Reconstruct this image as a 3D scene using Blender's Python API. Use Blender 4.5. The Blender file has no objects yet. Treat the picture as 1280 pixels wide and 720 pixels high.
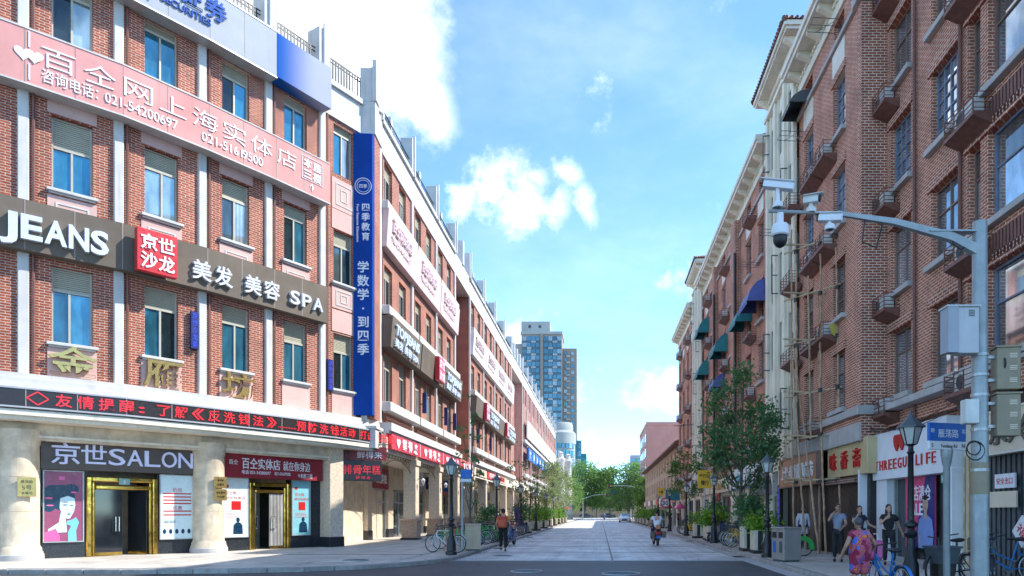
import bpy, bmesh, math, random
from math import radians, sin, cos, pi, atan2, hypot
from mathutils import Vector, Matrix
random.seed(7)
R = random.Random(11)
scene = bpy.context.scene
COL = scene.collection

# ---------------------------------------------------------------- camera, sky, sun, exposure
FPX, VX, VY, EYE = 853.3, 750.0, 641.0, 1.6
cam_d = bpy.data.cameras.new('camera')
cam_d.sensor_width = 36; cam_d.lens = 24
cam_d.shift_x = -(VX - 640) / 1280; cam_d.shift_y = (VY - 360) / 1280
cam_d.clip_start = 0.1; cam_d.clip_end = 6000
cam = bpy.data.objects.new('camera', cam_d); COL.objects.link(cam)
cam.location = (0, 0, EYE); cam.rotation_euler = (radians(90), 0, 0)
scene.camera = cam
scene.view_settings.view_transform = 'Standard'; scene.view_settings.look = 'None'
scene.view_settings.gamma = 1; scene.view_settings.use_curve_mapping = False
scene.view_settings.exposure = 2.06
SUN_EL, SUN_AZ = radians(46), radians(9)          # azimuth: measured from +X towards +Y
sun_d = bpy.data.lights.new('sun', 'SUN'); sun_d.energy = 2.0; sun_d.angle = radians(0.55); sun_d.color = (1, .95, .87)
sun = bpy.data.objects.new('sun', sun_d); COL.objects.link(sun)
sv = Vector((cos(SUN_EL) * cos(SUN_AZ), cos(SUN_EL) * sin(SUN_AZ), sin(SUN_EL)))
sun.rotation_euler = sv.to_track_quat('Z', 'Y').to_euler()
sun.location = (60, 10, 60)

class NT:
    """tiny node-tree helper"""
    def __init__(s, tree): s.t = tree; s.n = tree.nodes; s.l = tree.links
    def node(s, typ, **kw):
        n = s.n.new(typ)
        for k, v in kw.items(): setattr(n, k, v)
        return n
    def link(s, a, b): s.l.new(a, b)
    def math(s, op, a, b=None, c=None, clamp=False):
        n = s.node('ShaderNodeMath', operation=op); n.use_clamp = clamp
        for i, x in enumerate((a, b, c)):
            if x is None: continue
            if isinstance(x, (int, float)): n.inputs[i].default_value = x
            else: s.link(x, n.inputs[i])
        return n.outputs[0]
    def mix(s, fac, a, b, mode='MIX'):
        n = s.node('ShaderNodeMix', data_type='RGBA', blend_type=mode)
        for i, x in ((0, fac), (6, a), (7, b)):
            if isinstance(x, (int, float)): n.inputs[i].default_value = x
            elif isinstance(x, (tuple, list)): n.inputs[i].default_value = (*x[:3], 1)
            else: s.link(x, n.inputs[i])
        return n.outputs[2]
    def ramp(s, fac, lo, hi, a=0., b=1.):
        n = s.node('ShaderNodeMapRange', interpolation_type='SMOOTHSTEP')
        s.link(fac, n.inputs[0])
        for i, x in enumerate((lo, hi, a, b)): n.inputs[1 + i].default_value = x
        return n.outputs[0]
    def noise(s, vec, scale, detail=4, rough=.55):
        n = s.node('ShaderNodeTexNoise'); n.inputs['Scale'].default_value = scale
        n.inputs['Detail'].default_value = detail; n.inputs['Roughness'].default_value = rough
        if vec is not None: s.link(vec, n.inputs['Vector'])
        return n.outputs['Fac']
    def mapping(s, vec, scale=(1, 1, 1), loc=(0, 0, 0)):
        n = s.node('ShaderNodeMapping'); n.inputs['Scale'].default_value = scale; n.inputs['Location'].default_value = loc
        s.link(vec, n.inputs['Vector']); return n.outputs[0]

world = bpy.data.worlds.new('World'); scene.world = world; world.use_nodes = True
W = NT(world.node_tree); W.n.clear()
sky = W.node('ShaderNodeTexSky', sky_type='NISHITA'); sky.sun_disc = False
sky.sun_elevation = SUN_EL; sky.sun_rotation = pi / 2 - SUN_AZ
sky.air_density = .8; sky.dust_density = .0; sky.ozone_density = 4.0; sky.altitude = 3000
tc = W.node('ShaderNodeTexCoord'); D = tc.outputs['Generated']
def wdir(px, py):
    v = Vector(((px - VX) / FPX, 1, (VY - py) / FPX)).normalized(); return v
wob = W.node('ShaderNodeTexNoise'); W.link(D, wob.inputs['Vector']); wob.inputs['Scale'].default_value = 9; wob.inputs['Detail'].default_value = 7
wob.inputs['Roughness'].default_value = .62
nz = W.noise(D, 9, 9, .62)
nz2 = W.noise(W.mapping(D, (1, 1, 1.6), (7.7, 2.2, 6.1)), 2.6, 6, .55)
va = W.node('ShaderNodeVectorMath', operation='SUBTRACT'); W.link(wob.outputs['Color'], va.inputs[0]); va.inputs[1].default_value = (.5, .5, .5)
vs_ = W.node('ShaderNodeVectorMath', operation='MULTIPLY_ADD'); W.link(va.outputs[0], vs_.inputs[0]); vs_.inputs[1].default_value = (.10, .10, .10); W.link(D, vs_.inputs[2]); DW = vs_.outputs[0]
dens = None
for (px, py, r) in [(425, 10, 106), (474, 100, 86), (400, 100, 105), (496, 55, 56), (524, 138, 44), (330, 20, 130), (460, -60, 110),
                    (652, 246, 36), (616, 242, 27), (690, 248, 30), (640, 262, 28), (726, 262, 24), (712, 222, 19), (586, 258, 20), (668, 226, 20), (650, 264, 34), (690, 264, 30), (614, 260, 26),
                    (900, 330, 30)]:
    c = wdir(px, py); dn = W.node('ShaderNodeVectorMath', operation='DISTANCE'); W.link(DW, dn.inputs[0]); dn.inputs[1].default_value = c
    rr = r / FPX * c.y * 1.25
    b = W.math('SUBTRACT', 1.0, W.math('DIVIDE', dn.outputs['Value'], rr))
    if py > 280 or px > 900: b = W.math('MULTIPLY', b, .22)
    elif px > 560: b = W.math('MULTIPLY', b, .54)
    dens = b if dens is None else W.math('MAXIMUM', dens, b)
dens = W.math('MAXIMUM', dens, -1.0)
# loose cloud elsewhere in the sky, added mostly out of view for ambient fill
loose = W.math('SUBTRACT', W.math('MULTIPLY', nz2, 3.0), 1.66)
loose = W.math('MINIMUM', loose, .6)
dens = W.math('MAXIMUM', dens, loose)
shape = W.math('ADD', dens, W.math('MULTIPLY', W.math('SUBTRACT', nz, .5), 2.3))
alpha = W.ramp(shape, -.06, 1.05)
veil = W.math('MULTIPLY', W.ramp(W.noise(W.mapping(D, (1, 1, 2.2)), 2.3, 6, .6), .42, .80), .10)
alpha = W.math('MAXIMUM', alpha, veil)
shade = W.ramp(W.noise(D, 5.5, 5, .6), .3, .7, .62, 1.0)
CLOUD = 6.5
cl = W.mix(1.0, (CLOUD, CLOUD * 1.0, CLOUD * 1.01), shade, 'MULTIPLY')
skycol = W.mix(alpha, W.mix(1.0, sky.outputs[0], (.85, .985, .91), 'MULTIPLY'), cl)
bg = W.node('ShaderNodeBackground'); W.link(skycol, bg.inputs[0]); bg.inputs[1].default_value = 0.142
wo = W.node('ShaderNodeOutputWorld'); W.link(bg.outputs[0], wo.inputs[0])

# ---------------------------------------------------------------- materials
MATS = {}
def base_mat(name):
    m = bpy.data.materials.new(name); m.use_nodes = True
    t = NT(m.node_tree); b = t.n['Principled BSDF']
    return m, t, b
def pos(t): return t.node('ShaderNodeNewGeometry').outputs['Position']
def pm(name, col, rough=.6, var=.14, scale=3., metal=0., bump=.0, bscale=40., streak=0., spec=.5, emit=0., coat=0., rnd=0.):
    if name in MATS: return MATS[name]
    m, t, b = base_mat(name)
    P = pos(t)
    n1 = t.noise(P, scale, 6, .6)
    k = t.ramp(n1, .25, .75, 1 - var, 1 + var)
    c = t.mix(1.0, col, k, 'MULTIPLY')
    if streak:
        n2 = t.noise(t.mapping(P, (3.2, 3.2, .35)), 1.6, 5, .6)
        c = t.mix(t.ramp(n2, .5, .78, 0, streak), c, (col[0] * .45, col[1] * .42, col[2] * .38))
    if rnd:
        oi = t.node('ShaderNodeObjectInfo')
        c = t.mix(1.0, c, t.ramp(oi.outputs['Random'], 0, 1, 1 - rnd, 1 + rnd), 'MULTIPLY')
    t.link(c, b.inputs['Base Color'])
    b.inputs['Roughness'].default_value = rough; b.inputs['Metallic'].default_value = metal
    b.inputs['Specular IOR Level'].default_value = spec
    if coat: b.inputs['Coat Weight'].default_value = coat
    rr = t.ramp(t.noise(P, scale * 3, 3), .2, .8, max(.02, rough - .1), min(1, rough + .12)); t.link(rr, b.inputs['Roughness'])
    if emit:
        t.link(c, b.inputs['Emission Color']); b.inputs['Emission Strength'].default_value = emit
    if bump:
        bn = t.node('ShaderNodeBump'); bn.inputs['Strength'].default_value = bump; bn.inputs['Distance'].default_value = .02
        t.link(t.noise(P, bscale, 4), bn.inputs['Height']); t.link(bn.outputs[0], b.inputs['Normal'])
    MATS[name] = m; return m
def brick_mat(name, c1, c2, mortar, w=.215, h=.075, ms=.012, streak=.25, bump=.5, off=.5, bias=0.):
    m, t, b = base_mat(name)
    o = t.node('ShaderNodeTexCoord').outputs['Object']
    sx = t.node('ShaderNodeSeparateXYZ'); t.link(o, sx.inputs[0])
    cb = t.node('ShaderNodeCombineXYZ'); t.link(t.math('ADD', sx.outputs[0], sx.outputs[1]), cb.inputs[0]); t.link(sx.outputs[2], cb.inputs[1])
    br = t.node('ShaderNodeTexBrick'); t.link(cb.outputs[0], br.inputs['Vector'])
    br.inputs['Scale'].default_value = 1; br.inputs['Brick Width'].default_value = w; br.inputs['Row Height'].default_value = h
    br.inputs['Mortar Size'].default_value = ms; br.inputs['Mortar Smooth'].default_value = .15; br.inputs['Bias'].default_value = bias
    br.offset = off
    br.inputs['Color1'].default_value = (*c1, 1); br.inputs['Color2'].default_value = (*c2, 1); br.inputs['Mortar'].default_value = (*mortar, 1)
    P = pos(t)
    c = t.mix(1.0, br.outputs['Color'], t.ramp(t.noise(P, 1.1, 6, .65), .25, .75, .76, 1.2), 'MULTIPLY')
    c = t.mix(1.0, c, t.ramp(t.noise(P, 14, 3, .6), .25, .75, .8, 1.2), 'MULTIPLY')
    st = t.noise(t.mapping(P, (2.5, 2.5, .22)), 1.4, 6, .65)
    c = t.mix(t.ramp(st, .52, .8, 0, streak), c, (.055, .045, .04))
    st2 = t.noise(t.mapping(P, (2., 2., .3), (7, 3, 1)), 1.9, 6, .65)
    c = t.mix(t.ramp(st2, .58, .82, 0, streak * .7), c, (.42, .38, .34))
    t.link(c, b.inputs['Base Color']); b.inputs['Roughness'].default_value = .85
    bn = t.node('ShaderNodeBump'); bn.inputs['Strength'].default_value = bump; bn.inputs['Distance'].default_value = .012
    t.link(t.math('SUBTRACT', 1.0, br.outputs['Fac']), bn.inputs['Height']); t.link(bn.outputs[0], b.inputs['Normal'])
    MATS[name] = m; return m
def glass_mat(name, a, c, d, metal=.55, rough=.04, wav=.02):
    """coated window glass; three tints picked by each pane's own random number"""
    m, t, b = base_mat(name)
    oi = t.node('ShaderNodeObjectInfo'); r = oi.outputs['Random']
    x = t.mix(t.ramp(r, .40, .46), a, c); x = t.mix(t.ramp(r, .72, .78), x, d)
    P = pos(t)
    wv = t.node('ShaderNodeTexWave'); wv.inputs['Scale'].default_value = 4.; wv.inputs['Distortion'].default_value = 2.5; t.link(t.mapping(P, (1, 1, .05)), wv.inputs['Vector'])
    x = t.mix(t.math('MULTIPLY', t.ramp(r, .80, .82), .45), x, t.mix(1.0, (.75, .72, .66), t.ramp(wv.outputs['Fac'], 0, 1, .55, 1.), 'MULTIPLY'))
    x = t.mix(1.0, x, t.ramp(t.noise(t.mapping(P, (1, 1, .4)), 2.4, 4), .3, .7, .72, 1.25), 'MULTIPLY')
    t.link(x, b.inputs['Base Color']); b.inputs['Metallic'].default_value = metal; b.inputs['Roughness'].default_value = rough
    b.inputs['IOR'].default_value = 1.7
    bn = t.node('ShaderNodeBump'); bn.inputs['Strength'].default_value = wav; t.link(t.noise(P, 1.1, 2), bn.inputs['Height']); t.link(bn.outputs[0], b.inputs['Normal'])
    MATS[name] = m; return m

brick_mat('brick_left', (.345, .068, .027), (.23, .043, .02), (.47, .35, .28), .26, .085, .0125, .34)
brick_mat('brick_left_far', (.33, .11, .08), (.26, .085, .062), (.45, .33, .28), .26, .085, .012, .12)
brick_mat('brick_right', (.44, .125, .066), (.30, .082, .047), (.66, .47, .35), .235, .082, .013, .34, .7)
brick_mat('brick_pier', (.37, .10, .055), (.25, .067, .038), (.70, .52, .40), .25, .088, .014, .25, .8)
brick_mat('brick_base', (.20, .085, .06), (.13, .055, .04), (.38, .29, .24), .235, .08, .012, .2)
glass_mat('glass_left', (.05, .21, .30), (.028, .05, .06), (.30, .40, .42))
glass_mat('glass_right', (.36, .42, .46), (.58, .63, .66), (.17, .20, .22), .75)
glass_mat('glass_far', (.06, .17, .22), (.085, .21, .27), (.04, .12, .165), .5, .1)
glass_mat('glass_dark', (.012, .014, .017), (.02, .023, .026), (.008, .010, .013), .0, .06)
glass_mat('glass_shop', (.05, .06, .065), (.09, .10, .10), (.03, .035, .04), .25, .05)
pm('white_paint', (.55, .535, .51), .85, .10, 1.2, streak=.34, bump=.06, spec=.15)
pm('cream_paint', (.74, .68, .54), .6, .10, 1.0, streak=.35, bump=.08)
pm('cream_trim', (.70, .65, .54), .6, .12, 1.2, streak=.4, bump=.08)
pm('pink_plaster', (.58, .38, .34), .85, .07, 1.4, streak=.16, bump=.05)
pm('salmon_plaster', (.48, .23, .19), .75, .08, .5, streak=.2)
pm('pink_wall', (.62, .36, .31), .75, .08, .7, streak=.18)
pm('frame_grey', (.42, .40, .33), .45, .08, 3)
pm('frame_brown', (.22, .13, .10), .5, .15, 5)
pm('frame_blue', (.17, .20, .27), .5, .15, 5)
pm('shutter_khaki', (.40, .37, .27), .55, .08, 3)
pm('shutter_green', (.20, .34, .30), .5, .12, 4)
pm('grey_stone', (.42, .40, .38), .7, .16, 1.5, streak=.35, bump=.15)
pm('beige_stone', (.60, .50, .365), .66, .24, 2.2, streak=.45, bump=.2, rnd=.05)
pm('beige_granite', (.60, .49, .365), .5, .2, 9, streak=.2, bump=.06, rnd=.05)
pm('brown_granite', (.42, .285, .205), .5, .25, 12, bump=.06)
pm('dark_granite', (.022, .026, .032), .28, .3, 12)
pm('iron_black', (.012, .013, .015), .38, .2, 6, bump=.05)
pm('iron_brown', (.17, .07, .052), .55, .22, 6, streak=.2)
pm('steel_grey', (.30, .33, .335), .45, .12, 4, metal=.3, streak=.25)
pm('steel_dark', (.09, .11, .12), .5, .15, 4, metal=.3)
pm('galvanised', (.42, .43, .43), .42, .1, 4, metal=.5)
pm('chrome', (.7, .7, .7), .18, .05, 4, metal=1.)
pm('box_grey', (.46, .47, .48), .5, .07, 3, streak=.15)
pm('box_khaki', (.27, .22, .14), .55, .1, 3, streak=.2)
pm('ac_white', (.62, .62, .58), .5, .1, 4, streak=.25)
pm('black_plastic', (.015, .015, .016), .45, .15, 8)
pm('rubber', (.014, .014, .014), .8, .2, 10)
pm('sign_pink', (.62, .30, .275), .85, .12, .5, streak=.2, spec=.1)
pm('sign_pink_faded', (.60, .47, .46), .85, .12, .6, streak=.2)
pm('sign_brown', (.15, .123, .097), .7, .14, .6, streak=.25, spec=.2)
pm('sign_brown_dark', (.085, .068, .055), .45, .08, 1.5)
pm('letter_pink', (.80, .64, .64), .5, .04, 3)
pm('sign_silver', (.37, .385, .42), .85, .06, .8, streak=.12, spec=.1)
pm('sign_red', (.55, .025, .035), .38, .08, 2)
pm('sign_red_dark', (.26, .02, .03), .45, .1, 2)
pm('sign_blue', (.004, .05, .28), .7, .14, .5, streak=.15, spec=.15)
pm('sign_blue_bright', (.01, .12, .45), .4, .08, 2)
pm('sign_cobalt', (.010, .022, .12), .4, .1, 3)
pm('sign_gold', (.56, .44, .24), .4, .1, 2, metal=.1)
pm('sign_white', (.72, .72, .74), .7, .06, 1.5, streak=.1, spec=.2)
pm('sign_terracotta', (.46, .20, .11), .5, .1, 2)
pm('sign_cream', (.66, .56, .42), .5, .08, 2, streak=.15)
pm('sign_cyan', (.06, .45, .60), .4, .06, 2)
pm('sign_yellow', (.75, .42, .02), .45, .06, 3)
pm('sign_teal', (.015, .18, .24), .45, .1, 3)
pm('sign_magenta', (.66, .06, .20), .35, .05, 2)
pm('sign_navy', (.012, .025, .17), .35, .06, 2)
pm('paper_pale', (.62, .76, .76), .3, .05, 3)
pm('paper_cyan', (.22, .48, .52), .25, .08, 2.0)
pm('letter_white', (.80, .80, .82), .4, .04, 3)
pm('letter_silver', (.72, .74, .80), .28, .05, 3, metal=.35)
pm('letter_lilac', (.66, .66, .86), .35, .05, 3)
pm('letter_red', (.52, .012, .012), .4, .08, 4)
pm('letter_gold', (.46, .34, .13), .32, .15, 8, metal=.75)
pm('letter_black', (.012, .012, .013), .4, .1, 4)
pm('letter_blue', (.012, .075, .32), .8, .05, 4)
pm('brass', (.42, .27, .06), .14, .4, 2.5, metal=.9)
pm('lantern_glass', (.55, .55, .50), .2, .08, 5)
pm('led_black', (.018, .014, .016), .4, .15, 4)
pm('led_red', (.62, .018, .03), .4, .02, 3, emit=.14)
pm('led_blue', (.03, .06, .5), .4, .02, 3, emit=.2)
pm('bamboo', (.42, .26, .15), .55, .3, 5, streak=.3, bump=.1)
pm('bamboo_pale', (.50, .37, .22), .55, .3, 5, streak=.3, bump=.1)
pm('wood_yellow', (.46, .25, .05), .45, .12, 3)
pm('awning_teal', (.02, .20, .21), .6, .15, 3)
pm('awning_blue', (.085, .12, .36), .6, .15, 3)
pm('awning_mauve', (.24, .17, .17), .65, .12, 3)
pm('roof_tile', (.15, .065, .045), .75, .25, 6, bump=.1)
pm('roof_flat', (.30, .28, .26), .85, .15, 1)
pm('bark', (.10, .08, .06), .9, .3, 12, bump=.5, bscale=18)
pm('bark_pale', (.26, .24, .19), .85, .35, 5, bump=.4, bscale=14)
pm('planter_cream', (.58, .52, .40), .6, .12, 3, streak=.3)
pm('planter_black', (.02, .018, .017), .6, .2, 4)
def leaf_mat(name, a, b_, c):
    m, t, b = base_mat(name)
    P = pos(t)
    k = t.noise(P, .9, 4, .6); x = t.mix(t.ramp(k, .35, .65), a, b_)
    x = t.mix(t.ramp(t.noise(P, 7, 3), .5, .75), x, c)
    t.link(x, b.inputs['Base Color']); b.inputs['Roughness'].default_value = .5
    tr = t.node('ShaderNodeBsdfTranslucent'); t.link(t.mix(1.0, x, (1.3, 1.5, .7), 'MULTIPLY'), tr.inputs[0])
    ms = t.node('ShaderNodeMixShader'); ms.inputs[0].default_value = .44
    t.link(b.outputs[0], ms.inputs[1]); t.link(tr.outputs[0], ms.inputs[2])
    t.link(ms.outputs[0], t.n['Material Output'].inputs[0])
    MATS[name] = m; return m
leaf_mat('leaf_dark', (.055, .145, .065), (.085, .20, .08), (.16, .27, .12))
leaf_mat('leaf_mid', (.06, .14, .035), (.10, .19, .045), (.17, .25, .07))
leaf_mat('leaf_plane', (.075, .165, .05), (.155, .26, .075), (.26, .34, .13))
leaf_mat('leaf_pale', (.14, .19, .09), (.22, .26, .15), (.34, .37, .26))
leaf_mat('leaf_lime', (.12, .24, .02), (.18, .32, .03), (.26, .38, .06))

def road_mat(name, col, tilew, tileh, joint, rough, worn=.25):
    m, t, b = base_mat(name)
    P = pos(t)
    br = t.node('ShaderNodeTexBrick'); t.link(P, br.inputs['Vector']); br.inputs['Scale'].default_value = 1
    br.inputs['Brick Width'].default_value = tilew; br.inputs['Row Height'].default_value = tileh; br.inputs['Mortar Size'].default_value = joint
    br.inputs['Color1'].default_value = (*[v * 1.08 for v in col], 1); br.inputs['Color2'].default_value = (*[v * .9 for v in col], 1)
    br.inputs['Mortar'].default_value = (*[v * .62 for v in col], 1)
    c = t.mix(1.0, br.outputs['Color'], t.ramp(t.noise(P, .55, 7, .65), .25, .75, 1 - worn, 1 + worn), 'MULTIPLY')
    c = t.mix(1.0, c, t.ramp(t.noise(t.mapping(P, (2.2, .12, 1)), 1.2, 5, .6), .3, .75, 1.1, .82), 'MULTIPLY')
    c = t.mix(t.ramp(t.noise(P, 3.1, 5, .7), .62, .74, 0, .5), c, tuple(v * .5 for v in col))
    c = t.mix(t.ramp(t.noise(t.mapping(P, (1, 1, 1), (5, 9, 0)), .42, 6, .7), .54, .70, 0, .55), c, tuple(v * .42 for v in col))
    vo = t.node('ShaderNodeTexVoronoi', feature='DISTANCE_TO_EDGE'); vo.inputs['Scale'].default_value = .33; t.link(P, vo.inputs['Vector'])
    c = t.mix(t.math('MULTIPLY', t.ramp(vo.outputs[0], .0, .012, .55, 0), t.ramp(t.noise(P, .25, 3), .48, .56)), c, tuple(v * .3 for v in col))
    t.link(c, b.inputs['Base Color'])
    t.link(t.ramp(t.noise(P, 1.3, 5), .3, .7, rough - .12, rough + .15), b.inputs['Roughness'])
    bn = t.node('ShaderNodeBump'); bn.inputs['Strength'].default_value = .3; bn.inputs['Distance'].default_value = .01
    t.link(t.math('ADD', t.math('MULTIPLY', br.outputs['Fac'], -1.), t.math('MULTIPLY', t.noise(P, 30, 3), .5)), bn.inputs['Height']); t.link(bn.outputs[0], b.inputs['Normal'])
    MATS[name] = m; return m
road_mat('road_paving', (.56, .55, .53), .6, .3, .008, .55)
road_mat('sidewalk_paving', (.52, .475, .42), .4, .2, .006, .6, .16)
road_mat('slab_paving', (.44, .41, .37), .5, .5, .004, .55, .14)
pm('kerb_stone', (.30, .28, .26), .7, .22, 4, bump=.2, streak=.2, rnd=.1)
pm('gutter_concrete', (.40, .39, .38), .75, .14, 3, bump=.15)
def asphalt():
    m, t, b = base_mat('asphalt'); P = pos(t)
    c = t.mix(1.0, (.052, .054, .058), t.ramp(t.noise(P, .7, 7, .65), .25, .75, .7, 1.3), 'MULTIPLY')
    c = t.mix(t.ramp(t.noise(P, 90, 2), .55, .75, 0, .5), c, (.12, .12, .12))
    c = t.mix(t.ramp(t.noise(t.mapping(P, (.1, 2, 1)), 1, 4), .5, .8, 0, .35), c, (.03, .03, .032))
    t.link(c, b.inputs['Base Color']); b.inputs['Roughness'].default_value = .62
    bn = t.node('ShaderNodeBump'); bn.inputs['Strength'].default_value = .5; bn.inputs['Distance'].default_value = .008
    t.link(t.noise(P, 80, 3), bn.inputs['Height']); t.link(bn.outputs[0], b.inputs['Normal']); MATS['asphalt'] = m
asphalt()

# ---------------------------------------------------------------- mesh helpers
class MB:
    def __init__(s): s.v = []; s.f = []; s.mi = []; s.cur = 0; s.ch = []
    def add(s, vs, fs):
        o = len(s.v); s.v += [tuple(v) for v in vs]; s.f += [tuple(o + i for i in f) for f in fs]; s.mi += [s.cur] * len(fs); return s
    def box(s, x0, y0, z0, x1, y1, z1):
        if x0 > x1: x0, x1 = x1, x0
        if y0 > y1: y0, y1 = y1, y0
        if z0 > z1: z0, z1 = z1, z0
        v = [(x0, y0, z0), (x1, y0, z0), (x1, y1, z0), (x0, y1, z0), (x0, y0, z1), (x1, y0, z1), (x1, y1, z1), (x0, y1, z1)]
        return s.add(v, [(0, 3, 2, 1), (4, 5, 6, 7), (0, 1, 5, 4), (1, 2, 6, 5), (2, 3, 7, 6), (3, 0, 4, 7)])
    def quad(s, a, b, c, d): return s.add([a, b, c, d], [(0, 1, 2, 3)])
    def tube(s, a, b, r, r2=None, n=8, cap=True):
        a = Vector(a); b = Vector(b); r2 = r if r2 is None else r2
        d = (b - a)
        if d.length < 1e-6: return s
        d.normalize(); u = d.orthogonal().normalized(); w = d.cross(u)
        vs = []
        for p, q in ((a, r), (b, r2)):
            for k in range(n):
                t = 2 * pi * k / n; vs.append(p + (u * cos(t) + w * sin(t)) * q)
        fs = [(k, (k + 1) % n, n + (k + 1) % n, n + k) for k in range(n)]
        if cap: fs += [tuple(reversed(range(n))), tuple(range(n, 2 * n))]
        return s.add(vs, fs)
    def path(s, pts, r, n=6, closed=False):
        pts = [Vector(p) for p in pts]; m = len(pts); vs = []; u = None
        for i, p in enumerate(pts):
            a = pts[i - 1] if (i > 0 or closed) else p
            b = pts[(i + 1) % m] if (i < m - 1 or closed) else p
            d = (b - a).normalized()
            u = d.orthogonal().normalized() if u is None else (u - d * u.dot(d)).normalized()
            w = d.cross(u); rr = r[i] if isinstance(r, (list, tuple)) else r
            for k in range(n):
                t = 2 * pi * k / n; vs.append(p + (u * cos(t) + w * sin(t)) * rr)
        fs = []
        for i in range(m if closed else m - 1):
            j = (i + 1) % m
            for k in range(n): fs.append((i * n + k, i * n + (k + 1) % n, j * n + (k + 1) % n, j * n + k))
        if not closed: fs += [tuple(reversed(range(n))), tuple(range((m - 1) * n, m * n))]
        return s.add(vs, fs)
    def lathe(s, prof, n=16, c=(0, 0, 0), ax='z'):
        vs = []; fs = []
        for (r, z) in prof:
            for k in range(n):
                t = 2 * pi * k / n
                q = (r * cos(t), r * sin(t), z) if ax == 'z' else ((z, r * cos(t), r * sin(t)) if ax == 'x' else (r * sin(t), z, r * cos(t)))
                vs.append((c[0] + q[0], c[1] + q[1], c[2] + q[2]))
        for i in range(len(prof) - 1):
            for k in range(n): fs.append((i * n + k, i * n + (k + 1) % n, (i + 1) * n + (k + 1) % n, (i + 1) * n + k))
        fs += [tuple(reversed(range(n))), tuple(range((len(prof) - 1) * n, len(prof) * n))]
        return s.add(vs, fs)
    def ell(s, c, r, nu=10, nv=7):
        vs = [(c[0], c[1], c[2] - r[2])]; fs = []
        for j in range(1, nv):
            ph = -pi / 2 + pi * j / nv
            for k in range(nu):
                t = 2 * pi * k / nu; vs.append((c[0] + r[0] * cos(ph) * cos(t), c[1] + r[1] * cos(ph) * sin(t), c[2] + r[2] * sin(ph)))
        vs.append((c[0], c[1], c[2] + r[2])); L = len(vs) - 1
        for k in range(nu): fs.append((0, 1 + (k + 1) % nu, 1 + k)); fs.append((L, L - nu + k, L - nu + (k + 1) % nu))
        for j in range(nv - 2):
            for k in range(nu):
                a = 1 + j * nu; fs.append((a + k, a + (k + 1) % nu, a + nu + (k + 1) % nu, a + nu + k))
        return s.add(vs, fs)
    def torus(s, c, R_, r, n=20, m=6, ax='x'):
        pts = []
        for k in range(n):
            t = 2 * pi * k / n
            q = (0, R_ * cos(t), R_ * sin(t)) if ax == 'x' else ((R_ * cos(t), R_ * sin(t), 0) if ax == 'z' else (R_ * cos(t), 0, R_ * sin(t)))
            pts.append((c[0] + q[0], c[1] + q[1], c[2] + q[2]))
        return s.path(pts, r, m, True)
    def prism(s, poly, z0, z1):
        """poly: ccw xy outline"""
        n = len(poly); vs = [(x, y, z0) for x, y in poly] + [(x, y, z1) for x, y in poly]
        return s.add(vs, [tuple(reversed(range(n))), tuple(range(n, 2 * n))] + [(k, (k + 1) % n, n + (k + 1) % n, n + k) for k in range(n)])
    def sheet(s, poly, z):
        n = len(poly); return s.add([(x, y, z) for x, y in poly], [tuple(range(n))])
    def prof(s, poly, x0, x1):
        """extrude a (y,z) outline along x"""
        n = len(poly); vs = [(x0, y, z) for y, z in poly] + [(x1, y, z) for y, z in poly]
        return s.add(vs, [tuple(range(n)), tuple(reversed(range(n, 2 * n)))] + [(k, n + k, n + (k + 1) % n, (k + 1) % n) for k in range(n)])
    def mesh(s, name, mats, smooth=False, bevel=0., fix=False):
        me = bpy.data.meshes.new(name); me.from_pydata(s.v, [], s.f)
        ms = mats if isinstance(mats, (list, tuple)) else [mats]
        for m in ms: me.materials.append(MATS[m])
        if len(ms) > 1: me.polygons.foreach_set('material_index', s.mi)
        if bevel or fix:
            bm = bmesh.new(); bm.from_mesh(me)
            if fix: bmesh.ops.recalc_face_normals(bm, faces=bm.faces)
            if bevel: bmesh.ops.bevel(bm, geom=bm.edges[:], offset=bevel, segments=1, affect='EDGES', clamp_overlap=True)
            bm.to_mesh(me); bm.free()
        if smooth:
            me.polygons.foreach_set('use_smooth', [True] * len(me.polygons))
            try: me.set_sharp_from_angle(angle=radians(40))
            except Exception: pass
        me.update(); return me
def O(name, me, parent=None, loc=(0, 0, 0), rz=0., rot=None, sc=None):
    o = bpy.data.objects.new(name, me); COL.objects.link(o); o.location = loc
    o.rotation_euler = rot if rot else (0, 0, rz)
    if sc: o.scale = sc
    if parent: o.parent = parent
    return o
def empty(name, loc=(0, 0, 0), rz=0.):
    o = bpy.data.objects.new(name, None); COL.objects.link(o); o.location = loc; o.rotation_euler = (0, 0, rz); o.empty_display_size = .2; return o
def tag(o, label, cat, group=None):
    o['label'] = label; o['category'] = cat
    if group: o['group'] = group
    return o
def kind(o, k): o['kind'] = k; return o
def copy_tree(o, parent=None):
    c = o.copy(); COL.objects.link(c); c.parent = parent
    for ch in o.children: copy_tree(ch, c)
    return c
class Frame:
    """facade frame: u to the viewer's right along the wall, v outwards, z up"""
    def __init__(s, ox, oy, th): s.o = Vector((ox, oy, 0)); s.th = th; s.t = Vector((cos(th), sin(th), 0)); s.n = Vector((sin(th), -cos(th), 0))
    def pt(s, u, v, z): p = s.o + s.t * u + s.n * v; return Vector((p.x, p.y, z))
def FR(a, b):
    a = Vector(a); b = Vector(b); f = Frame(a.x, a.y, atan2(b.y - a.y, b.x - a.x)); f.L = (b - a).length; return f

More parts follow.
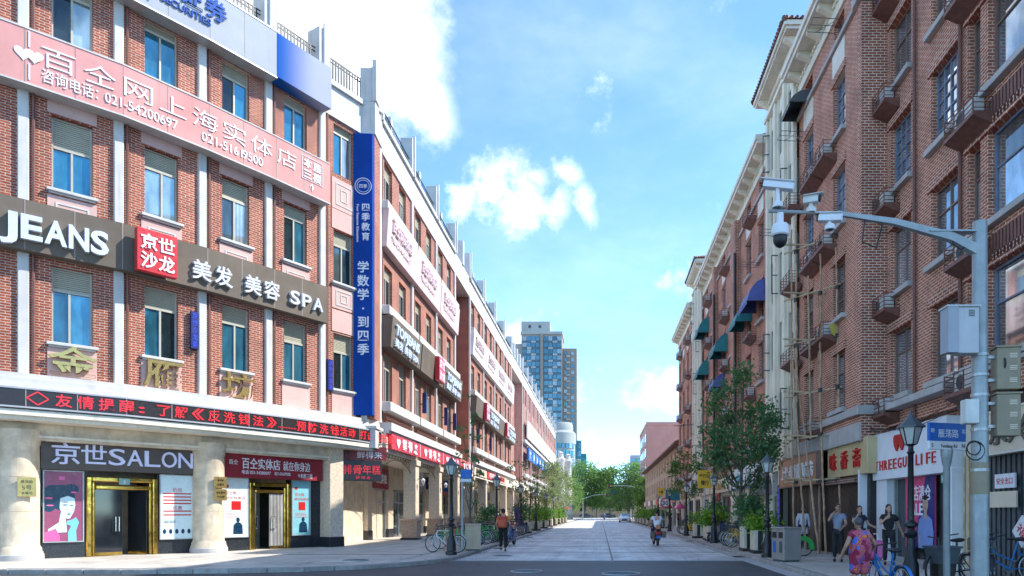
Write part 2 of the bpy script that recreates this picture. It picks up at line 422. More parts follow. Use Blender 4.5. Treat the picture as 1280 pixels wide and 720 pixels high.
def facade(mb, u0, u1, z0, z1, holes, depth=.22, y=0.):
    """flat wall front at local y with real window openings and reveals of the given depth"""
    us = sorted({u0, u1, *[h[0] for h in holes], *[h[1] for h in holes]}); zs = sorted({z0, z1, *[h[2] for h in holes], *[h[3] for h in holes]})
    us = [u for u in us if u0 <= u <= u1]; zs = [z for z in zs if z0 <= z <= z1]
    for i in range(len(us) - 1):
        for j in range(len(zs) - 1):
            cu = (us[i] + us[i + 1]) / 2; cz = (zs[j] + zs[j + 1]) / 2
            if any(h[0] < cu < h[1] and h[2] < cz < h[3] for h in holes): continue
            mb.quad((us[i], y, zs[j]), (us[i + 1], y, zs[j]), (us[i + 1], y, zs[j + 1]), (us[i], y, zs[j + 1]))
    for (a, b, c, d) in holes:
        yb = y + depth
        mb.quad((a, y, c), (a, y, d), (a, yb, d), (a, yb, c)); mb.quad((b, y, c), (b, yb, c), (b, yb, d), (b, y, d))
        mb.quad((a, y, c), (a, yb, c), (b, yb, c), (b, y, c)); mb.quad((a, y, d), (b, y, d), (b, yb, d), (a, yb, d))
    return mb

# text ----------------------------------------------------------------
_TC = {}
def glyphs(txt, bold=0., res=3):
    k = (txt, bold)
    if k in _TC: return _TC[k]
    c = bpy.data.curves.new('t', 'FONT'); c.body = txt; c.size = 1; c.extrude = .5; c.resolution_u = res; c.offset = bold
    o = bpy.data.objects.new('t', c); COL.objects.link(o)
    me = bpy.data.meshes.new_from_object(o.evaluated_get(bpy.context.evaluated_depsgraph_get()))
    vs = [tuple(v.co) for v in me.vertices]; fs = [tuple(p.vertices) for p in me.polygons]
    bpy.data.objects.remove(o); bpy.data.curves.remove(c); bpy.data.meshes.remove(me)
    xs = [v[0] for v in vs] or [0]; w = (min(xs), max(xs))
    _TC[k] = (vs, fs, w); return _TC[k]
def text(mb, txt, u, z, size, depth=.03, v=0., width=None, bold=0., fr=None, sx=1., center=False, hfac=1.):
    """lettering standing proud of local y=0 (viewer at -y); width squeezes the string to fit"""
    vs, fs, w = glyphs(txt, bold); k = size * sx
    if width: k = width / (w[1] - w[0])
    x0 = w[0] if (width or center) else 0
    du = -(w[1] - w[0]) * k / 2 if center else 0
    out = []
    for (x, y, q) in vs:
        p = (u + du + (x - x0) * k, -v - depth / 2 - q * depth, z + y * size * hfac)
        if fr: p = tuple(fr.pt(p[0], -p[1], p[2]))
        out.append(p)
    if size >= .3: mb.ch.append((len(mb.v), len(mb.v) + len(out), len(mb.f), len(mb.f) + len(fs)))
    mb.add(out, fs)
    return (w[1] - w[0]) * k
def vtext(mb, txt, u, ztop, size, step, **kw):
    for i, ch in enumerate(txt): text(mb, ch, u, ztop - i * step - size * .85, size, center=True, **kw)

def LT(mb, mat_, parent, loc=(0, 0, 0)):
    """lettering: one object for each large character or word, one for the small print and rules"""
    ch = [c for c in mb.ch if c[3] <= len(mb.f)]
    used = set()
    if len(ch) > 1:
        for (a, b, c, d) in ch:
            q = MB(); q.v = mb.v[a:b]; q.f = [tuple(i - a for i in f) for f in mb.f[c:d]]; q.mi = [0] * len(q.f)
            O('character', q.mesh('character', mat_), parent, loc); used.update(range(c, d))
    rest = [f for i, f in enumerate(mb.f) if i not in used]
    if rest:
        ids = sorted({i for f in rest for i in f}); mp = {i: k for k, i in enumerate(ids)}
        q = MB(); q.v = [mb.v[i] for i in ids]; q.f = [tuple(mp[i] for i in f) for f in rest]; q.mi = [0] * len(q.f)
        return kind(O('lettering', q.mesh('lettering', mat_), parent, loc), 'stuff')
# ================================================================ THE SETTING
g = O('ground', MB().sheet([(-3000, -3000), (3000, -3000), (3000, 3000), (-3000, 3000)], -.06).mesh('ground', 'gutter_concrete')); kind(g, 'structure')
cross = O('cross_street', MB().sheet([(-120, -40), (120, -40), (120, 22.4), (-120, 22.4)], .0).mesh('cross_street', 'asphalt')); kind(cross, 'structure')
LK, RK = -4.85, 5.2
kl = [(LK, 230), (LK, 24.2), (-4.93, 23.0), (-5.2, 21.6), (-5.75, 20.4), (-6.7, 19.3), (-8.0, 18.5), (-9.8, 18.0), (-12.5, 17.8), (-34, 17.7)]
kr = [(RK, 230), (RK, 15.5), (5.4, 14.2), (6.0, 13.0), (7.2, 12.0), (9, 11.5), (34, 11.4)]
road = O('road', MB().sheet([(LK - .1, 22.4), (RK + .1, 22.4), (RK + .1, 235), (LK - .1, 235)], .002).mesh('road', 'kerb_stone')); kind(road, 'structure')
pm('slab_band', (.17, .17, .175), .6, .2, 3, bump=.1)
# large road slabs, two lanes of them, with dark stone bands across
MID = .42; SL = 4.6; BW = .34
for ci, (xa, xb) in enumerate(((LK, MID - .03), (MID + .03, RK - .45))):
    me = MB().box(xa + .01, 0, -.02, xb - .01, SL, .012).mesh('road_slab', 'road_paving')
    mb_ = MB().box(xa + .01, 0, -.02, xb - .01, BW - .02, .0125).mesh('paving_band', 'slab_band')
    y = 22.75
    while y < 205:
        O('paving_band', mb_, road, (0, y - BW + .01, 0)); O('road_slab', me, road, (0, y, 0)); y += SL + BW
gm = MB().box(RK - .44, 0, -.02, RK - .01, 2.96, .014).mesh('gutter_stone', 'gutter_concrete')
y = 15.7
while y < 110: O('gutter_stone', gm, road, (0, y, 0)); y += 3
swl = O('sidewalk', MB().sheet([(-60, 17.9)] + [(x - .1, y + (.1 if y < 19 else 0)) for x, y in reversed(kl)][0:] + [(-60, 230)], .11).mesh('sidewalk', 'sidewalk_paving', fix=True)); kind(swl, 'structure')
swr = O('sidewalk', MB().sheet([(x + .1, y + (.1 if y < 13 else 0)) for x, y in kr] + [(60, 11.5), (60, 230)], .11).mesh('sidewalk', 'sidewalk_paving', fix=True)); kind(swr, 'structure')
for o_ in (swl, swr):
    if o_.data.polygons[0].normal.z < 0: o_.data.flip_normals()
# kerb stones
def kerb_line(pts, parent, side, ymax):
    for (a, b) in zip(pts, pts[1:]):
        a = Vector(a); b = Vector(b)
        if a.y > ymax and b.y > ymax: continue
        if a.y > ymax: a = b + (a - b) * ((ymax - b.y) / (a.y - b.y))
        L = (b - a).length; n = max(1, round(L / 1.0)); d = (b - a) / n; th = atan2(d.y, d.x)
        sl = d.length
        y0, y1 = (-.2, .0) if side < 0 else (0., .2)
        me = MB().box(.006, y0, -.03, sl - .006, y1, .125).mesh('kerb_stone', 'kerb_stone', bevel=.018)
        for k in range(n):
            p = a + d * k; O('kerb_stone', me, parent, (p.x, p.y, 0), th)
kerb_line(kl, swl, -1, 125); kerb_line(kr, swr, 1, 125)
# stone slabs of the pavements (nearest stretch)
pm('slab_stone', (.50, .455, .395), .58, .14, 2.5, bump=.08, rnd=.12)
pm('slab_stone_dark', (.16, .155, .15), .6, .14, 2.5, bump=.08, rnd=.12)
sm = MB().box(.008, .008, 0, 1.192, 1.192, .014).mesh('paving_slab', 'slab_stone'); smd = MB().box(.008, .008, 0, 1.192, .292, .0145).mesh('paving_slab', 'slab_stone_dark')
def in_left(x, y):
    if y > 24: return x < LK - .25
    if y < 18.2: return False
    lim = {18: -9.9, 19: -7.4, 20: -6.4, 21: -5.9, 22: -5.5, 23: -5.25, 24: -5.1}[int(min(24, max(18, y)))]
    return x < lim - .15
for i in range(-12, 0):
    for j in range(0, 28):
        x = LK - .22 + i * 1.2; y = 18.25 + j * 1.2
        if y > 24 and x < -10.4 or x < -10.4 - (24 - y) * 1.0: continue
        if j % 5 == 4:
            if in_left(x + 1.2, y): O('paving_slab', smd, swl, (x, y + .9, .112))
        if in_left(x + 1.2, y) and in_left(x + 1.2, y + .0):
            if j % 5 == 4: O('paving_slab', sm, swl, (x, y, .112), sc=(1, .74, 1))
            else: O('paving_slab', sm, swl, (x, y, .112))
for i in range(0, 3):
    for j in range(0, 18):
        x = RK + .22 + i * 1.2; y = 15.8 + j * 1.2
        O('paving_slab', sm, swr, (x, y, .112))

# manhole covers
def manhole(x, y, z, r, label):
    t = empty('manhole_cover', (x, y, z)); tag(t, label, 'manhole cover', 'manhole covers')
    O('rim', MB().torus((0, 0, 0), r, .018, 32, 6, 'z').mesh('rim', 'galvanised'), t)
    d = MB(); d.lathe([(r * .96, -.01), (r * .96, .006)], 28)
    for k in range(-4, 5):
        w = math.sqrt(max(.01, .8 - (k / 5) ** 2)) * r; d.box(-w, k * r / 5 - .012, .006, w, k * r / 5 + .012, .012)
    O('lid', d.mesh('lid', 'steel_dark'), t)
manhole(-2.0, 18.6, .008, .42, 'left manhole cover set in the dark asphalt crossing')
manhole(.55, 17.9, .008, .50, 'larger right manhole cover in the asphalt at the bottom edge')
manhole(-7.6, 21.2, .127, .40, 'round manhole cover in the left pavement before the corner')
manhole(-3.6, 25.2, .018, .35, 'manhole cover in the pale road paving near the left kerb')

# ================================================================ LEFT CORNER BUILDING (curved front)
PL = [(-21.8, 17.98), (-19.86, 19.63), (-18.0, 21.3), (-16.23, 23.0), (-14.65, 25.1), (-13.26, 27.25), (-11.99, 29.4), (-10.5, 32.0)]
BAYS = [FR(a, b) for a, b in zip(PL, PL[1:])]
def offs(d):
    """the plan line moved outwards by d"""
    out = []
    for i, p in enumerate(PL):
        ns = []
        if i > 0: ns.append(BAYS[i - 1].n)
        if i < len(BAYS): ns.append(BAYS[i].n)
        n = sum(ns, Vector((0, 0, 0))); n.normalize(); k = 1 / max(.5, n.dot(ns[0]))
        if i == len(PL) - 1 and d > .3: k *= .42
        out.append((p[0] + n.x * d * k, p[1] + n.y * d * k))
    return out
def band(mb, d0, d1, z0, z1, i0=0, i1=None):
    a = offs(d0); b = offs(d1); i1 = len(PL) if i1 is None else i1
    a = a[i0:i1]; b = b[i0:i1]
    n = len(a); vs = [(*p, z0) for p in a] + [(*p, z0) for p in b] + [(*p, z1) for p in a] + [(*p, z1) for p in b]
    fs = []
    for k in range(n - 1):
        fs += [(n + k, n + k + 1, 3 * n + k + 1, 3 * n + k), (k, k + 1, n + k + 1, n + k), (2 * n + k, 3 * n + k, 3 * n + k + 1, 2 * n + k + 1), (k, 2 * n + k, 2 * n + k + 1, k + 1)]
    fs += [(0, n, 3 * n, 2 * n), (n - 1, 3 * n - 1, 4 * n - 1, 2 * n - 1)]
    return mb.add(vs, fs)
CB = empty('corner_building', (-14, 27, 0)); tag(CB, 'red brick corner building with curved front, white pilasters and pink panels', 'building')
def cb(name, me, fr, u=0, v=0, z=0): p = fr.pt(u, v, z) - CB.location; return O(name, me, CB, p, fr.th)
def cbw(name, me): return O(name, me, CB, -CB.location)

# window kinds: slider sash with two panes and a roller shutter
def win_slider(w, h, sh, frm='frame_grey', glass='glass_left', mull=.5, sill=True):
    f = MB(); e = .055
    f.box(0, 0, 0, e, .09, h); f.box(w - e, 0, 0, w, .09, h); f.box(e, 0, 0, w - e, .09, e); f.box(e, 0, h - e, w - e, .09, h)
    f.box(w * mull - .03, -.012, e, w * mull + .03, .07, h - e - sh)
    if sh: f.box(e, -.01, h - sh - .04, w - e, .075, h - sh + .04)
    m = f.mesh('window', frm)
    ch = [('pane', MB().box(e, .045, e, w * mull - .03, .055, h - e - sh).mesh('pane', glass)), ('pane', MB().box(w * mull + .03, .03, e, w - e, .04, h - e - sh).mesh('pane', glass))]
    if sh:
        s = MB(); n = max(3, int(sh / .07))
        for k in range(n): z = h - sh + .045 + (sh - e - .05) * k / n; s.prof([(.06, z), (.025, z + .006), (.025, z + (sh - e - .05) / n * .8), (.06, z + (sh - e - .05) / n)], e, w - e)
        ch.append(('roller_shutter', s.mesh('roller_shutter', 'shutter_khaki')))
    if sill:
        s = MB(); s.box(-.14, -.30, -.10, w + .14, .06, .0); s.box(-.08, -.24, -.16, w + .08, -.0, -.10); ch.append(('sill', s.mesh('sill', 'white_paint', bevel=.012)))
    return (m, ch)
def put_window(proto, parent, loc, rz):
    o = O('window', proto[0], parent, loc, rz)
    for n, me in proto[1]: O(n, me, o)
    return o
WW = 1.06
W2 = [win_slider(WW, 2.45, s_, mull=m_) for s_, m_ in ((.72, .5), (.5, .46), (.74, .44), (.72, .5), (.66, .52), (.84, .48), (.78, .5))]; W3 = [win_slider(WW, 2.35, s_, mull=m_) for s_, m_ in ((.66, .5), (.62, .44), (.95, .5), (.66, .55), (.7, .5), (.5, .5), (.66, .5))]; W4 = [win_slider(WW, 2.15, s_, sill=False) for s_ in (.30, .2, .34, .26, .5, .3, .3)]
W2b = win_slider(WW, 2.45, .78, mull=.44); W5 = win_slider(WW, 2.3, .62)
Z2, Z3, Z4 = 7.05, 11.95, 16.55
def panel_mesh(w, h, square=True):
    m = MB(); m.box(0, -.03, 0, w, .02, h)
    if square:
        m.cur = 1; a = .1; q = .05
        for k, (i, j) in enumerate(((.16, .14), (.36, .30))):
            x0, x1, z0, z1 = w * i, w * (1 - i), h * j, h * (1 - j)
            m.box(x0, -.05, z0, x1, -.03, z0 + q); m.box(x0, -.05, z1 - q, x1, -.03, z1); m.box(x0, -.05, z0 + q, x0 + q, -.03, z1 - q); m.box(x1 - q, -.05, z0 + q, x1, -.03, z1 - q)
    return m.mesh('panel', ['pink_plaster', 'white_paint'])
for bi, fr in enumerate(BAYS):
    L = fr.L; last = bi == len(BAYS) - 1
    u = (L - WW) / 2 + (.0 if not last else -.35)
    holes = [(u, u + WW, Z2, Z2 + 2.45), (u, u + WW, Z3, Z3 + 2.35), (u, u + WW, Z4, Z4 + 2.15)]
    if last: holes[1] = (u, u + WW, 11.75, 14.05)
    cb('brick_wall', facade(MB(), 0, L, 5.6, 18.9, holes, .24).mesh('brick_wall', 'brick_left'), fr)
    for (h, p) in zip(holes, (W2[bi], W5 if last else W3[bi], W4[bi])):
        q = fr.pt(h[0], -.15, h[2]) - CB.location; put_window(p, CB, q, fr.th)
    # pink panels below and above the windows
    pw = WW + .22
    cb('panel', panel_mesh(pw, 1.0, False), fr, u - .11, .0, 5.88)
    cb('panel', panel_mesh(pw, .95 if last else 1.5, True), fr, u - .11, .0, 10.6 if last else 10.25)
    cb('panel', panel_mesh(pw, .95 if last else .55, False), fr, u - .11, 0, 9.58 if last else 14.36)
    if last: cb('panel', panel_mesh(pw, 1.35, True), fr, u - .11, 0, 14.98); cb('panel', panel_mesh(pw, .85, False), fr, u - .11, 0, 14.1)
for i in range(1, len(PL) - 1):
    n = (BAYS[i - 1].n + BAYS[i].n).normalized(); th = atan2(n.x, -n.y)
    fr = Frame(PL[i][0], PL[i][1], th)
    cb('pilaster', MB().box(-.14, -.11, 5.85, .14, .12, 18.9).mesh('pilaster', 'white_paint', bevel=.02), fr)
    cb('downpipe', MB().tube((.24, -.08, 5.9), (.24, -.08, 18.9), .045, n=6).mesh('downpipe', 'iron_brown'), fr)
# cornice, canopy, roof parapet
cbw('cornice', band(band(band(MB(), 0, .62, 5.5, 5.72), 0, .55, 5.72, 5.88), .0, .72, 5.38, 5.5).mesh('cornice', 'white_paint', fix=True))
cbw('canopy', band(band(band(MB(), -1.2, .86, 4.56, 4.72), -.6, .66, 4.72, 5.38), -1.2, .70, 4.44, 4.56).mesh('canopy', 'cream_trim', fix=True))
cbw('frieze', band(band(MB(), -.02, .10, 18.9, 20.2), 0, .22, 20.2, 20.42).mesh('frieze', 'white_paint', fix=True))
cbw('roof', MB().sheet(offs(-.2) + [(-10.7, 40), (-30, 40), (-30, 17.0)], 20.3).mesh('roof', 'roof_flat'))
cbw('attic_wall', band(MB(), -1.9, -1.7, 20.3, 23.35).mesh('attic_wall', 'white_paint', fix=True))
for i, p in enumerate(offs(.05)[1:]):
    i += 1
    n = BAYS[min(i, len(BAYS) - 1)].n if i == len(BAYS) else (BAYS[i - 1].n + BAYS[i].n).normalized()
    th = atan2(n.x, -n.y); fr = Frame(p[0], p[1], th); big = (i == len(PL) - 1)
    m = MB(); m.box(-.28, -.16, 20.42, .28, .6, 22.35); m.box(-.10, -.26, 20.3, .12, -.16, 22.55); m.box(.14, -.22, 20.3, .24, -.16, 22.4)
    cb('parapet_pier', m.mesh('parapet_pier', 'white_paint', bevel=.015), fr)
for bi, fr in enumerate(BAYS):
    m = MB(); L = fr.L
    for k in range(int((L - .6) / .15)):
        x = .32 + k * .15; m.box(x - .022, -.02, 20.5, x + .022, .02, 21.45)
    for z in (20.52, 21.30, 21.46): m.box(.28, -.02, z, L - .28, .02, z + .035)
    for k in range(int((L - .8) / .33)): m.torus((.45 + k * .33, 0, 21.39), .05, .009, 8, 4, 'y')
    cb('railing', m.mesh('railing', 'iron_black'), fr, 0, -.05, 0)
# body behind the facades
cbw('rear_wall', MB().prism(list(reversed(offs(-2.6))) + [(-36, 17.5), (-36, 46), (-13.2, 46)], .05, 20.2).mesh('rear_wall', 'beige_stone', fix=True))
# --- ground floor of the corner building
def shaft(fr, u, r):
    m = MB(); m.lathe([(r * 1.16, .11), (r * 1.16, .36), (r * 1.10, .40), (r * 1.10, .48), (r * 1.04, .52), (r * 1.0, .58), (r, 1.62), (r * .985, 1.625), (r * .985, 1.64), (r, 1.645), (r, 2.70), (r * .985, 2.705), (r * .985, 2.72), (r, 2.725), (r * .99, 3.72), (r * 1.04, 3.76), (r * 1.04, 3.84), (r * 1.08, 3.92), (r * 1.12, 4.05), (r * 1.12, 4.2)], 28)
    c = cb('column', m.mesh('column', 'beige_stone', smooth=True), fr, u, -.35, 0)
    b = MB(); b.lathe([(r * 1.22, .09), (r * 1.22, .28), (r * 1.17, .31)], 28); O('plinth', b.mesh('plinth', 'grey_stone', smooth=True), c)
    return c
Q4 = BAYS[4].pt(.5, 0, 0); Q6 = BAYS[6].pt(.70, 0, 0); A0 = FR(PL[2], Q4.xy); A1 = FR(Q4.xy, Q6.xy); Am = FR(PL[0], PL[2])
for (p, fr) in ((PL[0], Am), (PL[2], A0), (PL[4], A1)): shaft(fr, -.05, .52)
def plaque(fr, u, z, label, lines, w=.46, h=.60, v=.26):
    q = fr.pt(u, v, z); t = empty('wall_plaque', q, fr.th); tag(t, label, 'plaque', 'brass plaques on the columns')
    O('plate', MB().box(-w / 2, 0, 0, w / 2, .03, h).mesh('plate', 'letter_gold', bevel=.008), t)
    m = MB()
    for (s, z_, sz) in lines: text(m, s, 0, z_, sz, .006, 0, center=True)
    LT(m, 'letter_black', t)
plaque(A0, .05, 2.10, 'brass plaque numbered 5 on the column left of the salon poster', [('雁荡路', .43, .10), ('5号', .22, .17), ('金雁坊', .08, .09)])
plaque(A1, .05, 2.52, 'upper brass plaque on the column between the two shop fronts', [('雁荡路', .26, .08), ('金雁坊', .10, .09)], .48, .42)
plaque(A1, .05, 2.06, 'lower brass plaque on the column between the two shop fronts', [('物业管理', .26, .08), ('办公室', .10, .09)], .48, .42)
# beams above the shop fronts, end pier
for fr in (Am, A0, A1):
    cb('beam', MB().box(-.1, .05, 3.9, fr.L + .1, .55, 4.5).mesh('beam', 'beige_stone'), fr)
    cb('beam_moulding', MB().box(.3, -.03, 3.98, fr.L - .3, .05, 4.05).mesh('beam_moulding', 'cream_trim'), fr)
m = MB(); m.box(-.34, -.1, .5, .36, .9, 4.5); pr = cb('pier', m.mesh('pier', 'beige_granite', bevel=.015), A1, A1.L, 0, 0)
O('plinth', MB().box(-.37, -.13, .1, .39, .92, .55).mesh('plinth', 'dark_granite', bevel=.01), pr)
# the recessed shop front wall of each two-bay opening
SB = -.62
def shop_wall(fr, name, segs):
    """segs: list of (u0,u1,kind)"""
    for (a, b, k) in segs:
        if k == 'dado':
            cb('dado', MB().box(a, 0, .1, b, .3, .62).mesh('dado', 'dark_granite', bevel=.008), fr, 0, SB, 0)
            cb('window_backing', MB().box(a, .08, .62, b, .3, 3.0).mesh('window_backing', 'dark_granite'), fr, 0, SB, 0)
        if k == 'pier': cb('shopfront_pier', MB().box(a, -.05, .1, b, .3, 4.0).mesh('shopfront_pier', 'dark_granite'), fr, 0, SB, 0)
def brass_door(fr, u0, u1, label, openleaf):
    w = u1 - u0; q = fr.pt(u0, SB, .11); t = empty('shop_entrance', q, fr.th); tag(t, label, 'doorway')
    f = MB(); f.box(0, -.06, 0, .16, .22, 2.72); f.box(w - .16, -.06, 0, w, .22, 2.72); f.box(.16, -.06, 2.56, w - .16, .22, 2.72); f.box(.16, .0, 0, .26, .20, 2.56); f.box(w - .26, .0, 0, w - .16, .20, 2.56)
    f.box(.26, -.02, 2.30, w - .26, .1, 2.44)
    O('brass_frame', f.mesh('brass_frame', 'brass', bevel=.03), t)
    dw = (w - .52) / 2
    def leaf(x, th, hx):
        d = O('door', MB().box(0, 0, .02, dw - .01, .035, 2.28).mesh('door', 'glass_dark'), t, (x, .06, 0), th)
        e = MB(); e.box(0, -.012, .02, dw - .01, .047, .13); O('kick_rail', e.mesh('kick_rail', 'brass'), d)
        h = MB(); h.path([(hx, -.01, .85), (hx, -.09, .85), (hx, -.09, 1.35), (hx, -.01, 1.35)], .02, 8); h.path([(hx + .1, -.01, .85), (hx + .1, -.09, .85), (hx + .1, -.09, 1.35), (hx + .1, -.01, 1.35)], .02, 8)
        O('handle', h.mesh('handle', 'chrome'), d)
    if openleaf == 'right':
        leaf(.26, 0, dw - .22); leaf(w - .26 - .06, radians(118), dw - .22)
    else:
        leaf(.26 + .06, radians(62), dw - .22); leaf(.26 + dw, 0, .12)
    i = MB(); i.box(.1, .3, 0, .14, 3.2, 2.7); i.box(w - .14, .3, 0, w - .1, 3.2, 2.7); i.box(.1, 3.2, 0, w - .1, 3.24, 2.7); i.box(.1, .3, 2.7, w - .1, 3.2, 2.74)
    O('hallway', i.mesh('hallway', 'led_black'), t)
    return t, w
# first opening (salon): column .6 | poster | door | notice | column
shop_wall(A0, 'salon', [(.52, 1.74, 'dado'), (3.86, 5.1, 'dado'), (5.1, 5.5, 'pier'), (.0, .52, 'pier')])
t, w = brass_door(A0, 1.74, 3.86, 'brass framed salon doorway with one dark glass door open', 'right')
pn = O('house_number_plate', MB().box(w / 2 - .16, -.17, 2.46, w / 2 + .16, -.142, 2.68).mesh('house_number_plate', 'shutter_green'), t)
mm = MB(); text(mm, '5', w / 2 - .04, 2.50, .16, .006, .172); LT(mm, 'letter_white', pn)
shop_wall(A1, 'shop', [(.52, 1.70, 'dado'), (3.50, 4.5, 'dado'), (4.5, 5.0, 'pier'), (0, .52, 'pier')])
brass_door(A1, 1.70, 3.50, 'narrower brass framed doorway under the red shop sign', 'left')
shop_wall(Am, 'edge', [(.52, 4.6, 'dado')])

# posters: flat print on real panels
def poster(name, fr, u0, u1, z0, z1, bg, label, v=SB - .0, frame='galvanised'):
    q = fr.pt(u0, v + .04, z0); t = empty(name, q, fr.th); tag(t, label, 'poster'); w = u1 - u0; h = z1 - z0
    O('backing', MB().box(0, 0, 0, w, .05, h).mesh('backing', bg), t)
    f = MB(); e = .035
    f.box(-e, -.02, -e, w + e, .05, 0); f.box(-e, -.02, h, w + e, .05, h + e); f.box(-e, -.02, 0, 0, .05, h); f.box(w, -.02, 0, w + e, .05, h)
    O('frame', f.mesh('frame', frame), t)
    return t, w, h
def blob(mb, pts, y):
    """flat print shape from an outline (x,z), facing -y"""
    n = len(pts); mb.add([(x, y, z) for x, z in pts], [tuple(range(n))])
def oval(cx, cz, rx, rz, n=20, a0=0, a1=2 * pi): return [(cx + rx * cos(a0 + (a1 - a0) * k / n), cz + rz * sin(a0 + (a1 - a0) * k / n)) for k in range(n)]
pm('print_plum', (.26, .06, .13), .3, .08, 3); pm('print_teal_hair', (.006, .035, .075), .3, .1, 4); pm('print_face', (.50, .72, .76), .3, .06, 4); pm('print_pink', (.62, .10, .30), .3, .1, 3)
pm('print_skin_teal', (.16, .46, .52), .3, .06, 4)
t, w, h = poster('portrait_poster', A0, .62, 1.64, .66, 2.96, 'print_plum', 'salon poster of a dark haired woman on plum ground')
H = MB(); blob(H, oval(.46, 1.45, .36, .42), -.004); blob(H, oval(.24, 1.60, .26, .26), -.0045); blob(H, oval(.72, 1.72, .20, .18), -.005); blob(H, oval(.12, 1.25, .20, .28), -.0055)
O('printed_hair', H.mesh('printed_hair', 'print_teal_hair'), t)
Fm = MB(); blob(Fm, [(.42, 1.42), (.40, 1.10), (.48, .86), (.60, .74), (.68, .76), (.78, .98), (.82, 1.20), (.80, 1.42), (.62, 1.50)][::-1], -.009)
blob(Fm, [(.44, .98), (.38, .62), (.10, .40), (.10, .28), (.60, .30), (.56, .78)], -.0085)
O('printed_face', Fm.mesh('printed_face', 'print_face', fix=False), t)
Hd = MB(); blob(Hd, [(.62, .0), (.86, .0), (.84, .34), (.92, .62), (.84, .80), (.74, .72), (.60, .68), (.58, .56), (.70, .50), (.62, .30)][::-1], -.012); O('printed_hand', Hd.mesh('printed_hand', 'print_skin_teal'), t)
Dm = MB(); blob(Dm, oval(.55, 1.20, .075, .018), -.0125); blob(Dm, oval(.72, 1.18, .055, .016), -.0125); blob(Dm, oval(.55, 1.29, .09, .012), -.0125); blob(Dm, oval(.65, .90, .05, .02), -.0125); O('printed_features', Dm.mesh('printed_features', 'print_teal_hair'), t)
Km = MB(); blob(Km, [(0.01, .30), (.30, .42), (.40, .20), (.42, .01), (.01, .01)][::-1], -.0105); blob(Km, oval(.12, 1.42, .11, .03), -.011); blob(Km, oval(.15, 1.18, .10, .025), -.011); blob(Km, oval(.78, 1.62, .09, .03), -.011); blob(Km, [(.38, 2.02), (.54, 2.02), (.54, 2.14), (.38, 2.14)], -.006)
[O('printed_shape', (lambda q: q.add([Km.v[i] for i in f], [tuple(range(len(f)))]))(MB()).mesh('printed_shape', 'print_pink'), t) for f in Km.f]
def notice(fr, u0, u1, label, seed, figure):
    t, w, h = poster('price_notice', fr, u0, u1, .66, 2.96, 'paper_pale' if figure != 2 else 'paper_cyan', label, frame='galvanised')
    r = random.Random(seed); m = MB(); d = MB()
    if not figure:
        text(m, '价目', w / 2 - .16, 1.72, .16, .004, .001); text(m, '优惠', w / 2 - .16, 1.06, .16, .004, .001)
        for k in range(6):
            z = (1.62 - k * .12) if k < 4 else (.98 - (k - 4) * .14); m.box(.08, -.004, z, w - .08, -.0, z + .045)
        for k in range(5): text(d, '发型设计 剪发护理', .1, .62 - k * .05, .045, .003, .001) if k < 2 else None
        for k in range(5): blob(d, oval(.12 + k * (w - .2) / 4.4, .26, .055, .09), -.004)
    else:
        m.box(.10, -.004, 1.92, .24, 0, 2.04); text(m, '百仝网', .1, 1.66, .15, .004, .001); text(m, '就在你身边', .1, 1.48, .12, .004, .001, width=w * .8)
        m.box(w * .34, -.004, 1.05, w * .72, 0, 1.40)
        for k in range(4): m.box(.12, -.004, .92 - k * .06, w * (.5 + .4 * r.random()), 0, .935 - k * .06)
        cx = w * .6
        blob(d, oval(cx, .66, .075, .10), -.004); blob(d, [(cx - .2, .10), (cx + .2, .10), (cx + .18, .46), (cx + .08, .56), (cx - .08, .56), (cx - .18, .46)], -.0045)
    kind(O('printed_text', m.mesh('printed_text', 'letter_red'), t), 'stuff'); O('printed_pictures', d.mesh('printed_pictures', 'print_teal_hair'), t)
notice(A0, 3.94, 5.02, 'pale cyan price list with red bars beside the salon door', 3, 0)
notice(A1, .60, 1.62, 'pale notice with red print left of the second brass doorway', 4, 1)
notice(A1, 3.58, 4.42, 'cyan poster right of the second brass doorway', 5, 2)

# ---- signs on the corner building
def along(i0, i1, d):
    """list of frames along the plan line between corner i0 and i1, moved outwards by d"""
    q = offs(d); return [FR(q[i], q[i + 1]) for i in range(i0, i1)]
def run_text(mb, frames, items, z, size, depth, bold=0., hfac=1.):
    """items: (text, s, width) with s the distance along the frames"""
    for (txt, s, wd) in items:
        k = 0; rest = s
        while k < len(frames) - 1 and rest > frames[k].L: rest -= frames[k].L; k += 1
        text(mb, txt, rest, z, size, depth, 0, fr=frames[k], bold=bold, width=wd, hfac=hfac)
pm('panel_joint', (.30, .25, .23), .6, .1, 3)
def sign_band(name, d0, d1, z0, z1, i0, i1, mat_, label, trim=None):
    q = BAYS[i0].pt(0, 0, z0); t = empty(name, q); tag(t, label, 'sign')
    o = O('panel', band(MB(), d0, d1, z0, z1, i0, i1).mesh('panel', mat_, fix=True), t, -t.location)
    sm_ = MB(); a_ = offs(d1 + .004)
    for k in range(i0, i1 - 1):
        f_ = FR(a_[k], a_[k + 1])
        for s_ in (.02, f_.L / 2):
            b_ = MB().box(s_ - .012, -.004, z0 + .01, s_ + .012, .002, z1 - .01); sm_.add([tuple(f_.pt(x, -y, z)) for x, y, z in b_.v], b_.f)
    kind(O('panel_seam', sm_.mesh('panel_seam', 'panel_joint'), t, -t.location), 'stuff')
    if trim:
        O('edge_trim', band(band(MB(), d0, d1 + .02, z1, z1 + .05, i0, i1), d0, d1 + .02, z0 - .05, z0, i0, i1).mesh('edge_trim', trim, fix=True), t, -t.location)
    return t
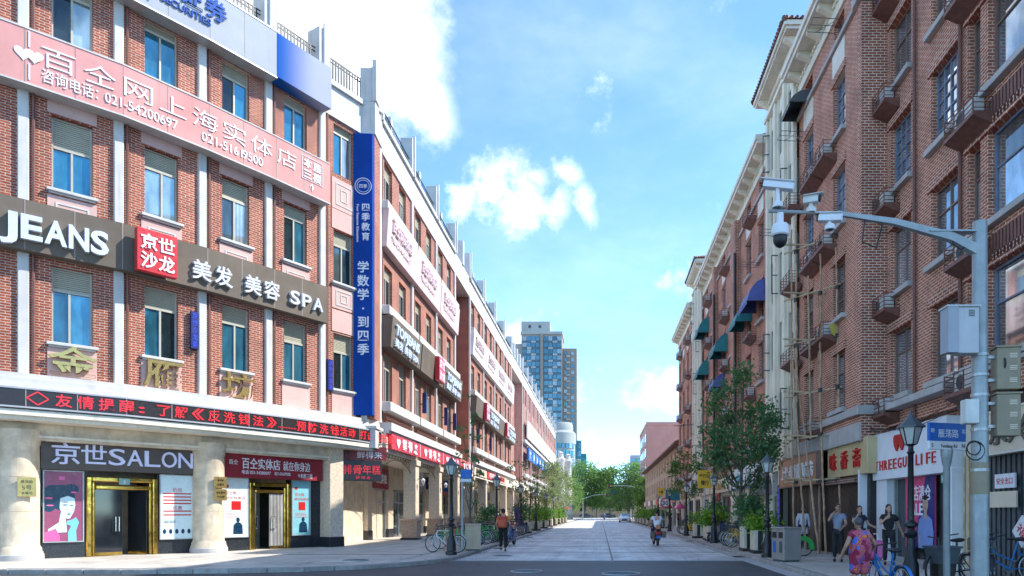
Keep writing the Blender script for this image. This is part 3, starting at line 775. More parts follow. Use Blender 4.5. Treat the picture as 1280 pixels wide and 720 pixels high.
# brown band: ...JEANS | red square | 美发 美容 SPA
t = sign_band('fascia_sign', .02, .42, 9.70, 11.25, 0, 7, 'sign_brown', 'long brown fascia sign with silver JEANS and hair salon letters')
F = along(0, 6, .43); S0 = F[0].L + F[1].L      # distance of the pillar at the left
m = MB()
for ch, s, wd in (('J', .05, .42), ('E', .54, .52), ('A', 1.10, .56), ('N', 1.70, .52), ('S', 2.26, .48)): run_text(m, F, [(ch, S0 - .62 + s, wd)], 10.02, 1.02, .16, .03)
for ch, s in (('P', -1.25), ('O', -1.9), ('T', -2.5)): run_text(m, F, [(ch, S0 + s - .3, .5)], 10.02, 1.02, .16, .03)
S2 = S0 + F[2].L + F[3].L
for ch, s in (('美', -.55), ('发', .22), ('美', 1.34), ('容', 2.10)): run_text(m, F, [(ch, S2 + s, .66)], 10.06, .74, .12, .02)
for ch, s, wd in (('S', 3.22, .44), ('P', 3.76, .44), ('A', 4.28, .48)): run_text(m, F, [(ch, S2 + s, wd)], 10.08, .74, .12, .02)
LT(m, 'letter_silver', t, -t.location)
fr = F[3]; q = fr.pt(.30, .30, 9.72)
t = empty('square_sign', q, fr.th); tag(t, 'red square sign with white characters on the brown fascia band', 'sign')
O('panel', MB().box(0, -.12, 0, 1.22, .12, 1.42).mesh('panel', 'sign_red', bevel=.01), t); O('bracket', MB().box(.3, .12, .3, .9, .30, 1.1).mesh('bracket', 'sign_brown'), t)
m = MB()
for ch, x, z in (('京', .10, .78), ('世', .63, .78), ('沙', .10, .17), ('龙', .63, .17)): text(m, ch, x, z, .56, .03, .12, width=.50, bold=.02)
LT(m, 'letter_white', t)
# pink banner
t = sign_band('banner_sign', .02, .55, 14.80, 16.45, 0, 7, 'sign_pink', 'long pink banner with white characters and telephone numbers', 'white_paint')
F = along(0, 6, .56); m = MB()
S0 = F[0].L + F[1].L
for i, ch in enumerate('百仝网上海实体店'):
    run_text(m, F, [(ch, S0 + .42 + i * 1.06, .84)], 15.52, .84, .02, -.008, .86)
for txt, s, wd in (('咨询电话：', .42, 1.42), ('021-', 2.02, .62), ('54200697', S0 * 0 + 2.66, 1.5)): run_text(m, F, [(txt, S0 + s, wd)], 15.02, .46, .02)
for txt, s, wd in (('021-', 4.95, .72), ('5161', 5.70, .72), ('9500', 6.44, .80)): run_text(m, F, [(txt, S0 + s, wd)], 15.02, .46, .02)
for ch, s, z in (('本', 9.02, 15.86), ('座', 9.46, 15.86), ('三', 9.02, 15.42), ('楼', 9.46, 15.42)): run_text(m, F, [(ch, S0 + s, .38)], z, .40, .02, .015)
run_text(m, F, [('↑', S0 + 9.3, .2)], 14.95, .4, .02)
fr = F[5]; uu = S0 + 8.93 - sum(f.L for f in F[:5])
for (a, b, c, d) in ((0, 1.0, 15.33, 15.345), (0, 1.0, 16.26, 16.275), (0, .015, 15.33, 16.27), (.985, 1.0, 15.33, 16.27)):
    b_ = MB().box(uu + a, -.015, c, uu + b, 0, d); m.add([tuple(fr.pt(x, -y, z)) for x, y, z in b_.v], b_.f)
LT(m, 'letter_white', t, -t.location)
hm = MB(); fr = F[1]
for dx in (.0, .26):
    pts = [(16 * sin(a) ** 3, 13 * cos(a) - 5 * cos(2 * a) - 2 * cos(3 * a) - cos(4 * a)) for a in [2 * pi * k / 28 for k in range(28)]]
    pts = [(x * .014 + fr.L - .02 + dx, z * .014 + 15.66) for x, z in pts][::-1]
    hm.add([tuple(fr.pt(x, .012 + dx * .02, z)) for x, z in pts], [tuple(range(28))])
for z0, z1 in ((15.9, 16.4), (14.9, 15.4)):
    b_ = MB().box(fr.L + .1, -.012, z0, fr.L + .14, 0, z1); hm.add([tuple(fr.pt(x, -y, z)) for x, y, z in b_.v], b_.f)
O('heart_mark', hm.mesh('heart_mark', 'letter_white'), t, -t.location)
# silver securities sign
t = sign_band('securities_sign', .02, .62, 18.78, 20.55, 0, 6, 'sign_silver', 'silver sign with blue securities company lettering below the parapet', 'galvanised')
o = O('blue_panel', band(MB(), .02, .64, 18.80, 20.53, 5, 7).mesh('blue_panel', 'sign_silver', fix=True), t, -t.location)
m_, tt, bb = base_mat('sign_sky_print'); P = pos(tt)
sx = tt.node('ShaderNodeSeparateXYZ'); tt.link(P, sx.inputs[0])
gx = tt.ramp(sx.outputs[0], -12.75, -11.75)
tt.link(tt.mix(gx, (.008, .085, .34), (.34, .36, .48)), bb.inputs['Base Color']); bb.inputs['Roughness'].default_value = .85; bb.inputs['Specular IOR Level'].default_value = .1; MATS['sign_sky_print'] = m_
o.data.materials.clear(); o.data.materials.append(m_)
F = along(0, 6, .63); m = MB(); S0 = F[0].L + F[1].L
for i, ch in enumerate('申万宏源证券'): run_text(m, F, [(ch, S0 + .75 + i * .86, .76)], 19.62, .80, .04, .02)
for txt, s, wd in (('SHENWAN', .75, 1.15), ('HONGYUAN', 2.04, 1.40), ('SECURITIES', 3.62, 1.62)): run_text(m, F, [(txt, S0 + s, wd)], 19.22, .34, .04, .012)
LT(m, 'letter_blue', t, -t.location)
# LED ticker on the canopy
t = sign_band('ticker_display', .66, .90, 4.82, 5.34, 0, 8, 'led_black', 'long black ticker display with red running characters above the shops', 'sign_silver')
F = along(0, 7, .905); m = MB(); S0 = F[0].L + F[1].L; x = -1.75
run_text(m, F, [('。', S0 - 1.0, .2)], 4.9, .5, .012)
for i, ch in enumerate('友情提醒:了解《反洗钱法》'):
    wd = .18 if ch == ':' else .42
    run_text(m, F, [(ch, S0 + .72 + i * .545, wd)], 4.93, .42, .012, .012)
run_text(m, F, [('…………', S0 + 7.75, .75)], 4.93, .42, .012, .012)
for i, ch in enumerate('预防洗钱活动'): run_text(m, F, [(ch, S0 + 8.55 + i * .53, .42)], 4.93, .42, .012, .012)
for i, ch in enumerate('打击洗钱犯'): run_text(m, F, [(ch, S0 + 11.95 + i * .50, .42)], 4.93, .42, .012, .012)
fr = F[2]
for k in range(4):
    a = Vector((.30 + .26 * cos(pi / 2 * k), 5.09 + .2 * sin(pi / 2 * k))); b = Vector((.30 + .26 * cos(pi / 2 * (k + 1)), 5.09 + .2 * sin(pi / 2 * (k + 1))))
    n = Vector((-(b - a).y, (b - a).x)).normalized() * .018; pts = [a - n, b - n, b + n, a + n]
    m.add([tuple(fr.pt(p.x, .012, p.y)) for p in pts], [(0, 1, 2, 3)])
LT(m, 'led_red', t, -t.location)
# gold characters 金 雁 坊
for i, (ch, bi) in enumerate((('金', 2), ('雁', 3), ('坊', 4))):
    fr = BAYS[bi]; q = fr.pt(fr.L / 2, .10, 6.02); t = O('gold_character', None)
    m = MB(); text(m, ch, 0, .06, 1.02, .10, .0, center=True, sx=1.28, bold=.012)
    for dx in (-.3, .3): m.box(dx - .02, -.02, .3, dx + .02, .08, .34)
    bpy.data.objects.remove(t); t = O('gold_character', m.mesh('gold_character', 'letter_gold'), None, q, fr.th)
    tag(t, 'gilded character %s on the pink panel of the corner building' % {'金': 'gold', '雁': 'wild goose', '坊': 'lane'}[ch] + (', leftmost', ', middle', ', rightmost')[i] + ' of three', 'lettering', 'gilded characters')
# salon sign, red sign
def box_sign(name, fr, u0, u1, z0, z1, v, dep, mat_, label, lets, trim=None, par=None):
    q = fr.pt(u0, v, z0); t = empty(name, q, fr.th); tag(t, label, 'sign'); w = u1 - u0; h = z1 - z0
    O('panel', MB().box(0, 0, 0, w, dep, h).mesh('panel', mat_, bevel=.01), t)
    if trim:
        f = MB(); e = .05
        f.box(-e, -.02, -e, w + e, dep, 0); f.box(-e, -.02, h, w + e, dep, h + e); f.box(-e, -.02, 0, 0, dep, h); f.box(w, -.02, 0, w + e, dep, h); O('border', f.mesh('border', trim), t)
    groups = {}
    for (txt, u, z, size, wd, lm, dp, bold) in lets:
        m = groups.setdefault(lm, MB()); text(m, txt, u, z, size, dp, 0, width=wd, bold=bold)
    for lm, m in groups.items(): LT(m, lm, t)
    return t
box_sign('shop_sign', A0, .50, 5.14, 3.02, 4.0, SB + .22, .3, 'sign_brown_dark', 'brown salon sign with lilac letters over the first brass doorway',
         [('京', .26, .24, .74, .76, 'letter_lilac', .06, .008), ('世', 1.06, .24, .74, .70, 'letter_lilac', .06, .008)] + [(c, 1.82 + i * .53, .22, .80, .48, 'letter_lilac', .06, .004) for i, c in enumerate('SALON')])
box_sign('shop_sign', A1, .50, 4.85, 2.98, 3.92, SB + .30, .3, 'sign_red_dark', 'dull red shop sign with white characters over the second brass doorway',
         [('百仝实体店', .72, .40, .46, 1.62, 'letter_white', .02, .006), ('就在你身边', 2.48, .40, .42, 1.25, 'letter_white', .02, .0), ('电话 021-54200697', .72, .16, .18, 1.2, 'letter_white', .01, 0), ('021-51619500', 2.1, .16, .18, .7, 'letter_white', .01, 0), ('↑本座三楼', 3.15, .1, .22, .7, 'letter_white', .01, 0), ('百仝', .2, .52, .2, .36, 'letter_white', .01, 0)])
# small blue vertical light boxes
for bi, uoff, zz, lab in ((3, -.18, 7.55, 'small blue vertical light box beside the window under the red square sign'), (6, .15, 6.9, 'small blue vertical light box right of the curved front')):
    fr = BAYS[bi]; u = fr.L - .30 if bi == 3 else .32
    q = fr.pt(u, .12, zz); t = empty('light_box', q, fr.th); tag(t, lab, 'light box', 'blue light boxes')
    O('panel', MB().box(-.13, -.06, 0, .13, .08, 1.35).mesh('panel', 'sign_cobalt', bevel=.01), t)
    m = MB(); vtext(m, '京世沙龙美', 0, 1.3, .24, .255, depth=.01, v=.06, width=.18); LT(m, 'led_blue', t)
    O('bracket', MB().box(-.04, .08, .3, .04, .12, .4).mesh('bracket', 'steel_dark'), t)
# tall blue banner at the corner
fr = BAYS[6]; fb = Frame(-10.34, 31.25, radians(4)); q = fb.pt(-.84, .20, 6.02)
t = empty('vertical_banner', q, fb.th); tag(t, 'tall blue vertical banner with white characters on the corner pier', 'sign')
O('panel', MB().box(0, -.16, 0, .86, .18, 12.75).mesh('panel', 'sign_blue', bevel=.015), t)
m = MB()
vtext(m, '四季教育', .56, 9.58, .38, .44, depth=.02, v=.16, bold=.012)
vtext(m, '学数学·到四季', .45, 6.95, .54, .62, depth=.02, v=.16, bold=.014)
gl = MB(); text(gl, 'Four Seasons Education', 0, 0, .15, .02, .16, bold=.01, width=1.7)
m.add([(.16 + z, y, 9.52 - x) for x, y, z in gl.v], gl.f)
m.torus((.45, -.17, 10.35), .36, .02, 28, 4, 'y'); m.torus((.45, -.17, 10.35), .27, .012, 28, 4, 'y'); text(m, '四季', .27, 10.27, .2, .02, .16, width=.36)
LT(m, 'letter_white', t)
O('bracket', MB().box(.3, .0, -.2, .56, .2, 0).mesh('bracket', 'white_paint'), t)
# corner pier carrying the end of the street front
m = MB(); m.box(-.92, -.0, 5.88, .02, 1.2, 18.9); cb('corner_pier', m.mesh('corner_pier', 'brick_left'), fb)
m = MB(); m.box(-.93, -.06, 18.9, .08, 1.2, 20.4); m.box(-.62, -.03, 20.4, .02, .8, 21.95); m.box(-.06, -.12, 20.4, .14, .3, 22.3); cb('corner_cap', MB().box(-1.05, -.22, 4.55, .12, 1.0, 5.42).box(-1.1, -.28, 5.42, .18, 1.0, 5.56).mesh('corner_cap', 'white_paint', bevel=.01), fb)
cb('corner_pier_top', m.mesh('corner_pier_top', 'white_paint', bevel=.02), fb)
# ================================================================ LEFT STREET BLOCKS (arcaded)
LX = -10.5
LB2 = win_slider(1.25, 2.5, .72, mull=.5, sill=False); LB3 = win_slider(1.25, 2.1, .5, sill=False); LB4 = win_slider(1.25, 2.2, .6, sill=False)
def lattice(u0, u1, z0, z1, y=0.):
    """wrought iron spandrel with an arched underside"""
    m = MB(); n = 10; w = u1 - u0
    m.box(u0, y - .02, z1 - .03, u1, y + .02, z1); pts = []
    for k in range(n + 1):
        x = u0 + w * k / n; q = 1 - abs(2 * k / n - 1) ** 2.6; pts.append((x, y, z0 + (z1 - .22 - z0) * q))
    m.path(pts, .018, 4)
    for k in range(n):
        a = pts[k]; b = pts[k + 1]
        m.tube((a[0], y, z1 - .03), b, .009, n=4); m.tube(a, (b[0], y, z1 - .03), .009, n=4)
    for k in range(1, n): m.torus((pts[k][0], y, z1 - .12), .05, .008, 8, 4, 'y')
    return m
def left_block(name, y0, bay, nb, brick, label, wall_pink=False, far=False, endwall=None, arc0=0.):
    B = empty(name, (LX, y0, 0), pi / 2); tag(B, label, 'building', 'arcaded blocks along the left pavement')
    L = bay * nb; ws = 1.25
    holes = []
    c1 = bay * .27; c2 = bay * .71
    for z, h in ((6.95, 2.5), (11.6, 2.1), (16.55, 2.2)):
        for c in (c1, c2): holes.append((c - ws / 2, c + ws / 2, z, z + h))
    wm = facade(MB(), 0, bay, 5.6, 18.85, holes, .24).mesh('brick_wall', brick)
    fm = MB().box(0, -.08, 18.85, bay, .2, 20.2).mesh('frieze', 'white_paint')
    cm = MB(); cm.box(0, -.2, 20.2, bay, .2, 20.42); cm = cm.mesh('parapet_ledge', 'white_paint')
    pil = MB().box(-.13, -.13, 5.85, .13, .0, 18.85).mesh('pilaster', 'white_paint', bevel=.02)
    dp = MB().tube((.24, -.09, 5.9), (.24, -.09, 18.8), .05, n=6).mesh('downpipe', 'iron_brown')
    p1 = MB(); p1.box(-.27, -.16, 20.3, .27, .5, 22.3); p1.box(-.08, -.26, 20.2, .10, -.16, 22.5); p1 = p1.mesh('parapet_pier', 'white_paint', bevel=.015)
    p2 = MB(); p2.box(-.16, .2, 20.3, .16, .6, 21.9); p2 = p2.mesh('parapet_pier', 'white_paint', bevel=.015)
    rm = MB(); n = int((bay - .5) / .22)
    for k in range(n): x = .25 + k * .22; rm.box(x - .012, -.012, 20.42, x + .012, .012, 21.1)
    for z in (20.48, 21.1): rm.box(.2, -.02, z, bay - .2, .02, z + .035)
    rm = rm.mesh('railing', 'iron_black')
    # window boxes and balcony grille
    lb = MB(); lb.box(.12, -.55, 6.46, bay - .12, 0, 6.9); lb = lb.mesh('window_box', 'white_paint', bevel=.015)
    lb3 = MB(); lb3.box(.12, -.5, 11.08, bay - .12, 0, 11.5); lb3 = lb3.mesh('window_box', 'white_paint', bevel=.015)
    lb4 = MB(); lb4.box(.12, -.42, 16.1, bay - .12, 0, 16.5); lb4 = lb4.mesh('window_box', 'white_paint', bevel=.015)
    gr = MB()
    for k in range(int((bay - .5) / .2)): x = .32 + k * .2; gr.torus((x, -.30, 6.16), .085, .012, 8, 4, 'y')
    gr.box(.2, -.32, 5.94, bay - .2, -.28, 5.98); gr.box(.2, -.32, 6.34, bay - .2, -.28, 6.38); gr = gr.mesh('grille', 'iron_brown')
    cor = MB(); cor.box(0, -.62, 5.5, bay, 0, 5.88); cor.box(0, -.5, 5.38, bay, 0, 5.5); cor = cor.mesh('cornice', 'white_paint')
    fas = MB().box(0, -.34, 4.5, bay, .5, 5.38).mesh('arcade_beam', 'cream_trim')
    col = MB(); col.box(-.34, -.36, 1.25, .34, .32, 4.5); col.box(-.42, -.44, 4.2, .42, .40, 4.5); col = col.mesh('column', 'beige_granite', bevel=.012)
    pl = MB(); pl.box(-.42, -.44, .22, .42, .40, 1.12); pl.box(-.5, -.52, 1.12, .5, .48, 1.25); pl = pl.mesh('plinth', 'brown_granite', bevel=.012)
    pb = MB().box(-.48, -.5, .1, .48, .46, .22).mesh('plinth_base', 'dark_granite', bevel=.01)
    la = lattice(.42, bay - .42, 3.75, 4.48, -.1).mesh('iron_spandrel', 'iron_black')
    for b in range(nb):
        u = b * bay
        O('brick_wall', wm, B, (u, 0, 0)); O('frieze', fm, B, (u, 0, 0)); O('parapet_ledge', cm, B, (u, 0, 0)); O('railing', rm, B, (u, .02, 0))
        O('cornice', cor, B, (u, 0, 0)); O('arcade_beam', fas, B, (u, 0, 0))
        if not far: O('window_box', lb, B, (u, 0, 0)); O('window_box', lb3, B, (u, 0, 0)); O('window_box', lb4, B, (u, 0, 0)); O('grille', gr, B, (u, 0, 0))
        else: O('window_box', lb3, B, (u, 0, 0)); O('window_box', lb, B, (u, 0, 0))
        O('iron_spandrel', la, B, (u, 0, 0))
        for (a, b_, c, d) in holes:
            pr = LB2 if c < 8 else (LB3 if c < 14 else LB4); put_window(pr, B, (u + a, .14, c), 0)
        O('parapet_pier', p2, B, (u + bay / 2, 0, 0))
    for b in range(nb + 1):
        u = b * bay
        O('pilaster', pil, B, (u, 0, 0)); O('parapet_pier', p1, B, (u, 0, 0)); O('downpipe', dp, B, (u, 0, 0))
        if b == 0 and arc0 is None: continue
        c = O('column', col, B, (u, 0, 0)); O('plinth', pl, c); O('plinth_base', pb, c)
    # body: roof, end walls, arcade back wall
    O('roof', MB().box(0, .2, 20.1, L, 14, 20.3).mesh('roof', 'roof_flat'), B)
    e = MB(); e.box(-.02, .0, 5.6, .0, 14, 18.85); O('end_wall', e.mesh('end_wall', endwall or brick), B)
    e = MB(); e.box(-.03, -.05, 18.85, .0, 14, 20.4); O('end_frieze', e.mesh('end_frieze', 'white_paint'), B)
    O('end_wall', MB().box(L, 0, 5.6, L + .02, 14, 20.3).mesh('end_wall', endwall or brick), B)
    O('arcade_ceiling', MB().box(0, .5, 4.45, L, 2.6, 4.6).mesh('arcade_ceiling', 'cream_trim'), B)
    O('rear_wall', MB().box(0, 13.9, 0, L, 14, 20.3).mesh('rear_wall', 'beige_stone'), B)
    return B
Y1, BAY1 = 32.35, 5.55
LB = left_block('arcade_building', Y1, BAY1, 3, 'brick_left', 'red brick arcaded block beside the blue banner, nearest on the left street front', arc0=None)
Y2 = 54.6; BAY2 = 6.4
L2 = left_block('arcade_building', Y2, BAY2, 4, 'brick_left', 'middle red brick arcaded block on the left, past the brick recess')
Y3 = 91.5; BAY3 = 6.2
L3 = left_block('arcade_building', Y3, BAY3, 11, 'brick_left_far', 'pale pink far arcaded block on the left with small blue signs', far=True, endwall='pink_wall')
# recessed links between the blocks
def link_block(y0, y1, brick, label):
    B = empty('link_building', (LX, y0, 0), pi / 2); tag(B, label, 'building'); L = y1 - y0 - .03
    O('brick_wall', facade(MB(), .03, L, 5.5, 19, [], .2, y=.95).mesh('brick_wall', brick), B)
    O('parapet', MB().box(.03, -.06, 18.9, L, 1.6, 20.4).mesh('parapet', 'white_paint'), B)
    pm_ = MB(); pm_.box(-.24, -.16, 20.4, .24, .5, 22.2); pm_ = pm_.mesh('parapet_pier', 'white_paint', bevel=.015)
    for q_ in range(1, max(2, int(L / 2.6))): O('parapet_pier', pm_, B, (L * q_ / max(2, int(L / 2.6)), 0, 0))
    O('arcade_beam', MB().box(.03, -.34, 4.5, L, 1.6, 5.5).mesh('arcade_beam', 'cream_trim'), B)
    O('roof', MB().box(.03, 1.6, 20.05, L, 14, 20.2).mesh('roof', 'roof_flat'), B)
    O('iron_spandrel', lattice(.5, L - .5, 3.75, 4.48, -.1).mesh('iron_spandrel', 'iron_black'), B)
link_block(Y1 + 3 * BAY1 + .02, Y2, 'brick_left', 'narrow recessed brick link between the first two arcaded blocks')
link_block(Y2 + 4 * BAY2 + .02, Y3, 'brick_left_far', 'recessed brick link before the pale pink block')
# shops behind the arcade: one long back wall with doors and windows
SHX = -13.0
AR = empty('arcade_shopfront', (SHX, 32.6, 0), pi / 2); tag(AR, 'recessed row of shop fronts in the shade behind the left arcade', 'shop front')
r_ = random.Random(5); u = 0.
O('stone_wall', MB().box(.6, 0, .62, 4.6, .3, 4.5).mesh('stone_wall', 'beige_stone'), AR)
for k in range(3): O('stone_panel', MB().box(.62, -.03, .64 + k * .62, 4.58, -.0, .64 + k * .62 + .60).mesh('stone_panel', 'beige_stone', bevel=.01), AR)
O('dado', MB().box(-.9, -.05, .1, 4.6, .3, .62).mesh('dado', 'dark_granite'), AR)
p = O('pier', MB().box(4.6, -.35, .62, 5.3, .3, 4.5).mesh('pier', 'beige_granite', bevel=.01), AR); O('plinth', MB().box(4.57, -.38, .1, 5.33, .3, .62).mesh('plinth', 'dark_granite'), p)
u = 5.3
while u < 128:
    w = 3.4 if u < 60 else 5.2
    f = MB(); f.box(u, -.04, .1, u + .08, .1, 3.0); f.box(u + w - .08, -.04, .1, u + w, .1, 3.0); f.box(u + .08, -.04, 2.9, u + w - .08, .1, 3.0); f.box(u + w / 2 - .04, -.04, .1, u + w / 2 + .04, .1, 2.9); f.box(u + .08, -.03, 2.2, u + w - .08, .09, 2.28)
    sf = O('shop_window', f.mesh('shop_window', r_.choice(['steel_dark', 'frame_brown', 'galvanised'])), AR)
    for a, b in ((u + .08, u + w / 2 - .04), (u + w / 2 + .04, u + w - .08)):
        O('pane', MB().box(a, .02, .1, b, .05, 2.2).mesh('pane', 'glass_shop'), sf); O('pane', MB().box(a, .02, 2.28, b, .05, 2.9).mesh('pane', 'glass_shop'), sf)
    O('shop_fascia', MB().box(u, -.12, 3.05, u + w, .1, 3.95).mesh('shop_fascia', r_.choice(['sign_red_dark', 'sign_cobalt', 'sign_cream', 'sign_brown', 'sign_silver'])), AR)
    O('wall_head', MB().box(u, 0, 3.95, u + w, .2, 4.5).mesh('wall_head', 'beige_stone'), AR)
    p = O('pier', MB().box(u + w, -.2, .62, u + w + 1.0, .3, 4.5).mesh('pier', 'beige_granite', bevel=.01), AR); O('plinth', MB().box(u + w - .03, -.23, .1, u + w + 1.03, .3, .62).mesh('plinth', 'dark_granite'), p)
    u += w + 1.0
O('back_wall', MB().box(0, .35, .1, 128, .6, 4.5).mesh('back_wall', 'led_black'), AR)

FL = Frame(LX, Y1, pi / 2)
def hang_sign(name, fr, u0, u1, z0, z1, v, slant, mat_, label, lets, lettermat='letter_white', cheeks='sign_brown'):
    """projecting fascia box whose top leans out by slant"""
    q = fr.pt(u0, 0, z0); t = empty(name, q, fr.th); tag(t, label, 'sign'); w = u1 - u0; h = z1 - z0
    O('panel', MB().prof([(0, 0), (0, h), (-v - slant, h), (-v, 0)][::-1], 0, w).mesh('panel', mat_, fix=True, bevel=.012), t)
    m = MB()
    for (txt, u, z, size, wd, bold) in lets:
        k = MB(); text(k, txt, u, z, size, .10 if size > .4 else .05, 0, width=wd, bold=bold); m.add([(x, y - v - slant * (zz / h), zz) for x, y, zz in k.v], k.f)
    if m.v: LT(m, lettermat, t)
    return t
def topjeans(fr, u0, w, label):
    return hang_sign('fascia_sign', fr, u0, u0 + w, 9.5, 11.0, .55, .12, 'sign_brown', label, [('TOPJEANS', .35, .72, .66, w * .80, .03), ('美发 美容 SPA', .35, .16, .44, w * .80, .012)], 'letter_silver')
def redsquare(fr, u0, w, label):
    t = hang_sign('fascia_sign', fr, u0, u0 + w, 9.5, 11.0, .55, .12, 'sign_brown', label, [])
    o = O('square_panel', MB().box(w * .52, -.92, .05, w * .52 + 1.5, -.64, 1.45).mesh('square_panel', 'sign_red', bevel=.01), t)
    m = MB()
    for ch, x, z in (('京', .1, .80), ('世', .78, .80), ('沙', .1, .12), ('龙', .78, .12)): text(m, ch, w * .52 + x, .05 + z, .58, .02, .92, width=.6, bold=.015)
    LT(m, 'letter_white', o)
topjeans(FL, .1, BAY1 - .25, 'brown sign with silver letters right after the blue banner')
redsquare(FL, BAY1 + .05, BAY1 - .2, 'brown sign bearing a red square between two lettered signs, first block')
topjeans(FL, 2 * BAY1 + .05, BAY1 - .15, 'brown lettered sign before the brick recess, behind the sapling')
FL2 = Frame(LX, Y2, pi / 2)
redsquare(FL2, .05, BAY2 - .2, 'brown sign with red square just past the brick recess')
topjeans(FL2, BAY2, BAY2 - .15, 'brown lettered sign on the second bay of the middle block')
redsquare(FL2, 2 * BAY2, BAY2 - .15, 'brown sign with red square on the third bay of the middle block')
topjeans(FL2, 3 * BAY2, BAY2 - .15, 'brown lettered sign at the far end of the middle block')
for i, (fr, u, bay, nm) in enumerate([(FL, .1, BAY1, 'first block next to the blue banner'), (FL, BAY1, BAY1, 'first block, middle bay'), (FL, 2 * BAY1, BAY1, 'first block, last bay before the recess')] + [(FL2, k * BAY2, BAY2, 'middle block, %s bay' % ('first', 'second', 'third', 'fourth')[k]) for k in range(4)]):
    hang_sign('pink_banner', fr, u + .05, u + bay - .08, 14.3, 16.15, .34, .12, 'sign_pink_faded' if i < 3 else 'sign_white', 'faded pink banner under the top windows, ' + nm if i < 3 else 'pale banner under the top windows, ' + nm, [('百仝网实体店', .6, 1.0, .7, bay * .6, 0), ('TEL 021-54200697', .6, .5, .3, bay * .6, 0)], 'letter_pink' if i < 3 else 'sign_pink_faded')
# red shop strip on the arcade beam
for i in range(4):
    fr = FL; w = BAY1 - .12; u0 = i * BAY1 + .06 if i else .35
    if i == 3: w = 4.6
    q = fr.pt(u0, .40, 4.66); t = empty('shop_sign', q, fr.th); tag(t, 'red strip sign with white characters on the arcade beam, %s of four from the corner' % ('first', 'second', 'third', 'fourth')[i], 'sign', 'red strip signs on the arcade')
    if i == 0: w -= .3
    O('panel', MB().box(0, -.12, 0, w, .08, .76).mesh('panel', 'sign_red', bevel=.01), t)
    m = MB()
    pts = [(16 * sin(a) ** 3, 13 * cos(a) - 5 * cos(2 * a) - 2 * cos(3 * a) - cos(4 * a)) for a in [2 * pi * k / 24 for k in range(24)]]
    n = len(pts); P_ = [(1.05 + x * .02, -.15, .38 + z * .018) for x, z in pts][::-1]; m.add(P_, [tuple(range(n))])
    for k, ch in enumerate('鲜得来'): text(m, ch, 1.75 + k * 1.05, .14, .6, .05, .12, width=.66, bold=.02)
    m.box(w - .09, -.16, .02, w - .03, -.12, .74)
    LT(m, 'letter_white', t)
    O('hanger', MB().box(.4, .08, .2, .6, .2, .5).mesh('hanger', 'steel_dark'), t)
for i, (u0, w, mat_, txt, lm, lab) in enumerate([(.1, 6.1, 'sign_cream', '回 小小花园 coffee', 'letter_black', 'cream strip sign with black characters on the middle block arcade'), (6.6, 5.8, 'sign_red', '老字号食品', 'letter_white', 'second red strip sign on the middle block arcade'), (13.0, 5.8, 'sign_cream', '雁荡茶庄', 'letter_red', 'cream strip sign further along the middle block arcade')]):
    box_sign('shop_sign', FL2, u0, u0 + w, 4.66, 5.42, .42, .12, mat_, lab, [(txt, .9, .16, .5, w * .62, lm, .04, .01)])
FL3 = Frame(LX, Y3, pi / 2)
for i in range(7):
    u0 = 2 + i * 5.2 + (2.5 if i > 4 else 0)
    box_sign('shop_sign', FL3, u0, u0 + 4.4, 8.9, 10.5, .75, .3, 'sign_blue_bright', 'blue sign with a white character on the pale pink block, %s from the camera' % ('first', 'second', 'third', 'fourth', 'fifth', 'sixth', 'seventh')[i], [('健身美容体育馆'[i], 1.4, .4, 1.0, 1.5, 'letter_white', .03, .03)])['group'] = 'blue signs on the pale pink block'
for i in range(6):
    u0 = 3 + i * 10.3
    box_sign('pale_banner', FL3, u0, u0 + 9.6, 12.0, 14.4, .5, .2, 'sign_white', 'pale blank banner band on the pink block, %s from the camera' % ('first', 'second', 'third', 'fourth', 'fifth', 'sixth')[i], [])['group'] = 'pale banner bands on the pink block'
# LED box sign 排骨年糕 and the dark red sign behind
fr = Frame(-11.9, 30.3, radians(42))
q = Vector((-11.62, 30.75, 3.05)); t = empty('led_display', q, radians(25)); tag(t, 'hanging black display with glowing red characters at the arcade corner', 'display')
O('casing', MB().box(0, 0, 0, 1.72, .22, .95).mesh('casing', 'led_black', bevel=.02), t)
m = MB()
for k, ch in enumerate('排骨年糕'): text(m, ch, .06 + k * .41, .34, .46, .012, .0, width=.37, bold=.004)
text(m, '· 鲜 得 来 ·', .5, .10, .14, .012, 0, width=.8); LT(m, 'led_red', t)
O('hanger', MB().tube((.3, .1, .95), (.3, .1, 1.5), .02, n=6).tube((1.4, .1, .95), (1.4, .1, 1.5), .02, n=6).mesh('hanger', 'steel_dark'), t)
q = Vector((-11.65, 30.95, 4.02)); t = empty('shop_sign', q, radians(25)); tag(t, 'dark red curved top sign behind iron lattice at the arcade corner', 'sign')
O('panel', MB().box(0, 0, 0, 1.9, .1, .62).mesh('panel', 'sign_red_dark'), t); m = MB(); text(m, '鲜得来', .6, .1, .36, .02, 0, width=1.1); LT(m, 'letter_white', t)
O('iron_spandrel', lattice(-.1, 2.0, .1, .75, -.12).mesh('iron_spandrel', 'iron_black'), t)
fA = Frame(SHX, 32.6, pi / 2)
box_sign('shop_sign', fA, 5.3, 8.7, 3.0, 4.2, .22, .1, 'sign_red_dark', 'dark red shop sign with white characters recessed in the first arcade bay', [('鲜得来', 1.1, .36, .6, 1.9, 'letter_white', .03, .01)])
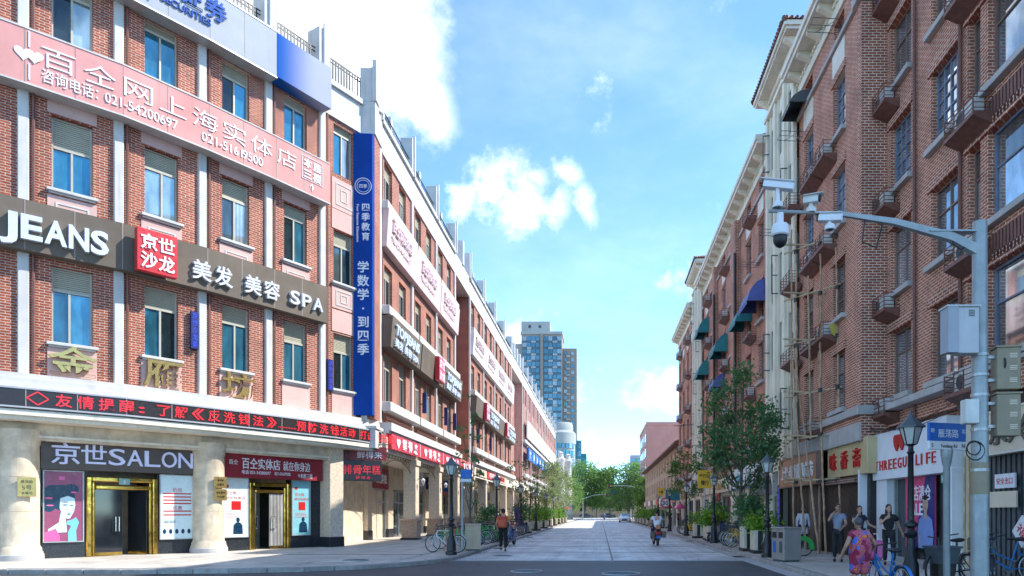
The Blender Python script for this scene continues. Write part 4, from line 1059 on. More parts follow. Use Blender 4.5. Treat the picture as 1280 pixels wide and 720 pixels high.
for i, (u, mt) in enumerate(((10.0, 'sign_silver'), (15.2, 'sign_cobalt'), (20.6, 'sign_blue_bright'))):
    q = fA.pt(u, 1.3, 3.25); t = empty('hanging_sign', q, 0); tag(t, ('lilac grey hanging sign under the second arcade bay', 'dark blue hanging sign under the third arcade bay', 'blue hanging sign under the fourth arcade bay')[i], 'sign')
    O('panel', MB().box(-.5, -.04, 0, .7, .04, .85).mesh('panel', mt, bevel=.01), t); m = MB(); text(m, ('雁荡', '小吃', '咖啡')[i], -.35, .3, .36, .02, .04, width=.8); LT(m, 'letter_white', t)
    O('hanger', MB().tube((.1, 0, .85), (.1, 0, 1.2), .02, n=6).mesh('hanger', 'steel_dark'), t)
m = MB()
for k, ch in enumerate('雁荡路步行街'): text(m, ch, .9 + k * .5, 2.75, .36, .03, .03)
for k, ch in enumerate('百年老店'): text(m, ch, 1.4 + k * .45, 2.3, .28, .03, .03)
o = O('wall_lettering', m.mesh('wall_lettering', 'letter_black'), None, (SHX, 32.6, 0), pi / 2); tag(o, 'dark metal characters fixed to the stone wall behind the arcade', 'lettering')
# wall lanterns on the arcade columns
for i in range(4):
    q = FL.pt((i + 1) * BAY1, .36, 3.3); t = empty('wall_lantern', q, pi / 2); tag(t, 'wall lantern on the %s arcade column from the corner' % ('first', 'second', 'third', 'fourth')[i], 'lantern', 'wall lanterns on arcade columns')
    O('bracket', MB().path([(0, .02, .1), (0, -.2, .3), (0, -.32, .2)], .018, 5).mesh('bracket', 'iron_black'), t)
    O('lantern', MB().lathe([(.05, -.2), (.11, -.02), (.13, .0), (.03, .12)], 8, (0, -.32, .1)).mesh('lantern', 'lantern_glass'), t)
for i, (u, bx) in enumerate(((BAY1 + 1.9, 0), (2 * BAY1 + 1.9, 0), (2 * BAY1 + 4.6, 0), (Y2 - Y1 + 2.6, 0), (Y2 - Y1 + 9.2, 0))):
    q = FL.pt(u, .25, 7.4); t = empty('light_box', q, pi / 2); tag(t, 'small blue vertical light box between second floor windows, %s along the street front' % ('first', 'second', 'third', 'fourth', 'fifth')[i], 'light box', 'blue light boxes')
    O('panel', MB().box(-.06, -.14, 0, .06, .10, 1.2).mesh('panel', 'sign_cobalt', bevel=.01), t); O('bracket', MB().box(-.03, .05, .5, .03, .25, .56).mesh('bracket', 'steel_dark'), t)
# ================================================================ RIGHT BUILDINGS
AX, BX = 9.15, 8.35
YB = 21.75
def FRr(x, yfar): return Frame(x, yfar, -pi / 2)
def win_grid(w, h, frm, glass, cols, rows, transom=None, sill='grey_stone', open_=False):
    f = MB(); e = .06
    f.box(0, 0, 0, e, .1, h); f.box(w - e, 0, 0, w, .1, h); f.box(e, 0, 0, w - e, .1, e); f.box(e, 0, h - e, w - e, .1, h)
    xs = [e + (w - 2 * e) * k / cols for k in range(cols + 1)]; zs = [e + (h - 2 * e) * k / rows for k in range(rows + 1)]
    if transom: zs = [e, transom, h - e]
    for x in xs[1:-1]: f.box(x - .022, .01, e, x + .022, .08, h - e)
    for z in zs[1:-1]: f.box(e, .012, z - .022, w - e, .078, z + .022)
    ch = []
    cache = {}
    for i in range(len(xs) - 1):
        for j in range(len(zs) - 1):
            a, b, c, d = xs[i] + .022, xs[i + 1] - .022, zs[j] + .022, zs[j + 1] - .022
            ch.append(('pane', MB().box(a, .05, c, b, .06, d).mesh('pane', glass)))
    if sill: ch.append(('sill', MB().box(-.12, -.34, -.16, w + .12, .05, 0).mesh('sill', sill, bevel=.012)))
    lin = MB(); n = int((w + .3) / .085)
    for k in range(n): x = -.15 + k * .085; lin.box(x + .006, -.21, h, x + .079, -.155, h + .26)
    ch.append(('lintel', lin.mesh('lintel', 'brick_pier')))
    return (f.mesh('window', frm), ch)
RW = [win_grid(1.42, 2.05, 'frame_brown', 'glass_right', 2, 2, 1.35), win_grid(1.42, 2.05, 'frame_blue', 'glass_right', 4, 5), win_grid(1.42, 2.05, 'frame_brown', 'glass_right', 2, 2, 1.3), win_grid(1.42, 2.05, 'frame_blue', 'glass_right', 4, 4)]
RWbig = [win_grid(2.3, 2.15, 'frame_brown', 'glass_right', 2, 2, 1.45), win_grid(2.3, 2.15, 'frame_blue', 'glass_right', 2, 2, 1.3)]
RWn = [win_grid(.55, 2.15, 'frame_brown', 'glass_right', 1, 2, 1.4)]
RWs = [win_grid(1.2, 2.0, 'frame_brown', 'glass_right', 2, 3), win_grid(1.2, 2.0, 'frame_blue', 'glass_right', 3, 4)]
def cage_parts(L=1.35, d=.5):
    """balcony cage holding an air conditioner: slab, rails, unit"""
    s = MB(); s.box(0, -d, 0, L, 0, .10); s.prof([(-.02, -.20), (-.02, 0), (-d + .02, 0)], .0, L); s = s.mesh('balcony', 'iron_brown', fix=True)
    r = MB()
    for k in range(4):
        z = .18 + k * .125
        r.path([(.02, 0, z), (.02, -d + .02, z), (L - .02, -d + .02, z), (L - .02, 0, z)], .014, 4)
    for x in (.02, L * .35, L * .68, L - .02): r.box(x - .014, -d + .005, .1, x + .014, -d + .03, .58)
    r = r.mesh('railing', 'iron_brown')
    a = MB(); a.box(.25, -.36, .12, 1.05, -.06, .56); a.cur = 1; a.lathe([(.19, -.365), (.19, -.372)], 18, (.55, 0, .34), 'y')
    for q in (.06, .11, .16): a.torus((.55, -.375, .34), q, .006, 14, 4, 'y')
    a = a.mesh('air_conditioner', ['ac_white', 'steel_dark'])
    b = MB(); b.prof([(0, -.55), (0, 0), (-.45, 0)], .1, .13); b.prof([(0, -.55), (0, 0), (-.45, 0)], L - .13, L - .1)
    return s, r, a
CG = cage_parts()
def cage(parent, loc, rz, ac=True):
    o = O('balcony', CG[0], parent, loc, rz); O('railing', CG[1], o)
    if ac: O('air_conditioner', CG[2], o)
FLO = [5.2, 8.4, 11.6, 14.8]
rr = random.Random(3)
# ---- near section
RA = empty('brick_building', (AX, YB, 0), -pi / 2); tag(RA, 'dark red brick building nearest on the right with caged balconies', 'building')
LA = YB - 10.5
cols = [(.25, 1.42, RW), (2.9, 1.42, RW), (4.78, .55, RWn), (5.65, 2.3, RWbig), (8.6, 1.42, RW)]
holes = []
for (u, w, k) in cols:
    for z in FLO + [18.0]: holes.append((u, u + w, z, z + (2.05 if k is RW else 2.15)))
O('brick_wall', facade(MB(), 0, LA, 4.3, 21.4, holes, .24).mesh('brick_wall', 'brick_right'), RA)
for ci, (u, w, k) in enumerate(cols):
    for zi, z in enumerate(FLO + [18.0]):
        if k is RW: pr = k[0 if ci == 0 and zi in (0, 1, 3) else (1 if ci == 0 else (1 if zi == 2 else (0 if zi else 2)))]
        else: pr = k[(zi + ci) % len(k)] if k is RWbig else k[0]
        if k is RWbig: pr = k[1] if zi < 2 else k[0]
        put_window(pr, RA, (u, .16, z), 0)
for z in FLO + [18.0]:
    cage(RA, (-.42, 0, z - .62), 0); cage(RA, (4.55, 0, z - .75), 0); cage(RA, (8.0, 0, z - .65), 0)
for u in (2.05, 4.55, 8.2): O('downpipe', MB().tube((u, -.08, .2), (u, -.08, 21.3), .05, n=8).mesh('downpipe', 'iron_brown'), RA)
O('string_course', MB().box(0, -.14, 4.92, LA, .0, 5.03).mesh('string_course', 'grey_stone', bevel=.01), RA)
for (u, w) in ((5.0, 3.3),):
    for z in FLO[1:]: O('fluted_panel', (lambda m: [m.box(u + .7 + k * .13, -.05, z - .95, u + .78 + k * .13, 0, z - .35) for k in range(16)] and m)(MB()).mesh('fluted_panel', 'iron_brown'), RA)
O('ledge', MB().box(.0, -.45, 4.72, 4.4, 0, 4.92).mesh('ledge', 'grey_stone', bevel=.015), RA)
O('body', MB().box(0, .3, 0, LA, 14, 21.2).mesh('body', 'brick_right'), RA)
O('roof', MB().box(-.1, -.1, 21.4, LA, 14, 21.6).mesh('roof', 'roof_flat'), RA)
O('eave', MB().box(0, -.6, 21.0, LA + .3, 0, 21.4).mesh('eave', 'cream_trim'), RA)
# ---- long apartment house: wing, cream tower, centre, cream tower, wing
YC0, YC1, YD1, YE1, YF1 = 28.6, 33.4, 55.0, 60.0, 72.4
RB = empty('apartment_house', (BX, YF1, 0), -pi / 2); tag(RB, 'long brick apartment house with two cream towers and bracketed cream eaves', 'building')
def ub(Y): return YF1 - Y
def wing(ya, yb, wins, brick='brick_right', top=19.0):
    """a brick stretch from far ya to near yb; wins: list of (Y near edge, set, floors with cage)"""
    ua, uc = ub(ya), ub(yb); holes = []
    for (Y, w, k) in wins:
        for z in FLO: holes.append((ub(Y), ub(Y) + w, z, z + 2.0))
        holes.append((ub(Y) + .1, ub(Y) + w - .1, 18.12, 18.9))
    O('brick_wall', facade(MB(), ua, uc, 3.9, top, holes, .24).mesh('brick_wall', brick), RB)
    at = win_slider(1.0, .78, 0, 'frame_brown', 'glass_right', sill=False)
    for (Y, w, k) in wins:
        for zi, z in enumerate(FLO): put_window(RWs[rr.randrange(2)], RB, (ub(Y), .16, z), 0)
        put_window(at, RB, (ub(Y) + .1, .16, 18.12), 0)
        O('panel', MB().box(ub(Y), -.03, 17.0, ub(Y) + w, .0, 17.9).mesh('panel', 'cream_trim'), RB)
    O('string_course', MB().box(ua, -.12, 17.95, uc, .0, 18.1).mesh('string_course', 'grey_stone', bevel=.01), RB)
    O('string_course', MB().box(ua, -.16, 4.75, uc, .0, 5.0).mesh('string_course', 'grey_stone', bevel=.01), RB)
    # frieze, soffit, brackets, gutter
    O('frieze', MB().box(ua, -.08, 19.0, uc, .3, 19.66).mesh('frieze', 'cream_paint'), RB)
    O('dentil_course', (lambda m: [m.box(ua + .1 + k * .26, -.15, 19.36, ua + .23 + k * .26, -.08, 19.5) for k in range(int((uc - ua) / .26))] and m)(MB()).mesh('dentil_course', 'cream_paint'), RB)['kind'] = 'stuff'
    O('eave', MB().box(ua - .1, -.68, 19.66, uc + .1, .3, 19.84).box(ua - .12, -.76, 19.84, uc + .12, .3, 20.06).mesh('eave', 'cream_trim', bevel=.0), RB)
    bk = MB().prof([(-.08, 19.30), (-.08, 19.66), (-.60, 19.66), (-.60, 19.54)], 0, .24).mesh('eave_bracket', 'cream_paint', fix=True)
    k = ua + .4
    while k < uc - .4: O('eave_bracket', bk, RB, (k, 0, 0)); k += 1.25
    O('roof', MB().prof([(-.7, 20.06), (6.5, 22.2), (13.5, 20.06)], ua, uc).mesh('roof', 'roof_tile', fix=True), RB)
def tower(ya, yb):
    ua, uc = ub(ya), ub(yb); w = uc - ua; m = MB(); y0 = -.10
    hs = []; nw = 3; pitch = w / nw
    for k in range(nw):
        for z in FLO + [18.0]: hs.append((ua + pitch * k + pitch * .5 - .38, ua + pitch * k + pitch * .5 + .38, z, z + 1.9))
    O('cream_wall', facade(MB(), ua, uc, 3.9, 21.6, hs, .3, y=y0).mesh('cream_wall', 'cream_paint'), RB)
    tw = win_grid(.76, 1.9, 'shutter_green', 'glass_right', 2, 3, sill=None)
    tw = (tw[0], [c for c in tw[1] if c[0] != 'lintel'])
    sh = MB(); sh.box(0, -.36, .05, .03, -.32, 1.85); sh.box(0, -.04, .05, .03, 0, 1.85); sh.box(0, -.32, .05, .03, -.04, .10); sh.box(0, -.32, 1.80, .03, -.04, 1.85); sh.box(0, -.32, .9, .03, -.04, .94); sh = sh.mesh('shutter', 'steel_dark')
    for i, h in enumerate(hs):
        o = put_window(tw, RB, (h[0], y0 + .18, h[2]), 0)
        if i % 3 == 1: O('open_sash', sh, o, (.0, -.2, 0), radians(rr.uniform(-20, 5)))
    for k in range(nw + 1):
        u = ua + pitch * k; u = min(max(u, ua + .16), uc - .16)
        O('fin', MB().box(u - .16, y0 - .16, 4.0, u + .16, y0, 20.6).mesh('fin', 'cream_paint', bevel=.02), RB)
        if k < nw:
            for q in (.27, .73): O('fin', MB().box(u + pitch * q - .05, y0 - .08, 4.0, u + pitch * q + .05, y0, 20.6).mesh('fin', 'cream_paint'), RB)
    O('cornice', MB().box(ua - .06, y0 - .22, 20.6, uc + .06, .3, 20.8).box(ua - .04, y0 - .1, 21.35, uc + .04, .3, 21.6).mesh('cornice', 'cream_trim'), RB)
    O('side_wall', MB().box(ua - .02, y0, 19.9, ua, 6, 21.6).box(uc, y0, 19.9, uc + .02, 6, 21.6).mesh('side_wall', 'cream_paint'), RB)
    e = MB(); e.box(ua - .42, -.66, 21.6, uc + .42, 6.5, 21.72); e.box(ua - .5, -.75, 21.72, uc + .5, 6.6, 21.92); O('eave', e.mesh('eave', 'cream_trim'), RB)
    bk = MB().prof([(y0, 21.2), (y0, 21.6), (-.6, 21.6), (-.6, 21.5)], 0, .3).mesh('eave_bracket', 'cream_paint', fix=True)
    for u in (ua + .02, uc - .32): O('eave_bracket', bk, RB, (u, 0, 0))
    rf = MB(); a, b, c, d = ua - .55, uc + .55, -.8, 6.7; hz = 21.94; mx = (a + b) / 2
    rf.add([(a, c, hz), (b, c, hz), (b, d, hz), (a, d, hz), (mx, c + 3.4, hz + 1.5), (mx, d - 3.4, hz + 1.5)], [(0, 1, 4), (1, 2, 5, 4), (2, 3, 5), (3, 0, 4, 5)])
    rt = O('roof', rf.mesh('roof', 'roof_tile', fix=True), RB)
    t = MB(); n = int((b - a) / .22)
    for k in range(n): x = a + .11 + k * .22; t.tube((x, c - .04, hz + .02), (x + (mx - x) * .9, c + 3.1, hz + 1.38), .07, n=6)
    n = int((d - c) / .22)
    for k in range(n):
        y = c + .11 + k * .22; t.tube((b + .04, y, hz + .02), (b - .9, y, hz + .42), .07, n=6)
    for p, q in (((a, c, hz), (mx, c + 3.4, hz + 1.5)), ((b, c, hz), (mx, c + 3.4, hz + 1.5))): t.tube(p, q, .11, n=6)
    O('ridge_tiles', t.mesh('ridge_tiles', 'roof_tile'), rt)
wing(YC0, YB, [(24.45, 1.2, 0), (27.9, 1.2, 0)])
tower(YC1, YC0)
wing(YD1, YC1, [(36.0, 1.2, 0), (38.9, 1.2, 0), (43.6, 1.2, 0), (46.6, 1.2, 0), (50.4, 1.2, 0), (53.8, 1.2, 0)])
tower(YE1, YD1)
wing(YF1, YE1, [(62.4, 1.2, 0), (65.4, 1.2, 0), (68.6, 1.2, 0), (71.6, 1.2, 0)])
for Y in (26.6, 37.5, 45.0, 52.0, 63.8, 70.2):
    for zi, z in enumerate(FLO + [18.0]):
        if rr.random() < .86: cage(RB, (ub(Y) - .3, 0, z - .6), 0, rr.random() < .8)
for z in (8.4, 11.6, 14.8): cage(RB, (ub(25.4), 0, z - .6), 0)
for z in (8.4, 11.6, 14.8): cage(RB, (ub(29.4), -.1, z - .6), 0, False)
# brick shafts
for ya, yb, d in ((41.9, 40.6, .34), (49.0, 48.3, .3)):
    O('brick_pier', MB().box(ub(ya), -d, 3.9, ub(yb), 0, 19.0).mesh('brick_pier', 'brick_pier'), RB)
    O('downpipe', MB().tube((ub(yb) + .12, -d - .02, 4), (ub(yb) + .12, -d - .02, 17), .075, n=8).mesh('downpipe', 'iron_black'), RB)
# camera-facing end of the wing and white band round it
O('brick_pier', MB().box(ub(YB) - .32, -.03, 3.9, ub(YB) + .02, .82, 19.0).mesh('brick_pier', 'brick_pier'), RB)
O('band_course', MB().box(ub(YB) - .4, -.2, 17.9, ub(YB) + .12, .82, 18.16).mesh('band_course', 'grey_stone', bevel=.012), RB)
O('band_course', MB().box(ub(YB) - .4, -.2, 4.72, ub(YB) + .14, .82, 5.02).mesh('band_course', 'grey_stone', bevel=.012), RB)
O('end_frieze', MB().box(ub(YB), -.1, 19.0, ub(YB) + .04, 9, 19.9).mesh('end_frieze', 'cream_paint'), RB)
O('body', MB().box(.05, 1.2, 3.6, ub(YB) - .05, 13.5, 19.6).mesh('body', 'brick_right'), RB)
O('far_wall', MB().box(.0, 0, 0, .05, 13.5, 19.6).mesh('far_wall', 'brick_right'), RB)
O('concrete_lintel', MB().box(ub(28.6), -.12, 3.9, ub(YB), .3, 4.5).mesh('concrete_lintel', 'grey_stone', bevel=.01), RB)
O('shop_beam', MB().box(0, -.06, 3.55, ub(28.6), .4, 3.92).mesh('shop_beam', 'cream_trim'), RB)
# diagonal steel braces and clothes racks sticking out between windows
for i, (Y, z) in enumerate(((28.3, 17.0), (35.3, 10.3), (31.6, 14.4), (36.2, 14.6), (60.5, 16.5), (72.0, 13.0), (54.6, 6.9), (24.2, 18.6), (62, 9.5), (68, 10.2))):
    m = MB(); m.path([(0, 0, 0), (0, -1.0, .05), (.7, -1.0, .05), (.7, 0, 0)], .013, 4); m.tube((0, -.7, .04), (0, 0, .45), .010, n=4); m.tube((.35, 0, 0), (.35, -1, .05), .01, n=4)
    O('drying_rack', m.mesh('drying_rack', 'steel_dark'), RB, (ub(Y), 0, z))
# awnings over windows
def awning(parent, Y, z, w, d, h, mat_, frx, label):
    n = 7; vs = []; prof = [(0, h), (-d * .45, h * .86), (-d * .8, h * .5), (-d, 0)]
    m = MB()
    pts = [[(w * i / n, y, zz) for (y, zz) in prof] for i in range(n + 1)]
    for i in range(n):
        for k in range(len(prof) - 1): m.quad(pts[i][k], pts[i][k + 1], pts[i + 1][k + 1], pts[i + 1][k])
    m.add(pts[0] + [(0, 0, 0)], [(4, 3, 2, 1, 0)]); m.add(pts[n] + [(w, 0, 0)], [(0, 1, 2, 3, 4)])
    for i in range(n): a = w * i / n; b = w * (i + 1) / n; m.add([(a, -d, 0), (b, -d, 0), (b, -d - .005, -.14), ((a + b) / 2, -d - .005, -.19), (a, -d - .005, -.14)], [(0, 4, 3, 2, 1)])
    t = empty('awning', (frx, Y, z), -pi / 2); tag(t, label, 'awning', 'rounded fabric awnings')
    O('canopy', m.mesh('canopy', mat_, smooth=True), t)
    f = MB(); f.path([(0, 0, 0), (0, -d, 0), (w, -d, 0), (w, 0, 0)], .015, 5); f.tube((.02, 0, .0), (.02, -d * .75, h * .5), .012, n=4); f.tube((w - .02, 0, .0), (w - .02, -d * .75, h * .5), .012, n=4); O('frame', f.mesh('frame', 'steel_dark'), t)
awning(RB, 36.6, 12.3, 2.2, .95, 1.15, 'awning_blue', BX, 'faded blue rounded awning high on the brick house beside the cream tower')
awning(RB, 39.6, 12.1, 2.2, .95, 1.15, 'awning_teal', BX, 'dark teal awning touching the faded blue awning')
awning(RB, 46.9, 12.15, 2.3, .95, 1.2, 'awning_teal', BX, 'large teal awning in the middle of the brick house front')
awning(RB, 47.4, 10.0, 1.9, .9, .95, 'awning_blue', BX, 'small blue awning below the large teal awning')
awning(RB, 54.4, 15.4, 2.2, .9, 1.2, 'awning_teal', BX, 'teal awning nearest the far cream tower, upper one')
awning(RB, 54.4, 12.2, 2.0, .9, 1.2, 'awning_teal', BX, 'teal awning nearest the far cream tower, lower one')
awning(RB, 28.6, 18.0, 1.4, .8, .5, 'steel_dark', BX, 'dark small awning right under the near eaves')

# ---- right ground floor shops
def FRs(x, yfar): return Frame(x, yfar, -pi / 2)
SW = empty('shop_row', (BX, YF1, 0), -pi / 2); tag(SW, 'row of ground floor shop fronts under the brick apartment house', 'shop front')
u = 0.; k = 0
while u < ub(33.5):
    w = 3.6; mt = ('frame_brown', 'cream_trim', 'steel_dark')[k % 3]
    f = MB(); f.box(u, -.02, .1, u + .1, .15, 2.75); f.box(u + w - .1, -.02, .1, u + w, .15, 2.75); f.box(u + .1, -.02, 2.65, u + w - .1, .15, 2.75); f.box(u + w * .4 - .05, -.02, .1, u + w * .4 + .05, .15, 2.65); f.box(u + w * .4 + .05, -.02, .1, u + w - .1, .15, .55)
    s = O('shop_window', f.mesh('shop_window', mt), SW)
    O('pane', MB().box(u + .1, .06, .1, u + w * .4 - .05, .08, 2.65).mesh('pane', 'glass_dark'), s); O('pane', MB().box(u + w * .4 + .05, .06, .55, u + w - .1, .08, 2.65).mesh('pane', 'glass_shop'), s)
    O('pier', MB().box(u + w, -.16, .1, u + w + .75, .25, 3.55).mesh('pier', 'cream_paint', bevel=.015), SW)
    O('fascia_board', MB().box(u, -.04, 2.75, u + w, .25, 3.55).mesh('fascia_board', 'cream_trim'), SW)
    u += w + .75; k += 1
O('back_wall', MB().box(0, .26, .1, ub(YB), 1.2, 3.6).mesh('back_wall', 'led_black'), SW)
FB = FRs(BX, YF1)
def rsign(Yf, Yn, z0, z1, v, mat_, label, lets, trim=None, dep=.25): return box_sign('shop_sign', FB, ub(Yf), ub(Yn), z0, z1, v, dep, mat_, label, lets, trim)
rsign(41.8, 34.7, 2.95, 4.15, .40, 'sign_white', 'white shop sign with cyan lettering behind the street tree', [('一点点', 1.4, .42, .62, 2.2, 'sign_cyan', .04, .02), ('茶', 5.0, .4, .6, .7, 'shutter_green', .04, .02), ('——————', .4, -.1, .5, 6.2, 'sign_blue_bright', .03, .05)])
rsign(49.5, 42.4, 2.95, 3.85, .34, 'sign_cream', 'cream shop sign with dark characters left of the white sign', [('老上海点心', 1.2, .24, .5, 4.4, 'wood_yellow', .03, .01)])
rsign(56.4, 50.2, 2.95, 3.85, .34, 'sign_cream', 'plain cream shop sign with faint letters near the yellow road sign', [('理发店', 1.2, .24, .5, 2.8, 'sign_brown', .03, .01)])
rsign(63.5, 57.0, 3.2, 4.4, .34, 'sign_silver', 'grey shop sign with a round clock on the far brick wing', [('钟表', 4.0, .3, .6, 1.6, 'letter_black', .03, .01)])
rsign(71, 65, 3.0, 3.9, .34, 'sign_terracotta', 'rust red shop sign on the far brick wing', [('小吃店', 1.2, .24, .5, 2.8, 'letter_white', .03, .01)])
# terracotta sign behind the bamboo
rsign(30.4, 25.3, 2.72, 3.86, .34, 'sign_terracotta', 'terracotta sign with white characters behind the bamboo scaffold', [('上海·老香斋饮食店', .35, .34, .60, 4.4, 'letter_white', .04, .03)], 'frame_brown')
# mauve dome awning
t = empty('dome_awning', (BX, 34.6, 2.62), -pi / 2); tag(t, 'mauve quarter dome awning over a narrow shop door', 'awning')
m = MB(); nn = 8; w = 1.9
for i in range(nn):
    for j in range(4):
        def dp(i, j): a = pi * i / nn; b = pi / 2 * j / 4; return (w / 2 - w / 2 * cos(a) * cos(b), -.95 * sin(a) * cos(b), .95 * sin(b))
        m.quad(dp(i, j), dp(i + 1, j), dp(i + 1, j + 1), dp(i, j + 1))
for i in range(nn):
    a = dp(i, 0); b = dp(i + 1, 0); m.quad((a[0], a[1], -.14), (b[0], b[1], -.14), b, a)
O('canopy', m.mesh('canopy', 'awning_mauve'), t)
# purple-blue neon column sign and dark door by the white-coat man
q = FB.pt(ub(30.9), .22, .45); t = empty('neon_sign', q, -pi / 2); tag(t, 'tall narrow sign with glowing blue characters beside the dark entrance', 'sign')
O('panel', MB().box(-.22, -.05, 0, .22, .1, 2.4).mesh('panel', 'led_black', bevel=.01), t); m = MB(); vtext(m, '上海老字号点心', 0, 2.36, .32, .335, depth=.012, v=.05, bold=.01); LT(m, 'led_blue', t)
q = FB.pt(ub(46.6), .25, .5); t = empty('red_banner_sign', q, -pi / 2); tag(t, 'tall red vertical sign between shops near the parked scooters', 'sign')
O('panel', MB().box(-.4, -.08, 0, .4, .05, 2.5).mesh('panel', 'sign_red', bevel=.01), t); m = MB(); vtext(m, '特价优惠', 0, 2.35, .5, .58, depth=.02, v=.08); LT(m, 'led_black', t)
q = FB.pt(ub(59.4), .5, 3.7); t = empty('wall_clock', q, -pi / 2); tag(t, 'round white wall clock on the far brick wing', 'clock')
O('case', MB().lathe([(.62, 0), (.62, .2), (.5, .25)], 24, ax='y').mesh('case', 'grey_stone', smooth=True), t); O('dial', MB().lathe([(.5, -.02), (.5, .0)], 24, ax='y').mesh('dial', 'sign_white'), t)
O('hands', MB().box(-.02, -.04, 0, .02, -.02, .4).box(0, -.04, -.02, .28, -.02, .02).mesh('hands', 'letter_black'), t)
# shop piers and entrances below the bamboo
GS = empty('restaurant_front', (BX, 33.2, 0), -pi / 2); tag(GS, 'restaurant front with brick piers and yellow wooden door under gold sign', 'shop front')
def ug(Y): return 33.2 - Y
for Y, w in ((33.2, .5), (31.6, .35), (26.9, .4)): O('pier', MB().box(ug(Y), -.1, .1, ug(Y) + w, .26, 3.9).mesh('pier', 'cream_trim' if Y > 30 else 'frame_brown', bevel=.01), GS)
f = MB(); f.box(ug(33.0) + .35, .0, .1, ug(31.6), .12, 2.4); O('glass_door', f.mesh('glass_door', 'glass_shop'), GS)
O('folding_gate', (lambda m: [m.box(ug(30.2) + k * .22, .04, .1, ug(30.2) + .16 + k * .22, .1, 2.8) for k in range(14)] and m)(MB()).mesh('folding_gate', 'black_plastic'), GS)
O('brick_pier', MB().box(ug(26.2), .55, .1, ug(25.2), .9, 3.9).mesh('brick_pier', 'brick_base'), GS)
O('brick_pier', MB().box(ug(22.6), .3, .1, ug(22.1), .9, 3.9).mesh('brick_pier', 'brick_base'), GS)
d = MB(); d.box(ug(25.2), .70, .1, ug(24.95), .8, 2.6); d.box(ug(24.95), .70, 2.1, ug(23.9), .8, 2.6); d.box(ug(24.95), .7, .1, ug(23.9), .76, 2.1); O('door', d.mesh('door', 'wood_yellow', bevel=.01), GS)
O('door_pane', MB().box(ug(24.85), .66, .9, ug(24.0), .7, 1.9).mesh('door_pane', 'glass_shop'), GS)
d = MB(); d.box(ug(23.9), .72, .1, ug(22.6), .8, 2.6); O('door', d.mesh('door', 'frame_brown', bevel=.01), GS); O('door_pane', MB().box(ug(23.7), .68, .7, ug(22.8), .72, 2.0).mesh('door_pane', 'glass_shop'), GS)
O('tiled_hood', MB().prof([(.75, 2.6), (.75, 3.1), (-.05, 2.72), (-.05, 2.6)], ug(25.2), ug(22.3)).mesh('tiled_hood', 'brick_base', fix=True), GS)
O('side_wall', MB().box(ug(22.1), -.0, .1, ug(22.0), .9, 3.0).mesh('side_wall', 'sign_white'), GS)
box_sign('shop_sign', FRs(BX + .3, 25.1), 0, 3.72, 2.85, 4.0, .28, .5, 'sign_gold', 'gold fascia sign with three large red brush characters', [(c, .36 + i * 1.12, .30, .66, .62, 'letter_red', .07, .008) for i, c in enumerate('味香斋')])
# ---- white clothing shop
FA = FRs(AX, YB)
TG = empty('clothing_shop', (AX, YB, 0), -pi / 2); tag(TG, 'white clothing shop front with glass windows and posters', 'shop front')
O('white_pier', MB().box(.0, -.35, .1, .75, .4, 2.75).mesh('white_pier', 'sign_white', bevel=.02), TG)
O('white_pier', MB().box(4.35, -.36, .1, 4.66, .4, 2.75).mesh('white_pier', 'sign_white', bevel=.02), TG)
f = MB(); f.box(.75, -.12, .1, .83, .1, 2.7); f.box(3.1, -.12, .1, 3.18, .1, 2.7); f.box(4.27, -.12, .1, 4.35, .1, 2.7); f.box(.83, -.12, .1, 4.27, .1, .28)
s = O('shop_window', f.mesh('shop_window', 'galvanised'), TG); O('pane', MB().box(.83, -.02, .28, 3.1, .02, 2.7).mesh('pane', 'glass_shop'), s); O('pane', MB().box(3.18, -.02, .28, 4.27, .02, 2.7).mesh('pane', 'glass_shop'), s)
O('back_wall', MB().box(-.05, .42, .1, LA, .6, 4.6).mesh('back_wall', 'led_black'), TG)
box_sign('shop_sign', FA, -.25, 4.62, 2.62, 4.05, .46, 1.0, 'sign_white', 'white box sign with red letters over the clothing shop', [(c, .50 + i * .325, .28, .44, .22, 'letter_red', .03, .0) for i, c in enumerate('THREEGUN')] + [(c, 3.25 + i * .30, .28, .44, .20 if c != 'I' else .06, 'letter_red', .03, .0) for i, c in enumerate('LIFE')] + [ ('♥', 1.9, .86, .46, .36, 'letter_red', .06, .01), ('♥', 2.24, .86, .46, .36, 'letter_red', .06, .01)])
t = empty('sale_poster', FA.pt(1.75, .20, .62), -pi / 2); tag(t, 'pink and navy sale poster with a man in a blue shirt', 'poster')
w, h = 1.75, 2.05
O('backing', MB().box(0, 0, 0, w, .04, h).mesh('backing', 'sign_magenta'), t)
m = MB(); blob(m, [(w, 0), (w, h), (w * .72, h), (w * .30, 0)][::-1][::-1], -.004); m.f = [tuple(reversed(f_)) for f_ in m.f]; O('navy_field', m.mesh('navy_field', 'sign_navy', fix=False), t)
m = MB(); text(m, '店清仓', .50, 1.36, .46, .01, .004, width=1.05, bold=.01); text(m, 'SALE', .14, .92, .46, .01, .004, width=.95, bold=.02); LT(m, 'letter_white', t)
pm('print_shirt', (.20, .29, .58), .35, .08, 4); pm('print_skin', (.50, .32, .24), .35, .06, 4)
m = MB(); cx = 1.24; blob(m, [(cx - .40, 0), (cx + .40, 0), (cx + .46, .46), (cx + .36, .80), (cx + .12, .92), (cx - .12, .92), (cx - .36, .80), (cx - .46, .46)], -.009); O('printed_shirt', m.mesh('printed_shirt', 'print_shirt'), t)
m = MB(); blob(m, oval(cx, 1.22, .16, .22), -.012); blob(m, [(cx - .08, .82), (cx + .08, .82), (cx + .09, 1.1), (cx - .09, 1.1)], -.011); blob(m, [(cx - .40, .05), (cx - .30, .05), (cx - .30, .35), (cx - .40, .40)], -.011); O('printed_skin', m.mesh('printed_skin', 'print_skin'), t)
